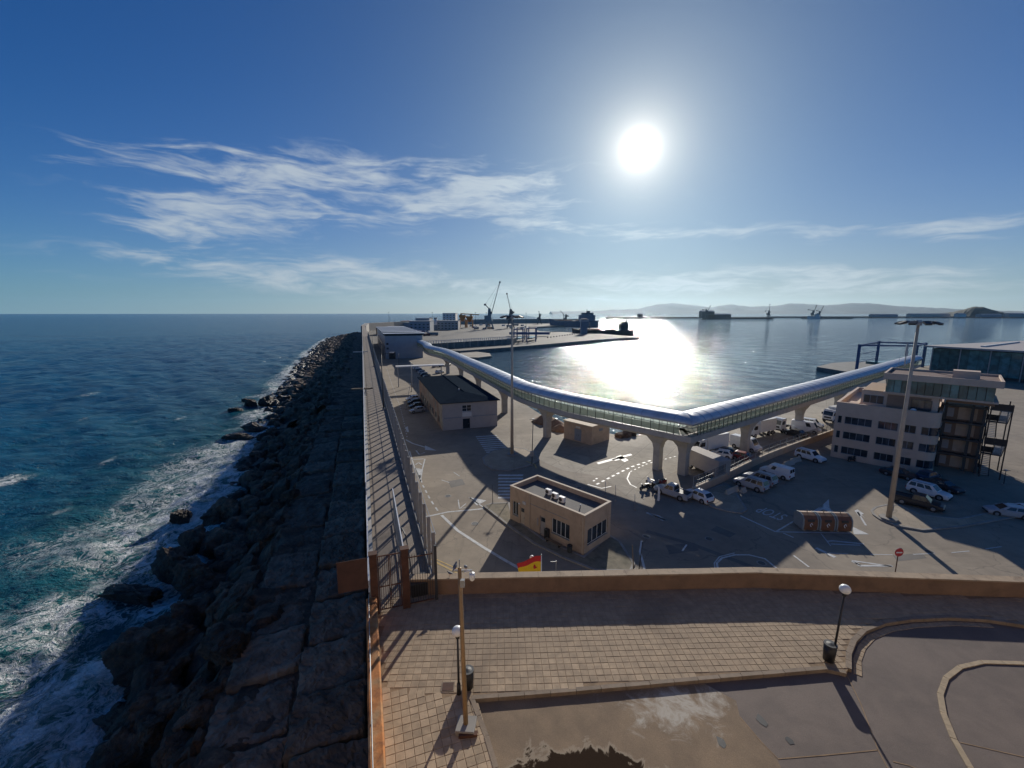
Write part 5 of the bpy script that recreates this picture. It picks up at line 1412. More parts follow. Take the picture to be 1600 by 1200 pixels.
# ------------------------------------------------------------------ passenger terminals
def build_terminals():
    # right: glazed hall
    C = Vector((163, 166, 0)) * 1.12; e1 = Vector((9, -22.5, 0)).normalized(); e2 = Vector((22.5, 9, 0)).normalized()
    zt = 28.5 - .0752 / 1.0012 * C.y; H = zt - G
    t = thing('glass_terminal', 'large glazed ferry terminal hall with a flat pale roof behind the office', 'building', C.xy.to_3d() + Vector((0, 0, G)), math.atan2(e1.y, e1.x))
    L, W = 60, 90
    MB().box((L / 2, W / 2, (H - 1) / 2), (L - 1.2, W - 1.2, H - 1)).build('hall_core', M['dark'], t)
    ro = MB().box((L / 2 - .5, W / 2, H - .35), (L + 3, W + 4, .7)).build('roof', M['pale_render'], t)
    for k in range(3): MB().box((8 + k * 16, W * .4, H + .25), (1.2, W * .6, .5), .15).build('rooflight', M['whitewash'], ro)
    for k in range(20):
        MB().box((1.5 + k * 3, -.05, (H - 1) / 2 + .6), (2.9, .12, H - 2.4)).build('glazing_panel', M['glass_green'], t)
    for k in range(16): MB().box((-.05, 2 + k * 3.6, (H - 1) / 2 + .6), (.12, 3.5, H - 2.4)).build('glazing_panel', M['glass_green'], t)
    for k in range(7): MB().box((k * 9 + .4, -.22, H / 2 - .4), (.35, .25, H - .8)).build('column', M['galv'], t)
    # left: long grey shed that takes in the gangway
    A = P(603, 561); u0, v0 = to_uv(A); W2 = 21; H2 = 28.5 - .0531 / 1.0049 * A.y - G
    t = thing('ferry_terminal', 'long grey ferry terminal with striped white roof fins at the end of the gangway', 'building', UV(u0, v0, G), UROT - PI / 2)
    L2 = 135
    MB().box((W2 / 2, L2 / 2, H2 / 2), (W2, L2, H2)).build('wall', M['grey_clad'], t)
    MB().box((W2 * .62, -.12, H2 / 2 + .8), (W2 * .72, .2, H2 - 2.2)).build('front_cladding', M['grey_clad'], t)
    MB().box((3.6, -.1, 2.0), (3.6, .3, 4.0)).build('door', M['black'], t)
    for z in (6, 8.6): MB().box((1.2, -.08, z), (1.2, .2, 1.1)).build('window', M['glass'], t)
    for k in range(6): MB().box((-.06, 6 + k * 20, 6.5), (.2, 5, 2)).build('window', M['glass'], t)
    MB().box((W2 / 2, L2 / 2, H2 + .03), (W2 + .4, L2 + .3, .06)).build('roof', M['slate'], t)
    for k in range(7): MB().box((W2 / 2 + .6, 5 + k * 20, H2 + 1.25), (W2 + 3.0, 8, .16)).build('roof_slab', M['white'], t)
    for k in range(7): MB().box((W2 / 2 + .6, 5 + k * 20, H2 + .6), (W2 + 1, 7, 1.08)).build('roof_monitor', M['dark'], t)
    # canopy in front
    c = thing('car_park_canopy', 'flat thin canopy on white posts before the grey terminal', 'canopy', P(622, 605), UROT - PI / 2)
    MB().box((8, 0, 7.4), (17, 3.2, .35)).build('roof', M['whitewash'], c)
    for x in (.2, 5, 15.5): MB().box((x, 0, 3.6), (.3, .3, 7.2)).build('post', M['galv'], c)
build_terminals()
build_bounce_tower()
# ------------------------------------------------------------------ vehicles
def make_wheel(parent, x, y, r, w=.22):
    s = 1 if y > 0 else -1
    o = MB().tube((x, y - s * w * .9, r), (x, y + s * .015, r), r, n=16).build('wheel', M['tyre'], parent)
    MB().tube((x, y + s * .012, r), (x, y + s * .035, r), r * .62, r * .55, 12).build('rim', M['rim'], o)
def make_car(nm, label, kind, paint):
    S = dict(suv=dict(L=4.7, W=1.86, H=1.78, gc=.24, belt=1.08, hood=1.04, x=(-2.28, -1.98, .42, 1.12), r=.37, wb=2.75),
             hatch=dict(L=4.2, W=1.76, H=1.47, gc=.18, belt=.93, hood=.90, x=(-2.02, -1.45, .25, 1.12), r=.32, wb=2.6),
             sedan=dict(L=4.6, W=1.80, H=1.45, gc=.17, belt=.93, hood=.92, x=(-1.85, -1.05, .30, 1.20), r=.32, wb=2.7),
             van=dict(L=4.7, W=1.85, H=1.95, gc=.2, belt=1.10, hood=1.12, x=(-2.3, -2.2, .75, 1.42), r=.33, wb=2.85),
             bigvan=dict(L=5.6, W=2.02, H=2.45, gc=.24, belt=1.25, hood=1.2, x=(-2.76, -2.7, 1.35, 2.1), r=.36, wb=3.4),
             pickup=dict(L=5.2, W=1.86, H=1.80, gc=.28, belt=1.08, hood=1.06, x=(-.62, -.45, .62, 1.30), r=.38, wb=3.1))[kind]
    L, W, H, gc, belt, hood = S['L'], S['W'], S['H'], S['gc'], S['belt'], S['hood']; x0, x1, x2, x3 = S['x']; r = S['r']; wb = S['wb']
    root = thing(nm, label, 'pickup' if kind == 'pickup' else 'van' if 'van' in kind else 'car')
    hw = W / 2
    def ring(x, z0, z1, w, tuck=.10):
        y = [0, w * .86, w, w, w * .97, w * .86, 0]; z = [z0, z0, z0 + .16, (z0 + z1) / 2, z1 - tuck, z1, z1 + .02]
        h = [(x, a, b) for a, b in zip(y, z)]
        return h + [(x, -a, b) for x, a, b in h[-2:0:-1]]
    tail = belt if kind != 'pickup' else belt
    secs = [ring(-L / 2, gc + .18, belt - .22, hw * .84), ring(-L / 2 + .10, gc + .02, belt - .06, hw * .94), ring(-L / 2 + .35, gc, belt, hw), ring(x0 + .3, gc, belt, hw), ring(x3 - .25, gc, belt, hw), ring(x3 + .15, gc, hood, hw * .99), ring(L / 2 - .45, gc, hood - .09, hw * .97), ring(L / 2 - .12, gc + .03, hood - .20, hw * .90), ring(L / 2, gc + .16, hood - .32, hw * .78)]
    if kind == 'pickup':   # low load bed behind the cab
        secs = [ring(-L / 2, gc + .2, belt - .05, hw * .94), ring(-L / 2 + .08, gc, belt, hw)] + secs[3:]
    MB().loft(secs).build('body', paint, root, smooth=False, fix=True)
    bw, tw = hw * .93, hw * .74
    if 'van' in kind: tw = hw * .86
    bot = [(x0, -bw), (x3, -bw), (x3, bw), (x0, bw)]; top = [(x1, -tw), (x2, -tw), (x2, tw), (x1, tw)]
    def lv(k, t): return (bot[k][0] + (top[k][0] - bot[k][0]) * t, bot[k][1] + (top[k][1] - bot[k][1]) * t, belt - .02 + (H - belt + .02) * t)
    cab = MB(); e = .10
    cab.loft([[lv(k, 0) for k in range(4)], [lv(k, .93) for k in range(4)], [((x1 + .12) if k in (0, 3) else (x2 - .14), (tw - .10) * (-1 if k < 2 else 1), H) for k in range(4)]])
    cab.build('cabin', paint, root, fix=True)
    def pane(a, b, u0, u1, t0, t1, nm):
        """glass over a cabin face between corners a and b, set proud of the pillars"""
        def pt(u, t): A, B = Vector(lv(a, t)), Vector(lv(b, t)); return A + (B - A) * u
        q = [pt(u0, t0), pt(u1, t0), pt(u1, t1), pt(u0, t1)]
        n = (q[1] - q[0]).cross(q[3] - q[0]).normalized()
        c = sum(q, Vector()) / 4
        if n.dot(c - Vector(((x0 + x3) / 2, 0, c.z))) < 0: n = -n
        vs = [p + n * .012 for p in q] + [p - n * .02 for p in q]
        MB().add(vs, [(0, 1, 2, 3), (7, 6, 5, 4), (0, 4, 5, 1), (1, 5, 6, 2), (2, 6, 7, 3), (3, 7, 4, 0)]).build(nm, M['car_glass'], root, fix=True)
    pane(1, 2, .06, .94, .10, .90, 'windscreen')
    if kind == 'bigvan' or kind == 'van' and nm == 'panel_van':
        for a, b in ((0, 1), (3, 2)): pane(a, b, .62, .80, .18, .84, 'side_window')
        for a, b in ((0.08, .47), (.53, .92)): pane(3, 0, a, b, .22, .82, 'rear_window')
    else:
        pane(3, 0, .07, .93, .16, .88, 'rear_window')
        nwin = ((.06, .30), (.34, .60), (.64, .86)) if kind in ('suv', 'van') else ((.12, .48), (.53, .84))
        for a, b in ((0, 1), (3, 2)):
            for u0, u1 in nwin: pane(a, b, u0, u1, .14, .86, 'side_window')
    for sx in (-1, 1):
        for sy in (-1, 1):
            x = sx * wb / 2; 
            MB().tube((x, sy * (hw - .3), r + .02), (x, sy * (hw + .006), r + .02), r + .07, n=16).build('wheel_arch', M['trim'], root)
            make_wheel(root, x, sy * (hw - .005), r)
    for sy in (-1, 1):
        MB().box((L / 2 - .12, sy * hw * .66, hood - .34), (.14, .36, .15)).build('headlight', M['lens'], root)
        MB().box((-L / 2 + .06, sy * hw * .80, belt - .30), (.12, .2, .28)).build('tail_light', M['taillight'], root)
        MB().box((x3 - .42, sy * (hw + .07), belt + .10), (.10, .18, .13)).build('mirror', paint, root)
    MB().box((L / 2 - .05, 0, gc + .20), (.16, hw * 1.5, .16)).build('bumper', M['trim'], root); MB().box((-L / 2 + .05, 0, gc + .24), (.16, hw * 1.6, .16)).build('bumper', M['trim'], root)
    MB().box((-L / 2 - .005, 0, belt - .42), (.03, .5, .11)).build('number_plate', M['white'], root)
    if kind == 'suv':
        for sy in (-1, 1): MB().beam((x1 + .2, sy * (tw - .06), H + .05), (x2 - .2, sy * (tw - .06), H + .05), .04, .04).build('roof_rail', M['trim'], root)
    if kind == 'pickup':
        MB().box(((-L / 2 + x0) / 2 + .05, 0, belt + .03), (x0 + L / 2 - .22, W * .80, .02)).build('load_bed', M['trim'], root)
        for sy in (-1, 1): MB().box(((-L / 2 + x0) / 2, sy * hw * .93, belt + .06), (x0 + L / 2 - .1, .08, .12)).build('side_rail', paint, root)
    return root
def make_truck(nm, label, box=True, boxm='white', cabm='car_white'):
    root = thing(nm, label, 'truck')
    MB().box((-1.3, 0, .85), (6.6 if box else 4.2, .9, .28)).build('chassis', M['trim'], root)
    c = MB(); c.loft([[(1.25, y, z) for y, z in ((-1.15, .75), (1.15, .75), (1.15, 2.95), (-1.15, 2.95))], [(2.75, y, z) for y, z in ((-1.15, .75), (1.15, .75), (1.1, 2.0), (-1.1, 2.0))]])
    cb = MB(); cb.loft([[(x, -1.15, z) for x, z in ((1.1, .7), (3.1, .7), (3.15, 1.8), (2.85, 2.95), (2.5, 3.15), (1.1, 3.15))], [(x, 1.15, z) for x, z in ((1.1, .7), (3.1, .7), (3.15, 1.8), (2.85, 2.95), (2.5, 3.15), (1.1, 3.15))]])
    cb.build('cab', M[cabm], root, fix=True)
    MB().add([(3.17, -1.0, 1.85), (3.17, 1.0, 1.85), (2.90, 1.0, 2.8), (2.90, -1.0, 2.8), (3.1, -1.0, 1.85), (3.1, 1.0, 1.85), (2.82, 1.0, 2.8), (2.82, -1.0, 2.8)], [(0, 1, 2, 3), (7, 6, 5, 4), (0, 4, 5, 1), (1, 5, 6, 2), (2, 6, 7, 3), (3, 7, 4, 0)]).build('windscreen', M['car_glass'], root)
    for sy in (-1, 1):
        MB().box((2.15, sy * 1.155, 2.25), (1.0, .03, .8)).build('side_window', M['car_glass'], root); MB().box((2.9, sy * 1.35, 2.2), (.12, .3, .5)).build('mirror', M['trim'], root)
        MB().box((3.12, sy * .85, 1.0), (.08, .34, .2)).build('headlight', M['lens'], root)
        for x in ((2.3, -2.6, -3.9) if box else (2.3, -1.6, -2.7)): make_wheel(root, x, sy * 1.15, .5, .3)
    MB().box((3.12, 0, .72), (.14, 2.2, .3)).build('bumper', M['trim'], root); MB().box((3.16, 0, 1.35), (.05, 1.5, .35)).build('grille', M['trim'], root)
    if box: 
        b = MB().box((-1.9, 0, 2.35), (5.6, 2.45, 2.6)).build('cargo_box', M[boxm], root); bevel(b, .04)
        MB().box((-4.72, 0, 2.3), (.04, 2.2, 2.4)).build('rear_door', M['galv'], root)
    else: MB().tube((-1.4, 0, 1.0), (-1.4, 0, 1.25), .55, n=14).build('fifth_wheel', M['dark'], root)
    return root
PROTO = {}
def car(kind, paint, rear, front, label, group, nm=None, z=G):
    nm = nm or {'suv': 'estate_car', 'hatch': 'small_car', 'sedan': 'saloon_car', 'van': 'people_carrier', 'bigvan': 'delivery_van', 'pickup': 'pickup'}[kind]
    a, b = P(*rear), P(*front); c = (a + b) / 2; key = (kind, paint, nm)
    if key not in PROTO: o = PROTO[key] = make_car(nm, label, kind, M[paint]); o['group'] = group
    else: o = dup(PROTO[key], label=label, group=group)
    o.location = (c.x, c.y, z); o.rotation_euler = (0, 0, ang(a, b)); return o
def truck(rear, front, label, group, nm='box_truck', box=True, boxm='white', cabm='car_white'):
    a, b = P(*rear), P(*front); c = (a + b) / 2
    o = make_truck(nm, label, box, boxm, cabm); o['group'] = group; o.location = (c.x, c.y, G); o.rotation_euler = (0, 0, ang(a, b)); return o
g1 = 'vehicles parked in the open yard before the office'
car('suv', 'car_silver', (1199, 771), (1148, 754), 'silver estate car, nearest of the three parked side by side in the yard', g1)
car('suv', 'car_silver', (1212, 762), (1163, 746), 'silver estate car in the middle of the three parked side by side', g1)
car('van', 'car_white', (1237, 751), (1190, 737), 'white panel van, farthest of the three parked side by side', g1, 'panel_van')
car('suv', 'car_white', (1243, 712), (1289, 725), 'white off-road estate parked alone below the left end of the office block', g1)
car('hatch', 'car_white', (1109, 788), (1072, 772), 'white hatchback parked at the kerb at the end of the low yard wall', g1)
car('pickup', 'car_silver', (1069, 781), (1033, 769), 'pale pickup with an open bed parked before the white hatchback', g1)
car('suv', 'car_white', (1420, 766), (1482, 783), 'white estate car parked beside the black pickup behind the mast island', g1)
car('pickup', 'car_dark', (1402, 783), (1467, 799), 'black pickup parked right behind the floodlight mast island', g1)
car('sedan', 'car_dark', (1449, 757), (1496, 772), 'black saloon parked beyond the white estate behind the mast', g1)
car('hatch', 'car_blue', (1438, 752), (1462, 745), 'dark blue small car parked against the office corner', g1)
car('hatch', 'car_silver', (1590, 808), (1556, 803), 'pale small car in the shade near the right edge, behind the kerb', g1)
car('hatch', 'car_white', (1615, 812), (1588, 797), 'white small car cut by the right edge of the view', g1)
car('sedan', 'car_dark', (1392, 742), (1416, 748), 'dark saloon half hidden behind the foot of the mast by the office wall', g1)
g2 = 'cars parked by the port shed'
for k, (x, y, pt, lb) in enumerate([(652, 644, 'car_silver', 'pale small car, nearest in the row at the shed wall'), (650, 637, 'car_dark', 'dark small car, second in the row at the shed wall'), (647, 631, 'car_dark', 'dark small car, third in the row at the shed wall'), (645, 625.5, 'car_white', 'white small car, farthest in the row at the shed wall')]):
    c = P(x, y); a = c - EV * 1.6; o = car('hatch', pt, (x, y), (x + 8, y), lb, g2); o.location = (c.x, c.y, G); o.rotation_euler = (0, 0, math.atan2(EV.y, EV.x) + PI + .25)
for k in range(6):
    c = P(652 + k * 4.3, 577 + k * 3.6); pt = ('car_white', 'car_blue', 'car_silver', 'car_dark', 'car_dark', 'car_silver')[k]
    lb = ('white small car, farthest of the slanting row beyond the shed', 'blue small car, second farthest of the slanting row beyond the shed', 'silver small car, third of the slanting row beyond the shed', 'black small car, fourth of the slanting row beyond the shed', 'black small car, second nearest of the slanting row beyond the shed', 'silver small car, nearest of the slanting row beyond the shed')[k]
    o = car('hatch', pt, (650, 590), (660, 590), lb, g2); o.location = (c.x, c.y, G); o.rotation_euler = (0, 0, .35)
o = car('hatch', 'car_white', (680, 584), (694, 582), 'white small car alone on the sunlit yard beyond the shed', g2)
for k in range(3):
    car('sedan', ('car_silver', 'car_dark', 'car_dark')[k], (676 + k * 10, 575 - k), (684 + k * 10, 572 - k), ('silver saloon by the first gangway pier', 'black saloon, left of a pair beside the gangway pier', 'black saloon, right of a pair beside the gangway pier')[k], g2)
g3 = 'vehicles parked behind the wire fence under the gangway'
truck((1117, 705), (1087, 711), 'white cab-over truck with a white cargo box under the gangway corner', g3)
car('hatch', 'car_white', (1137, 716), (1113, 712), 'white small car nose-out beside the white truck', g3)
car('sedan', 'car_dark', (1146, 712), (1121, 709), 'dark saloon between the white small car and the white van', g3)
car('bigvan', 'car_white', (1146, 697), (1184, 707), 'white long van parked in the fenced row under the gangway', g3)
car('hatch', 'car_red', (1150, 716), (1176, 722), 'dark red small car beside the fence in front of the white long van', g3)
truck((1238, 668), (1206, 677), 'white tractor unit without trailer behind the fence', g3, 'tractor_unit', False)
car('sedan', 'car_dark', (1252, 683), (1232, 678), 'dark saloon parked beside the white tractor unit', g3)
car('bigvan', 'car_white', (1240, 672), (1278, 678), 'white long van beyond the dark saloon at the far end of the fence', g3)
car('van', 'car_white', (1254, 665), (1280, 669), 'white small van behind the far long van', g3)
truck((1320, 655), (1286, 662), 'white cab-over truck by the left edge of the office block', g3, 'box_truck', True, 'white')
truck((1196, 678), (1168, 684), 'white truck half hidden by the gangway pier', g3, 'box_truck', True, 'white')
# box trailer
def trailer():
    a, b = P(1124, 748), P(1083, 729); c = (a + b) / 2
    t = thing('box_trailer', 'weathered pale box trailer with a stained roof standing at the yard wall', 'trailer', (c.x, c.y, G), ang(a, b))
    o = MB().box((0, 0, 2.0), (7.4, 2.5, 2.6)).build('box', M['pale_render'], t); bevel(o, .03)
    for x in np.linspace(-3.4, 3.4, 9): MB().box((x, -1.265, 2.0), (.06, .03, 2.5)).build('rib', M['galv'], t)
    MB().box((-3.72, 0, 2.0), (.04, 2.3, 2.4)).build('rear_door', M['galv'], t); MB().box((0, 0, .62), (6.6, .9, .16)).build('chassis', M['trim'], t)
    for sx in (-2.2, -1.1, 2.4):
        for sy in (-1, 1): make_wheel(t, sx, sy * 1.1, .45, .28)
trailer()
# scooters and motorbikes
def scooter(p, rz, label, paint='car_dark', group=None):
    t = thing('scooter', label, 'scooter', p, rz, group)
    for x in (-.62, .62):
        w = MB().tube((x, -.06, .27), (x, .06, .27), .27, n=14).build('wheel', M['tyre'], t); MB().tube((x, -.065, .27), (x, .065, .27), .13, n=10).build('rim', M['rim'], w)
    b = MB(); b.loft([[(-.85, y, z) for y, z in ((-.10, .5), (.10, .5), (.08, .78), (-.08, .78))], [(-.45, y, z) for y, z in ((-.17, .35), (.17, .35), (.15, .82), (-.15, .82))], [(-.05, y, z) for y, z in ((-.15, .25), (.15, .25), (.13, .68), (-.13, .68))], [(.15, y, z) for y, z in ((-.16, .22), (.16, .22), (.16, .34), (-.16, .34))], [(.42, y, z) for y, z in ((-.16, .25), (.16, .25), (.18, .9), (-.18, .9))], [(.55, y, z) for y, z in ((-.08, .4), (.08, .4), (.10, 1.0), (-.10, 1.0))]])
    b.build('body', M[paint], t, fix=True)
    MB().box((-.4, 0, .86), (.75, .27, .10)).build('seat', M['black'], t); MB().path([(.45, -.34, 1.08), (.5, -.1, 1.05), (.5, .1, 1.05), (.45, .34, 1.08)], .02, 6).build('handlebar', M['dark'], t)
    MB().tube((.5, 0, 1.0), (.64, 0, .3), .04, n=6).build('fork', M['galv'], t); MB().box((.60, 0, .95), (.06, .18, .14)).build('headlight', M['lens'], t)
    return t
gs = 'scooters parked under the gangway corner'
scooter(P(1007, 765), R(200), 'black scooter, leftmost of the bunch under the gangway corner', 'car_dark', gs)
scooter(P(1016, 757), R(120), 'white scooter in the bunch under the gangway corner', 'car_white', gs)
scooter(P(1024, 764), R(150), 'black scooter nearest the white marker under the gangway corner', 'car_dark', gs)
scooter(P(1034, 758), R(200), 'red scooter by the left pier leg', 'car_red', gs)
scooter(P(1331, 721), R(10), 'black scooter parked against the office wall', 'car_dark')

# ------------------------------------------------------------------ low wall and wire fence beside the row of vehicles
def build_yard_wall():
    pts = [P(1082, 774), P(1130, 752), P(1200, 718), P(1300, 680)]
    ln = resample([Vector((p.x, p.y, 0)) for p in pts], 4)
    t = thing('yard_wall', 'low pale wall with a wire fence on top dividing the two yards', 'wall')
    w = MB(); w.wall(ln, .3, G, G + 1.15); w.build('wall_body', M['beige'], t)
    c = MB(); c.wall(ln, .38, G + 1.15, G + 1.25); c.build('coping', M['beige_top'], t)
    pts2 = resample(ln, 2.4); pm = MB().tube((0, 0, 0), (0, 0, 1.6), .04, n=6).mesh('fence_post'); pm.materials.append(M['galv'])
    for p in pts2: o = link('fence_post', pm, None, t); o.location = (p.x, p.y, G + 1.25)
    for z in (1.5, 2.1, 2.8):
        MB().path([(p.x, p.y, G + z) for p in pts2], .018, 5).build('fence_wire', M['galv'], t)
    net = MB()
    for p, q in zip(pts2, pts2[1:]): net.box(((p.x + q.x) / 2, (p.y + q.y) / 2, G + 2.05), ((q - p).length, .012, 1.5), ang(p, q))
    net.build('wire_netting', M['wire'], t)
build_yard_wall()

# ------------------------------------------------------------------ kerbed islands and verges
def island(pts, nm, label, top='asphalt', h=.14, kerb=True):
    q = [P(*p) for p in pts]; poly = [(p.x, p.y) for p in q]
    o = MB().prism(poly, G - .05, G + h, bottom=False).build(nm, M[top]); structure(o)
    k = MB(); k.wall(poly, .28, G - .05, G + h + .02, closed=True); k.build('kerbstone', M['concrete'], o)
    return o
M['verge'] = M['earth']
island([(757, 792), (768, 788), (795, 787), (800, 809), (850, 845), (912, 872), (952, 838), (968, 848), (990, 882), (985, 893), (930, 892), (880, 872), (835, 850), (800, 826)], 'kiosk_verge', '', 'verge')
island([(755, 716), (770, 705), (800, 700), (820, 702), (838, 712), (842, 720), (825, 728), (795, 736), (770, 734), (757, 726)], 'mast_island', '', 'pavement')
island([(1365, 805), (1362, 799), (1368, 794), (1385, 790), (1405, 791), (1440, 806), (1500, 812), (1560, 800), (1640, 788), (1640, 800), (1570, 811), (1500, 824), (1440, 829), (1400, 822), (1375, 812)], 'mast_pavement', '', 'pavement')
island([(1085, 778), (1110, 765), (1135, 757), (1150, 772), (1166, 797), (1158, 802), (1140, 800), (1115, 793)], 'yard_pavement', '', 'pavement')

# ------------------------------------------------------------------ road markings
def build_markings():
    z = G + .012
    mb = MB(); ym = MB()
    def line(pts, w=.16, z=z, m=mb): m.ribbon([P(*p, G) for p in pts], w, z)
    def dash(pts, on, off, w=.16):
        q = [P(*p) for p in pts]; acc = []
        for a, b in zip(q, q[1:]):
            n = int((b - a).length / .25)
            acc += [a + (b - a) * (k / n) for k in range(n)]
        per = int((on + off) / .25); o = int(on / .25)
        for k in range(0, len(acc) - o, per): mb.ribbon([acc[k], acc[k + o]], w, z)
    def poly(pts, z=z): mb.sheet([(P(*p).x, P(*p).y) for p in pts], z)
    # left approach road
    line([(663, 808), (700, 800), (755, 795)], .3); line([(690, 805), (715, 829), (755, 855), (790, 876), (815, 890)], .38)
    poly([(735, 848), (765, 856), (815, 884), (805, 890), (775, 876)], z + .004) if False else None
    dash([(684, 798), (672, 780), (660, 757), (655, 740)], 1.2, 1.0, .22)
    poly([(648, 731), (659, 733), (656, 750)]); line([(640, 705), (648, 731), (657, 752)], .2); line([(664, 717), (660, 733), (657, 752)], .2); line([(644, 718), (662, 717)], .25)
    line([(649, 726), (654, 723), (659, 726)], .3)
    line([(634, 687), (645, 693), (665, 699)], .35); poly([(664, 696), (682, 704), (664, 703)]); line([(650, 704), (655, 710), (664, 707)], .3)
    dash([(636, 683), (633, 668), (630, 655), (625, 635), (612, 600), (604, 575)], .8, 1.6, .2)
    poly([(633, 668), (637, 666), (639, 675), (636, 675)])
    poly([(733, 777), (760, 782), (745, 790)]); line([(733, 777), (757, 794)], .2)
    line([(716, 781), (718, 795), (728, 793)], .14); line([(718, 795), (728, 787)], .14); line([(709, 738), (718, 744)], .14); line([(690, 750), (702, 754)], .14)
    # zebra crossings
    for k in range(8):
        y = 741.5 + k * 5.0; y2 = y + 2.4; poly([(779, y), (818 - k * .6, y), (817 - k * .7, y2), (778, y2)])
    for k in range(9):
        y = 682 + k * 3.0; poly([(743 + k * 2, y), (775 + k * 2.6, y - 2.2), (777 + k * 2.6, y - .9), (744 + k * 2, y + 1.3)])
    # apron marks
    poly([(932, 723), (985, 709), (988, 711), (935, 725.5)]); poly([(955, 718), (972, 713), (978, 716), (962, 720)]); poly([(970, 711), (982, 719), (976, 722), (962, 714)])
    dash([(932, 757), (965, 740), (985, 730), (1030, 715)], .9, .7, .35); dash([(927, 752), (937, 744)], .7, .5, .3)
    line([(984, 738), (980, 748), (985, 757), (995, 762)], .2); dash([(985, 737), (1010, 725), (1060, 712)], .7, .7, .2); line([(918, 757), (940, 763), (955, 760)], .2)
    # right yard
    line([(1157, 806), (1212, 831)], .26); line([(1212, 831), (1246, 811)], .2); line([(1212, 831), (1330, 833)], .2); line([(1224, 833), (1240, 840)], .2)
    poly([(1270, 803), (1295, 780), (1296, 793), (1303, 803), (1286, 796)]); line([(1262, 805), (1286, 790)], .2); line([(1300, 798), (1316, 816)], .2)
    poly([(1335, 798), (1340, 796), (1350, 803), (1346, 804), (1352, 810), (1347, 806), (1343, 806), (1345, 810)]); line([(1340, 800), (1353, 821)], .22)
    poly([(1332, 823), (1358, 835), (1334, 835)])
    line([(1262, 843), (1296, 862)], .12) if False else None
    dash([(1275, 856), (1305, 871), (1340, 893)], 2.0, 1.3, .45); dash([(1290, 864), (1345, 866), (1410, 867), (1500, 863), (1560, 855), (1610, 846)], 2.4, 2.2, .12)
    line([(1331, 877), (1346, 884), (1394, 884)], .3); line([(1331, 876), (1394, 885)], .22); poly([(1332, 876), (1342, 880), (1347, 886), (1341, 884)])
    line([(1240, 868), (1264, 886)], .2)
    line([(1293, 846), (1300, 845), (1350, 850)], .25); line([(1298, 850), (1344, 852)], .18); line([(1283, 834), (1298, 853)], .12)
    # left of the lot
    line([(1010, 801), (1040, 813)], .35); poly([(1010, 800), (1030, 806), (1041, 813), (1036, 814)]); line([(1066, 861), (1073, 851)], .18)
    line([(1122, 891), (1120, 880), (1128, 872), (1148, 867), (1170, 867), (1195, 873), (1216, 890)], .22); line([(1118, 893), (1116, 880), (1124, 870), (1148, 864)], .12)
    line([(1003, 845), (1000, 862), (1008, 892)], .25)
    structure(mb.build('road_markings', M['paint']))
    line([(672, 874), (692, 884), (716, 896)], .22, z, ym); line([(675, 871), (695, 880), (728, 895)], .12, z, ym); line([(838, 733), (836, 727), (822, 722)], .25, z + .15, ym)
    structure(ym.build('yellow_kerb_line', M['yellow_paint']))
    # the painted word, seen from its far side
    cu = bpy.data.curves.new('stop_lettering', 'FONT'); cu.body = 'STOP'; cu.align_x = 'CENTER'; cu.align_y = 'CENTER'; cu.size = 1
    o = bpy.data.objects.new('stop_lettering', cu); COL.objects.link(o); cu.materials.append(M['paint'])
    c = P(1206, 802); a, b = P(1228, 811), P(1186, 796); o.rotation_euler = (0, 0, ang(a, b)); o.location = (c.x, c.y, G + .02)
    wdt = (b - a).length; o.scale = (wdt / 2.45, 3.4, 1); structure(o)
build_markings()

# ------------------------------------------------------------------ recycling containers
def build_bins():
    A, B = P(1252, 829), P(1331, 832); e = (B - A); rz = ang(A, B); n = 3; w = e.length / n
    up = e.normalized(); back = Vector((-up.y, up.x, 0))
    for k in range(n):
        c = A + up * (w * (k + .5)) + back * .9
        t = thing('recycling_container', ('rust-brown recycling container with rounded top, left one of three', 'rust-brown recycling container with rounded top, middle one of three', 'rust-brown recycling container with rounded top, right one of three')[k], 'container', (c.x, c.y, G), rz, 'recycling containers standing in a row')
        hw = w / 2 - .10
        pr = [(-.95, .15), (.95, .15), (1.02, .8), (.95, 1.45), (.62, 1.85), (0, 2.0), (-.62, 1.85), (-.95, 1.45), (-1.02, .8)]
        MB().loft([[(-hw, y, z) for y, z in pr], [(hw, y, z) for y, z in pr]]).build('body', M['bin_brown'], t, fix=True)
        for sx in (-1, 1):
            MB().loft([[(sx * (hw - .10), y * 1.035, .15 + (z - .15) * 1.02) for y, z in pr], [(sx * (hw + .04), y * 1.035, .15 + (z - .15) * 1.02) for y, z in pr]]).build('end_frame', M['bin_grey'], t, fix=True)
        for sx in (-.7, .7): MB().box((sx * hw, 0, .075), (.25, 1.7, .15)).build('foot', M['pale_concrete'], t)
        MB().box((0, -.99, 1.35), (hw * .9, .06, .30)).build('flap', M['dark'], t)
        e1 = MB(); e1.path([(.02, -1.05, .62), (-.12, -1.06, .86), (.05, -1.055, 1.08), (.17, -1.06, .84)], .05, 6); e1.build('emblem', M['white'], t)
        MB().tube((0, 0, 1.98), (0, 0, 2.25), .04, n=6).build('lifting_eye', M['dark'], t)
        MB().beam((0, -.12, 2.24), (0, .12, 2.24), .05, .05).build('lifting_eye', M['dark'], t)
M['bin_brown'] = mat('container_brown', (.19, .085, .045), .6, .2, 1.5, .1, space='World'); M['bin_grey'] = mat('container_grey', (.25, .27, .27), .6, .15, 1.5, .05)
build_bins()

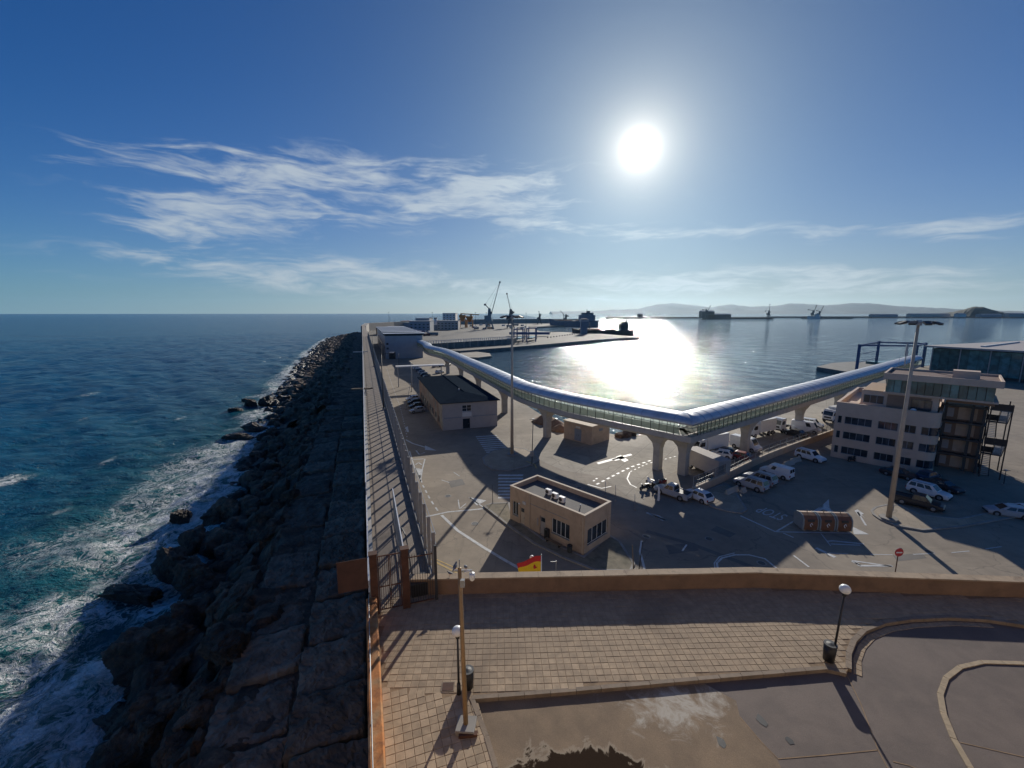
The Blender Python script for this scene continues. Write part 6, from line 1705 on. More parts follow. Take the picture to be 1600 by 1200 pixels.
# ------------------------------------------------------------------ signs, poles, flag
def build_small():
    p = P(1383, 900, G); 
    t = thing('no_entry_sign', 'round red no-entry sign on a thin post just beyond the terrace parapet', 'road sign', P(1384, 893, G) + Vector((0, -1.0, 0)), 0)
    h = 2.9
    MB().tube((0, 0, 0), (0, 0, h), .045, n=8).build('post', M['rust'], t)
    d = MB().tube((0, -.06, h - .15), (0, -.09, h - .15), .42, n=24).build('disc', M['red'], t); MB().box((0, -.095, h - .15), (.58, .012, .13)).build('bar', M['white'], d)
    MB().tube((.16, .06, h - .1), (.16, .09, h - .1), .36, n=20).build('second_disc', M['galv'], t)
    # flag
    pole = PD(846, 868, 33.0); base = Vector((pole.x, pole.y, G)); h = pole.z - G
    f = thing('flag', 'red and yellow striped flag blowing from a white pole below the parapet', 'flag', base, 0)
    MB().tube((0, 0, 0), (0, 0, h), .06, .04, 10).build('pole', M['white'], f, smooth=True); MB().ball((0, 0, h + .05), .07, 10, 8).build('finial', M['galv'], f)
    # cloth: three stripes as one wavy sheet per colour
    W, Hh, n = 2.2, 2.1, 22
    def pt(s, t):   # s along fly, t down the hoist
        x = -s * W * (.93 - .14 * t); sag = .10 * s + .78 * s * s; y = .16 * math.sin(s * 7.5 + t * 1.2) * (.25 + s) ; z = h - .03 - t * Hh * (1 - .18 * s) - sag * .95
        return (x, y, z)
    for t0, t1, m_, nm in ((0, .25, 'flag_red', 'stripe'), (.25, .75, 'flag_yellow', 'stripe'), (.75, 1, 'flag_red', 'stripe')):
        vs = []; fs = []; k = 4
        for i in range(n + 1):
            for j in range(k + 1): vs.append(pt(i / n, t0 + (t1 - t0) * j / k))
        m0 = len(vs); vs += [(x, y + .012, z) for x, y, z in vs]
        for i in range(n):
            for j in range(k):
                a = i * (k + 1) + j; q = (a, a + 1, a + k + 2, a + k + 1); fs.append(q); fs.append(tuple(m0 + c for c in q[::-1]))
        MB().add(vs, fs).build(nm, M[m_], f, smooth=True)
    em = MB()
    for dx, dz, r in ((0, 0, .14), (-.0, .17, .08), (-.16, -.02, .05), (.16, -.02, .05)):
        c = Vector(pt(.30, .48)); em.tube((c.x + dx, c.y - .02, c.z + dz), (c.x + dx, c.y - .035, c.z + dz), r, n=12)
    em.build('emblem', M['flag_red'], f)
    # small lamp globe beyond the flag, thin poles
    lp = PD(831, 871, 34.5); t = thing('yard_lamp', 'small white globe lamp on a post behind the flag', 'street lamp', (lp.x, lp.y, G), 0)
    MB().tube((0, 0, 0), (0, 0, lp.z - G - .12), .045, n=8).build('post', M['dark'], t); MB().ball((0, 0, lp.z - G), .20, 14, 10).build('globe', M['opal'], t, smooth=True)
    def pole_(bx, by, tx, ty, lab, arms=0, m_='dark', r=.05, box=False, nm='pole', cat='pole'):
        b = P(bx, by); D = b.y; top = PD(tx, ty, D); h = top.z - G
        t = thing(nm, lab, cat, b, 0); MB().tube((0, 0, 0), (top.x - b.x, 0, h), r * 1.2, r * .8, 8).build('shaft', M[m_], t, smooth=True)
        MB().box((0, 0, .1), (r * 6, r * 6, .2)).build('footing', M['concrete'], t)
        if arms: MB().beam((top.x - b.x - arms / 2, 0, h - .05), (top.x - b.x + arms / 2, 0, h - .05), .06, .06).build('cross_arm', M[m_], t); MB().box((top.x - b.x, 0, h + .02), (arms * .3, .35, .14)).build('lantern', M['galv'], t)
        if box: MB().box((0, -.16, h * .26), (.62, .35, .85)).build('cabinet', M['galv'], t)
        return t
    pole_(831, 727, 833, 655, 'thin lamp pole with a grey box at the edge of the mast island', 1.2, 'dark', .07, True, 'lamp_pole', 'street lamp')
    pole_(990, 892, 988, 852, 'short pale post left of a pair on the kiosk verge', 0, 'wood', .05)
    pole_(998, 894, 1004, 846, 'bent dark post right of a pair on the kiosk verge', 0, 'dark', .05)
    pole_(770, 787, 769, 757, 'thin dark post at the left corner of the kiosk', 0, 'dark', .04)
    pole_(946, 776, 946, 752, 'thin post left of the pair behind the kiosk', 0, 'galv', .04); pole_(962, 783, 962, 758, 'thin post right of the pair behind the kiosk', 0, 'galv', .04)
    pole_(992, 797, 992, 772, 'lone thin post right of the kiosk in the shade', 0, 'galv', .04)
    b = PD(869, 876, 35); t = thing('floodlight_post', 'thin post with a small cross bar right of the flag', 'pole', (b.x, b.y, G), 0); MB().tube((0, 0, 0), (0, 0, b.z - G), .035, n=6).build('shaft', M['galv'], t); MB().beam((-.5, 0, b.z - G - .1), (.05, 0, b.z - G - .1), .04, .04).build('cross_arm', M['galv'], t)
    pole_(1568, 758, 1572, 735, 'pole with short cross bars on the sunlit ground right of the stair', 1.4, 'dark', .05)
    pole_(634, 640, 641, 600, 'lamp pole beside the road along the walkway wall', 1.5, 'galv', .06)
    pole_(623, 575, 623, 553, 'lamp pole before the grey terminal', 1.8, 'dark', .08); pole_(643, 612, 642, 566, 'tall thin pole at the left end of the shed', 0, 'galv', .08)
    pole_(597, 760 - 190, 596, 540, 'lamp pole on the road under the walkway', 1.6, 'dark', .08)
    # slim white marker by the pickup
    b = P(1027, 786); t = thing('feather_banner', 'slim white curved banner standing under the gangway corner', 'banner', b, 0)
    MB().path([(-.1, 0, 0), (.0, 0, 1.2), (-.05, 0, 2.2), (-.35, 0, 2.75)], .03, 6).build('staff', M['galv'], t)
    MB().loft([[(x, y, z) for x, y, z in ((-.02, -.012, .3), (.28, -.012, .35), (.30, -.012, 1.5), (.22, -.012, 2.3), (-.33, -.012, 2.75), (-.05, -.012, 2.1))], [(x, y, z) for x, y, z in ((-.02, .012, .3), (.28, .012, .35), (.30, .012, 1.5), (.22, .012, 2.3), (-.33, .012, 2.75), (-.05, .012, 2.1))]]).build('cloth', M['white'], t, fix=True)
    # concrete barriers
    for (x, y, rz, lb) in ((1143, 770, .6, 'pale concrete barrier at the left of the parked estate cars'), (1161, 769, .6, 'short red and white barrier stub beside the nearest estate car'), (1232, 727, .5, 'long pale barrier behind the white panel van'), (1242, 722, .5, 'pale barrier beyond the long one behind the panel van')):
        b = P(x, y); t = thing('barrier', lb, 'barrier', b, rz, 'barriers at the edge of the yard')
        o = MB(); L = .5 if 'stub' in lb else 1.5; pr = [(-.3, 0), (.3, 0), (.28, .2), (.12, .5), (.09, .8), (-.09, .8), (-.12, .5), (-.28, .2)]
        o.loft([[(-L, y_, z) for y_, z in pr], [(L, y_, z) for y_, z in pr]]); o.build('block', M['pale_concrete'], t, fix=True)
        MB().box((0, 0, .81), (L * 1.2, .12, .03)).build('cap', M['red'] if 'stub' in lb else M['beige_top'], t)
    # sand heaps and a boat-like rubble heap by the quay
    for k, (x, y, s, lb) in enumerate(((852, 659, 2.2, 'brown sand heap at the quay edge, tallest of three'), (868, 666, 1.9, 'brown sand heap in the middle of the three by the quay'), (875, 672, 1.5, 'brown sand heap nearest the service block'))):
        b = P(x, y); mb = MB(); rings = []
        for j in range(7):
            rr = s * 1.5 * (1 - j / 6.2) ; rings.append([(rr * math.cos(2 * PI * i / 16) * (1 + .2 * fbm(i * .7, j, k, 2)), rr * math.sin(2 * PI * i / 16) * (1 + .2 * fbm(i * .5, j, k + 3, 2)), s * .95 * (j / 6) ** .85) for i in range(16)])
        o = mb.loft(rings).build('sand_heap', M['mound'], smooth=True, fix=True); o.location = b; tag(o, lb, 'heap', 'sand heaps on the quay')
M['flag_red'] = mat('flag_red', (.52, .025, .03), .8, .1, 6, 0); M['flag_yellow'] = mat('flag_yellow', (.80, .50, .02), .8, .1, 6, 0)
build_small()

def build_ground_details():
    for k, (x, y, lb) in enumerate(((1108, 842, 'round iron drain cover in the shaded yard below the painted word'), (905, 762, 'round iron cover on the road behind the kiosk'), (742, 818, 'round iron cover beside the curved white line left of the kiosk'), (1010, 838, 'round iron cover in the shade right of the kiosk'), (1190, 880, 'round iron cover by the painted loop before the parapet'), (1452, 862, 'round iron cover on the lit road right of the no-entry sign'), (700, 775, 'round iron cover on the lit road by the post fence'))):
        p = P(x, y); t = thing('drain_cover', lb, 'manhole cover', (p.x, p.y, G), 0, 'iron covers set in the yard')
        MB().tube((0, 0, .002), (0, 0, .016), .48, n=20).build('frame', M['concrete'], t); MB().tube((0, 0, .01), (0, 0, .022), .36, n=20).build('plate', M['dark'], t)
    for k, (x, y, s, lb) in enumerate(((968, 683, 1.3, 'dark rock at the quay edge right of the service block, left one'), (978, 682, 1.6, 'dark rock at the quay edge right of the service block, largest one'), (988, 680, 1.1, 'dark rock at the quay edge right of the service block, right one'))):
        p = P(x, y); u, v = to_uv(p); boulder(u, v, G + .3, (s * 1.2, s, s * .8), lb, 'rocks at the quay edge', False)
    # worn repair patches and an old trench line
    pa = MB()
    for pts in ([(1040, 852), (1085, 848), (1092, 860), (1046, 866)], [(872, 742), (905, 752), (898, 757), (866, 747)], [(700, 752), (722, 748), (727, 757), (705, 762)], [(1395, 868), (1440, 864), (1448, 872), (1402, 877)], [(1120, 822), (1150, 834), (1140, 840), (1110, 828)]):
        pa.sheet([(P(*c).x, P(*c).y) for c in pts], G + .006)
    pa.ribbon([P(*c) for c in ((1010, 830), (1080, 850), (1160, 880), (1190, 892))], .7, G + .005)
    structure(pa.build('repair_patches', M['patch']))
M['patch'] = ground_mat('patch', (.19, .172, .15), (.15, .138, .122))
build_ground_details()
# ------------------------------------------------------------------ far side of the port
def block(x0, y0, x1, ytop, z0, D, dep, nm, label, m_, cat='building', rooms=True, group=None, base=None):
    """building whose front stands at distance D between two photograph columns"""
    D = 26.2 * CT / max(.02, ((y0 if base is None else base) - 600) / FPX * CT + ST) + (0 if base is None else 12)
    a = PD(x0, y0, D); b = PD(x1, y0, D); top = PD((x0 + x1) / 2, ytop, D).z
    t = thing(nm, label, cat, ((a.x + b.x) / 2, D, z0), 0, group); w = abs(b.x - a.x); h = top - z0
    MB().box((0, dep / 2, h / 2), (w, dep, h)).build('wall', M[m_], t)
    MB().box((0, dep / 2, h + .2), (w * 1.03, dep * 1.03, .4)).build('roof', M['bluegrey'], t)
    if rooms:
        n = max(2, int(w / 5)); fl = max(1, int(h / 4))
        for i in range(n):
            for j in range(fl): MB().box((-w / 2 + w * (i + .5) / n, -.06, 2 + j * 4), (w / n * .45, .12, 1.5)).build('window', M['glass'], t)
    return t
def build_far():
    # raised quay road: retaining wall, deck and a close-barred pale railing on its edge
    bl = [P(*c) for c in ((662, 547), (690, 545.5), (725, 542.8), (800, 537.5))]; zt = 6.9
    t = thing('raised_quay_road', 'raised quay road with a stained retaining wall and a pale close-barred railing', 'road deck')
    bk = [p + Vector((4, 16, 0)) for p in bl]
    MB().prism([(p.x, p.y) for p in bl] + [(p.x, p.y) for p in bk[::-1]], 2.4, zt).build('deck', M['quay'], t)
    for p in resample(bl, 7): MB().box((p.x, p.y - .2, (2.5 + zt) / 2), (1.0, .8, zt - 2.5)).build('buttress', M['concrete'], t)
    pm = MB().box((0, 0, .95), (.55, .15, 1.9)).mesh('railing_bar'); pm.materials.append(M['whitewash'])
    for p in resample(bl, 1.7)[:140]: o = link('railing_bar', pm, None, t); o.location = (p.x, p.y, zt)
    MB().path([(p.x, p.y, zt + 1.95) for p in resample(bl, 6)], .16, 5).build('rail', M['whitewash'], t)
    # containers and trailers standing about the quays
    rr = random.Random(4); cols = ['ship_red', 'bluegrey', 'gantry_blue', 'whitewash', 'orange', 'crane_green', 'pale_render']
    names = dict(ship_red='dull red', bluegrey='grey', gantry_blue='dark blue', whitewash='white', orange='orange', crane_green='grey-green', pale_render='pale')
    cm = {}
    for k in range(34):
        x = (736 + rr.random() * 100) if k < 18 else (602 + rr.random() * 88); y = (508 + rr.random() * 7) if k < 18 else (519 + rr.random() * 6)
        c = rr.choice(cols); p = P(x, y); tr = k % 3 == 0
        where = 'below the cranes' if k < 18 else 'beyond the grey terminal'
        if c not in cm: m_ = MB().box((0, 0, 1.5), (11, 2.6, 2.6)).mesh('box'); m_.materials.append(M[c]); cm[c] = m_
        t = thing('parked_trailer' if tr else 'shipping_container', '%s %s standing on the quay %s' % (names[c], 'box trailer' if tr else 'shipping container', where), 'trailer' if tr else 'container', p, rr.choice((0, .3, 1.2, 1.5)), 'containers and trailers on the far quays')
        b = link('box', cm[c], None, t); b.location.z = .9 if tr else 0
        MB().box((0, 0, .2 if not tr else .75), (11.05, 2.4, .35)).build('frame', M['crane_dark'], t)
        if tr: MB().box((3.5, 0, .5), (2.6, 2.5, .9)).build('axle_set', M['tyre'], t)
    # low pontoon
    pt = [P(*c, 1.2) for c in ((716, 546), (765, 552), (768, 556), (748, 558.5), (722, 558))]
    MBo = MB().prism([(p.x, p.y) for p in pt], -1, 1.2).build('pontoon', M['yard']); tag(MBo, 'low flat concrete landing jutting into the harbour water left', 'jetty')
    # jetty below the gantry at the right
    pt = [P(*c, 2.0) for c in ((1276, 573), (1337, 583), (1400, 583), (1400, 566), (1330, 565), (1300, 567))]
    tag(MB().prism([(p.x, p.y) for p in pt], -2, 2.0).build('jetty', M['quay']), 'low concrete jetty with the blue steel gantry on it', 'jetty')
    # blue lifting gantries
    def gantry(cs, h, lab, z0=2.2, r=.55):
        c0 = cs[0]; t = thing('lifting_gantry', lab, 'gantry', (c0.x, c0.y, z0), 0)
        for c in cs: MB().box((c.x - c0.x, c.y - c0.y, h / 2), (r * 1.6, r * 1.6, h)).build('column', M['gantry_blue'], t)
        for a, b in zip(cs, cs[1:] + cs[:1]): MB().beam((a.x - c0.x, a.y - c0.y, h - r), (b.x - c0.x, b.y - c0.y, h - r), r, r * 1.2).build('beam', M['gantry_blue'], t)
        a, b = cs[0], cs[-1]
        MB().box(((cs[0].x + cs[2].x) / 2 - c0.x, (cs[0].y + cs[2].y) / 2 - c0.y, 3.2), ((cs[2] - cs[0]).length * .55, 6, 1.2), ang(cs[0], cs[2])).build('ramp', M['glass_green'], t)
        for k in range(3):
            MB().beam((a.x - c0.x, a.y - c0.y, h * .3 * (k + 1)), (cs[1].x - c0.x, cs[1].y - c0.y, h * .3 * (k + 1)), .25, .25).build('brace', M['gantry_blue'], t)
    A = P(1338, 579, 2.2); B = PD(1371, 552, A.y + 22); Cc = PD(1444, 554, A.y + 10); Dd = PD(1429, 566, A.y - 4)
    gantry([A, B, Cc, Dd], 12.2, 'blue steel lifting gantry over the ferry ramp on the right jetty')
    q0 = P(803, 536, 2.2)
    gantry([q0, PD(808, 530, q0.y + 40), PD(820, 528, q0.y + 42), PD(817, 534, q0.y + 6)], 28.5 - 2.2 - .036 * q0.y, 'dark blue lifting gantry over the left ferry ramp, just right of the mast', r=.7)
    q1 = P(823, 535, 2.2)
    gantry([q1, PD(826, 530, q1.y + 40), PD(838, 528, q1.y + 42), PD(837, 534, q1.y + 6)], 28.5 - 2.2 - .034 * q1.y, 'dark blue lifting gantry nearer the pier head, second of two', r=.7)
    rp = P(838, 525, 2.5); t = thing('link_bridge', 'dark blue steel bridge ramp joining the gantries to the pier', 'ramp', (rp.x - 8, rp.y, 2.4), 0); MB().box((0, 0, 3.2), (46, 7, 2.6)).build('girder', M['gantry_blue'], t); MB().box((0, 0, 4.6), (46, 7.4, .3)).build('deck', M['bluegrey'], t)
    # buildings on the left quay
    block(588, 523, 612, 512.5, 2.5, 330, 60, 'quay_shed', 'long low reddish shed beside the walkway far along the breakwater', 'rust_sheet', rooms=False)
    block(612, 512, 640, 504.5, 2.5, 400, 30, 'quay_shed', 'low shed with a pale slanting roof beyond the terminal', 'bluegrey', rooms=False)
    t = block(626, 510, 648, 505.5, 2.5, 420, 25, 'quay_shed', 'low shed with a red roof behind the striped terminal roof', 'brown', rooms=False); MB().box((0, 10, PD(640, 504.0, 800).z - 1.0), (26, 26, 2.0)).build('red_roof', M['redroof'], t)
    block(640, 518, 672, 502, 2.5, 380, 30, 'warehouse', 'blue-grey warehouse with a blue door beyond the striped terminal roof', 'bluegrey')
    block(649, 502, 671, 497.5, 14, 392, 20, 'roof_house', 'stone coloured block on top of the blue-grey warehouse', 'pale_render', rooms=False, base=517)
    block(672, 515, 682, 508, 2.5, 385, 20, 'annex', 'low grey annex right of the blue-grey warehouse', 'bluegrey', rooms=False)
    block(683, 515, 716, 501.5, 2.5, 400, 26, 'customs_house', 'pale two-storey building with small windows left of the orange hopper', 'pale_render')
    block(692, 511.5, 712, 489.5, 2.5, 440, 30, 'office_building', 'tall white and grey office building, tallest on the left quay', 'whitewash')
    for k, x in enumerate((674, 681)):
        p = PD(x, 512, 715); top = PD(x, 497.5, 715).z
        t = thing('storage_silo', ('white silo with a dark cap, left of a pair', 'white silo with a dark cap, right of a pair')[k], 'silo', (p.x, 715, 2.5), 0, 'silo pair on the quay'); h = top - 2.5
        MB().tube((0, 0, 0), (0, 0, h), 2.4, n=12).build('body', M['whitewash'], t, smooth=True); MB().tube((0, 0, h), (0, 0, h + 1.4), 3.0, 2.6, 12).build('cap', M['dark'], t)
    # orange hoppers
    for k, x in enumerate((723, 734)):
        D = 780; p = PD(x, 508, D); top = PD(x, 490 if k == 0 else 492, D).z; h = top - 2.5
        t = thing('loading_hopper', ('orange loading hopper with a tall leg, left of two', 'orange loading hopper, right of two')[k], 'hopper', (p.x, D, 2.5), 0, 'orange hoppers by the cranes')
        for sx in (-5, 5):
            for sy in (-5, 5): MB().box((sx, sy, h * .3), (1.5, 1.5, h * .6)).build('leg', M['orange'], t)
        MB().loft([[(sx * 2, sy * 2, h * .45) for sx, sy in ((-1, -1), (1, -1), (1, 1), (-1, 1))], [(sx * 6, sy * 6, h * .8) for sx, sy in ((-1, -1), (1, -1), (1, 1), (-1, 1))], [(sx * 6, sy * 6, h * .9) for sx, sy in ((-1, -1), (1, -1), (1, 1), (-1, 1))]]).build('funnel', M['orange'], t, fix=True)
        MB().box((-2.5 if k == 0 else 2.5, 0, h * .95), (3, 3, h * .12)).build('head', M['orange'], t)
        if k == 0: MB().beam((-3, 0, h), (30, 0, h * .92), 1.2, 1.6).build('conveyor', M['orange'], t)
    # harbour cranes
    def crane(xb, yb, D, tower, jib_tip, back, lab, m_='crane_green'):
        b = PD(xb, yb, D); z0 = 2.5; t = thing('harbour_crane', lab, 'crane', (b.x, D, z0), 0, 'cranes of the harbour')
        T = PD(xb, tower, D).z - z0; tip = PD(*jib_tip, D); bk = PD(*back, D); rx = lambda p: (p.x - b.x, 0, p.z - z0)
        s = T / 20
        for sx in (-3, 3):
            for sy in (-3, 3): MB().beam((sx * 1.3 * s, sy * 1.3 * s, 0), (sx * .5 * s, sy * .5 * s, T * .38), .8 * s, .8 * s).build('leg', M[m_], t)
        MB().box((0, 0, T * .40), (6.5 * s, 6.5 * s, T * .07)).build('slewing_ring', M[m_], t)
        MB().loft([[(a * 2.2 * s, c * 2.2 * s, T * .43) for a, c in ((-1, -1), (1, -1), (1, 1), (-1, 1))], [(a * 1.2 * s, c * 1.2 * s, T) for a, c in ((-1, -1), (1, -1), (1, 1), (-1, 1))]]).build('tower', M[m_], t, fix=True)
        MB().box((-2.6 * s, 0, T * .56), (4.6 * s, 4 * s, T * .20)).build('machine_house', M[m_], t); MB().box((1.8 * s, -1.5 * s, T * .80), (2 * s, 2 * s, 2 * s)).build('cabin', M['glass'], t)
        foot = Vector((1.2 * s, 0, T * .62)); tp = Vector(rx(tip)); d = tp - foot
        j = MB()
        for sx, sz in ((-1, -1), (1, -1), (1, 1), (-1, 1)): j.beam(foot + Vector((0, sx * .9 * s, sz * .8 * s)), tp + Vector((0, sx * .25 * s, sz * .2 * s)), .28 * s, .28 * s)
        n = 14
        for k in range(n):
            a = foot + d * (k / n); c = foot + d * ((k + 1) / n); w = .9 * s * (1 - k / n) + .25 * s; sg = 1 if k % 2 else -1
            j.beam(a + Vector((0, sg * w, .6 * s)), c + Vector((0, -sg * w, .6 * s)), .15 * s, .15 * s); j.beam(a + Vector((0, w, sg * .6 * s)), c + Vector((0, w, -sg * .6 * s)), .15 * s, .15 * s)
        j.build('lattice_jib', M[m_], t)
        MB().box(tp, (1.6 * s, 1.2 * s, 1.6 * s)).build('jib_head', M[m_], t)
        if back != (0, 0):
            bp = Vector(rx(bk)); MB().beam((0, 0, T * .98), bp, .9 * s, .9 * s).build('counter_arm', M[m_], t); MB().box(bp, (2.2 * s, 2 * s, 1.8 * s)).build('counterweight', M['crane_dark'], t)
            MB().tube(bp, tp, .09 * s, n=4).build('stay_cable', M['crane_dark'], t)
        MB().tube((0, 0, T), tp, .09 * s, n=4).build('hoist_cable', M['crane_dark'], t)
        hk = tp - Vector((0, 0, T * .35)); MB().tube(tp, hk, .07 * s, n=4).build('hoist_rope', M['crane_dark'], t)
    crane(765, 514, 700, 482, (781, 441), (758, 476), 'tall grey-green mobile harbour crane with a long raised lattice jib')
    crane(798, 512, 740, 483, (792, 459), (802, 488), 'harbour crane with a beaked jib right of the taller one', 'crane_dark')
    crane(843, 503, 1010, 490, (842, 487), (845, 491), 'small dark slender crane near the outer mole', 'crane_dark')
    crane(884, 503, 960, 491, (876, 486), (888, 494), 'small crane with slanting jib beside the blue ship', 'crane_dark')
    for k, x in enumerate((608, 676, 743, 760, 822)):
        D = 760; b = PD(x, 503, D); top = PD(x, 488 + .3 * k, D); t = thing('floodlight_mast', 'thin distant floodlight mast, %s from the walkway end' % ('first', 'second', 'third', 'fourth', 'fifth')[k], 'floodlight mast', (b.x, D, 2.5), 0, 'thin distant masts on the left quay'); MB().tube((0, 0, 0), (0, 0, top.z - 2.5), .35, .2, 6).build('shaft', M['crane_dark'], t); MB().box((0, 0, top.z - 2.3), (2.2, 2.2, .6)).build('head', M['crane_dark'], t)
    # ships
    def ship(xs, xb, yw, L0, hullm, lab, sup, D, heading=1):
        """hull between columns xs (stern) and xb (bow) at distance D"""
        a, b = PD(xs, yw, D), PD(xb, yw, D); w = abs(b.x - a.x); t = thing('cargo_ship', lab, 'ship', ((a.x + b.x) / 2, D, 0), 0 if b.x > a.x else PI)
        hh = L0; secs = []
        for f, wd, zt in ((-.5, .55, 1.15), (-.46, .85, 1.1), (-.3, 1, 1.0), (.25, 1, 1.0), (.40, .7, 1.15), (.48, .25, 1.35), (.5, .04, 1.42)):
            hw = w * .075 * wd; x = f * w
            secs.append([(x - (0 if f < .3 else w * .02), -hw * .7, -1.5), (x - (0 if f < .3 else w * .02), hw * .7, -1.5), (x, hw, hh * zt), (x, -hw, hh * zt)])
        MB().loft(secs).build('hull', M[hullm], t, fix=True)
        x0, ww, h1, mm = sup
        MB().box((x0 * w, 0, hh + h1 * .33), (ww * w, w * .12, h1 * .66)).build('superstructure', M[mm], t)
        MB().box((x0 * w * 1.02, 0, hh + h1 * .78), (ww * w * .72, w * .13, h1 * .24)).build('bridge', M[mm], t); MB().box((x0 * w * 1.02, 0, hh + h1 * .80), (ww * w * .74, w * .132, h1 * .07)).build('bridge_window', M['glass'], t)
        MB().box((x0 * w * 1.1, 0, hh + h1 * .95), (ww * w * .22, w * .03, h1 * .3)).build('funnel', M['ship_dark'], t)
        MB().tube((x0 * w, 0, hh + h1 * .9), (x0 * w, 0, hh + h1 * 1.3), w * .004, n=6).build('mast', M['ship_dark'], t)
        for f in (-.12, .12, .30): MB().box((f * w if x0 < 0 else -f * w, 0, hh + 1.0), (w * .16, w * .10, 1.6)).build('hatch', M['ship_red'], t)
        MB().tube((w * .42 * (1 if x0 < 0 else -1) * .5, 0, hh), (w * .42 * (1 if x0 < 0 else -1) * .5, 0, hh + h1 * .8), w * .006, n=6).build('derrick_post', M['ship_dark'], t)
        return t
    ship(935, 858, 508, 12.0, 'ship_blue', 'dark blue cargo ship with tall blue superstructure alongside the outer mole', (-.26, .32, 19, 'ship_blue'), 925)
    D2 = P(960, 523.5, 0).y
    ship(989, 893, 523.5, 6.5, 'ship_dark', 'dark low coaster with a square stern house moored at the pier head', (-.34, .13, 12, 'ship_dark'), D2)
    tw = PD(912, 516, D2 - 25); t = thing('control_tower', 'blue-grey square tower on the pier before the coaster', 'tower', (tw.x, D2 - 25, 2.5), 0)
    h = PD(912, 500, D2 - 25).z - 2.5
    MB().box((0, 0, h * .45), (8, 8, h * .9)).build('shaft', M['ship_blue'], t); MB().box((0, 0, h * .95), (10, 10, h * .14)).build('gallery', M['bluegrey'], t); MB().box((0, 0, h * 1.05), (7, 7, h * .08)).build('roof', M['ship_dark'], t)
    # bollard rows on the pier
    bm_ = MB().tube((0, 0, 0), (0, 0, 1.1), .75, .6, 8).mesh('bollard'); bm_.materials.append(M['dark'])
    for j, (a, b) in enumerate((((856, 528), (905, 521.5)), ((848, 520.5), (892, 517.2)))):
        A, B = P(*a), P(*b)
        for k in range(13):
            o = link('bollard', bm_); p = A + (B - A) * (k / 12); o.location = p; tag(o, ('dark bollard in the nearer row on the sunlit pier', 'dark bollard in the farther row on the sunlit pier')[j], 'bollard', 'bollards in rows on the pier')
    # far breakwater with its cranes and boats
    def mole(pts, w, z1, lab, m_='ship_dark'):
        q = [PD(x, 495, D) for x, D in pts]; mb = MB(); mb.wall(q, w, -2, z1); tag(mb.build('far_mole', M[m_]), lab, 'mole')
    mole(((948, 2300), (1010, 2350), (1110, 2400), (1200, 2400)), 22, 7, 'long dark low mole crossing the bright water in the distance')
    mole(((1200, 2650), (1400, 2650), (1620, 2500), (1800, 2500)), 30, 8, 'farther quay line running below the hill to the right')
    mole(((1100, 2050), (1205, 2060)), 40, 7, 'nearer part of the dark distant quay with two cranes')
    mole(((1255, 2200), (1330, 2200)), 26, 5, 'short distant quay in front of a white ship')
    for (x, y, D, lab, w, h, m_) in ((1000, 491.5, 2340, 'small domed beacon house on the distant mole', 22, 16, 'ship_dark'), (1104, 492, 2050, 'dark block at the left end of the distant quay', 60, 30, 'ship_dark'), (1122, 491, 2050, 'lower dark block on the distant quay', 110, 16, 'ship_dark'), (1450, 493, 2550, 'pale row of distant sheds left of the hill', 230, 16, 'pale_render'), (1500, 493, 2480, 'white distant tank below the hill', 40, 18, 'whitewash'), (1545, 493, 2480, 'pale distant store under the hill', 120, 14, 'bluegrey'), (1585, 493, 2480, 'distant pale store at the far right', 90, 18, 'pale_render'), (1380, 493, 2600, 'distant low grey store on the far quay', 150, 13, 'bluegrey')):
        p = PD(x, y, D); t = thing('distant_building', lab, 'building', (p.x, D, 5), 0); MB().box((0, 0, h / 2), (w, 30, h)).build('wall', M[m_], t)
        MB().loft([[(-w / 2, yy, zz) for yy, zz in ((-16, h), (16, h), (0, h + 5))], [(w / 2, yy, zz) for yy, zz in ((-16, h), (16, h), (0, h + 5))]]).build('roof', M['bluegrey'], t, fix=True)
    crane(1103, 492, 2040, 483, (1110, 478), (1098, 484), 'dark crane at the left end of the distant quay', 'crane_dark')
    crane(1201, 493, 2060, 485, (1203, 475.5), (1196, 486), 'dark crane with raised jib at the right end of the distant quay', 'crane_dark')
    crane(1270, 492, 2210, 485, (1276, 477), (1263, 484), 'crane behind the distant white ship, left jib', 'crane_dark'); crane(1280, 492, 2230, 486, (1287, 478), (1276, 485), 'crane behind the distant white ship, right jib', 'crane_dark')
    s = ship(1262, 1282, 496, 12, 'ship_white', 'small distant white ship moored below two cranes', (.2, .3, 14, 'ship_white'), 2150)
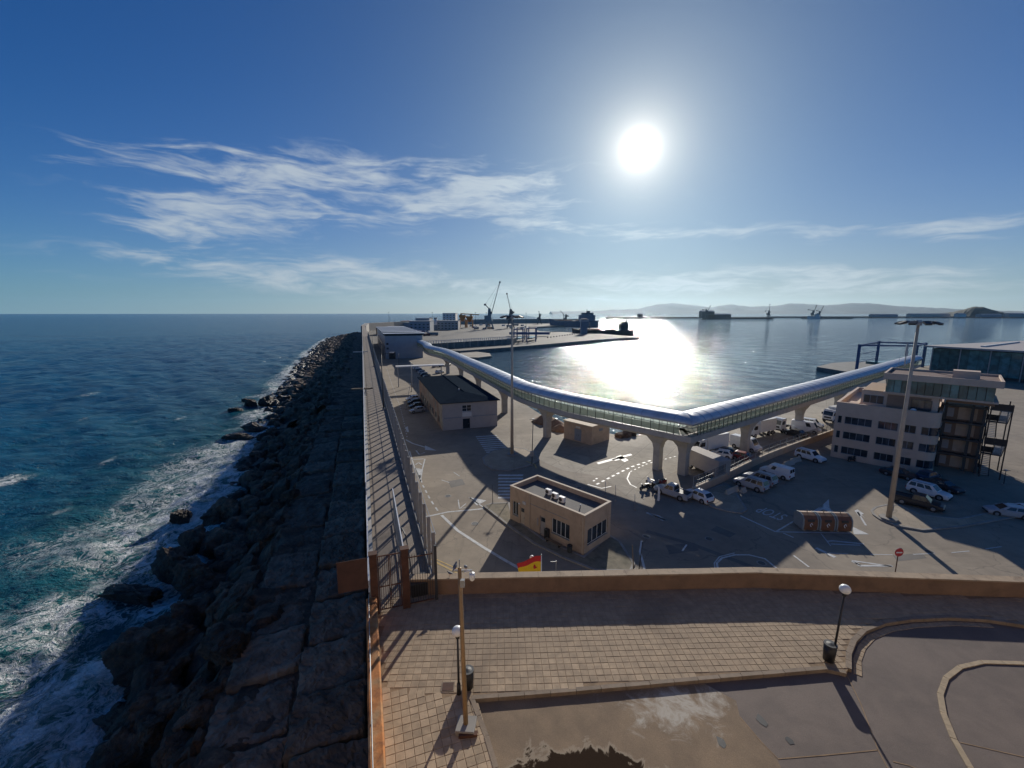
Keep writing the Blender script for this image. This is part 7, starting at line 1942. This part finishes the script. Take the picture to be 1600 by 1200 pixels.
    # hill and ranges
    def ridge(nm, x0, x1, D, prof, dep, m_, seed):
        n = 160; rows = []
        for j in range(7):
            f = j / 6; row = []
            for i in range(n + 1):
                x = x0 + (x1 - x0) * i / n; y = prof(x); top = PD(x, y, D); p = PD(x, 490, D)
                hgt = max(3, top.z) * (math.sin(PI * (.5 + .5 * f)) if j else 1) if False else max(3, top.z) * (1 - f) ** 1.1
                row.append((p.x * (1 - .10 * f), D - dep * f, hgt * (1 + .25 * f * fbm(i * .22, j * 1.1, seed, 4)) - 6 * f))
            rows.append(row)
        vs = [p for r in rows for p in r]; fs = [(j * (n + 1) + i, j * (n + 1) + i + 1, (j + 1) * (n + 1) + i + 1, (j + 1) * (n + 1) + i) for j in range(6) for i in range(n)]
        back = len(vs); vs += [(p[0] * 1.05, p[1] + dep * .6, -5) for p in rows[0]]
        fs += [(back + i, back + i + 1, i + 1, i) for i in range(n)]
        me = bpy.data.meshes.new(nm); me.from_pydata(vs, [], fs); me.update(); o = link(nm, me, M[m_]); bm = bmesh.new(); bm.from_mesh(me); bmesh.ops.recalc_face_normals(bm, faces=bm.faces); bm.to_mesh(me); bm.free()
        me.polygons.foreach_set('use_smooth', [True] * len(me.polygons)); structure(o)
    ridge('hill', 1462, 1590, 3100, lambda x: 489.5 - 10.5 * math.exp(-((x - 1526) / 30) ** 2) - .8 * fbm(x * .08, 1, 1, 3), 260, 'hill', 3)
    pk = [(900, 486.5), (960, 484), (1000, 482), (1025, 475.5), (1050, 473.5), (1075, 476), (1110, 480), (1140, 475.5), (1170, 479), (1210, 478), (1235, 473.5), (1260, 475), (1290, 477), (1330, 473.5), (1360, 474), (1400, 478), (1440, 480), (1480, 482), (1540, 485), (1620, 487)]
    xs_, ys_ = [a for a, b in pk], [b for a, b in pk]
    ridge('mountain_range', 860, 1640, 15500, lambda x: float(np.interp(x, xs_, ys_)) + .9 * fbm(x * .06, 3, 2, 5), 2500, 'mountain', 8)
M['hill'] = mat('hill_scrub', (.04, .052, .042), .95, .3, .01, 0, space='World'); M['mountain'] = mat('mountain_rock', (.04, .05, .06), .95, .25, .002, 0, space='World')
build_far()

# ------------------------------------------------------------------ sea air
def build_haze():
    R_ = 20500; mb = MB(); mb.bbox((-R_, -R_, -9), (R_, R_, 640)); o = mb.build('haze'); stuff(o)
    m = bpy.data.materials.new('haze'); m.use_nodes = True; t = NT(m.node_tree); out = t.n('ShaderNodeOutputMaterial'); v = t.n('ShaderNodeVolumePrincipled')
    t.put(v, 'Color', (.50, .76, 1.0, 1)); t.put(v, 'Density', HAZE); t.put(v, 'Anisotropy', .68); t.t.links.new(v.outputs[0], out.inputs['Volume'])
    o.data.materials.append(m)
HAZE = 1.0e-5
build_haze()
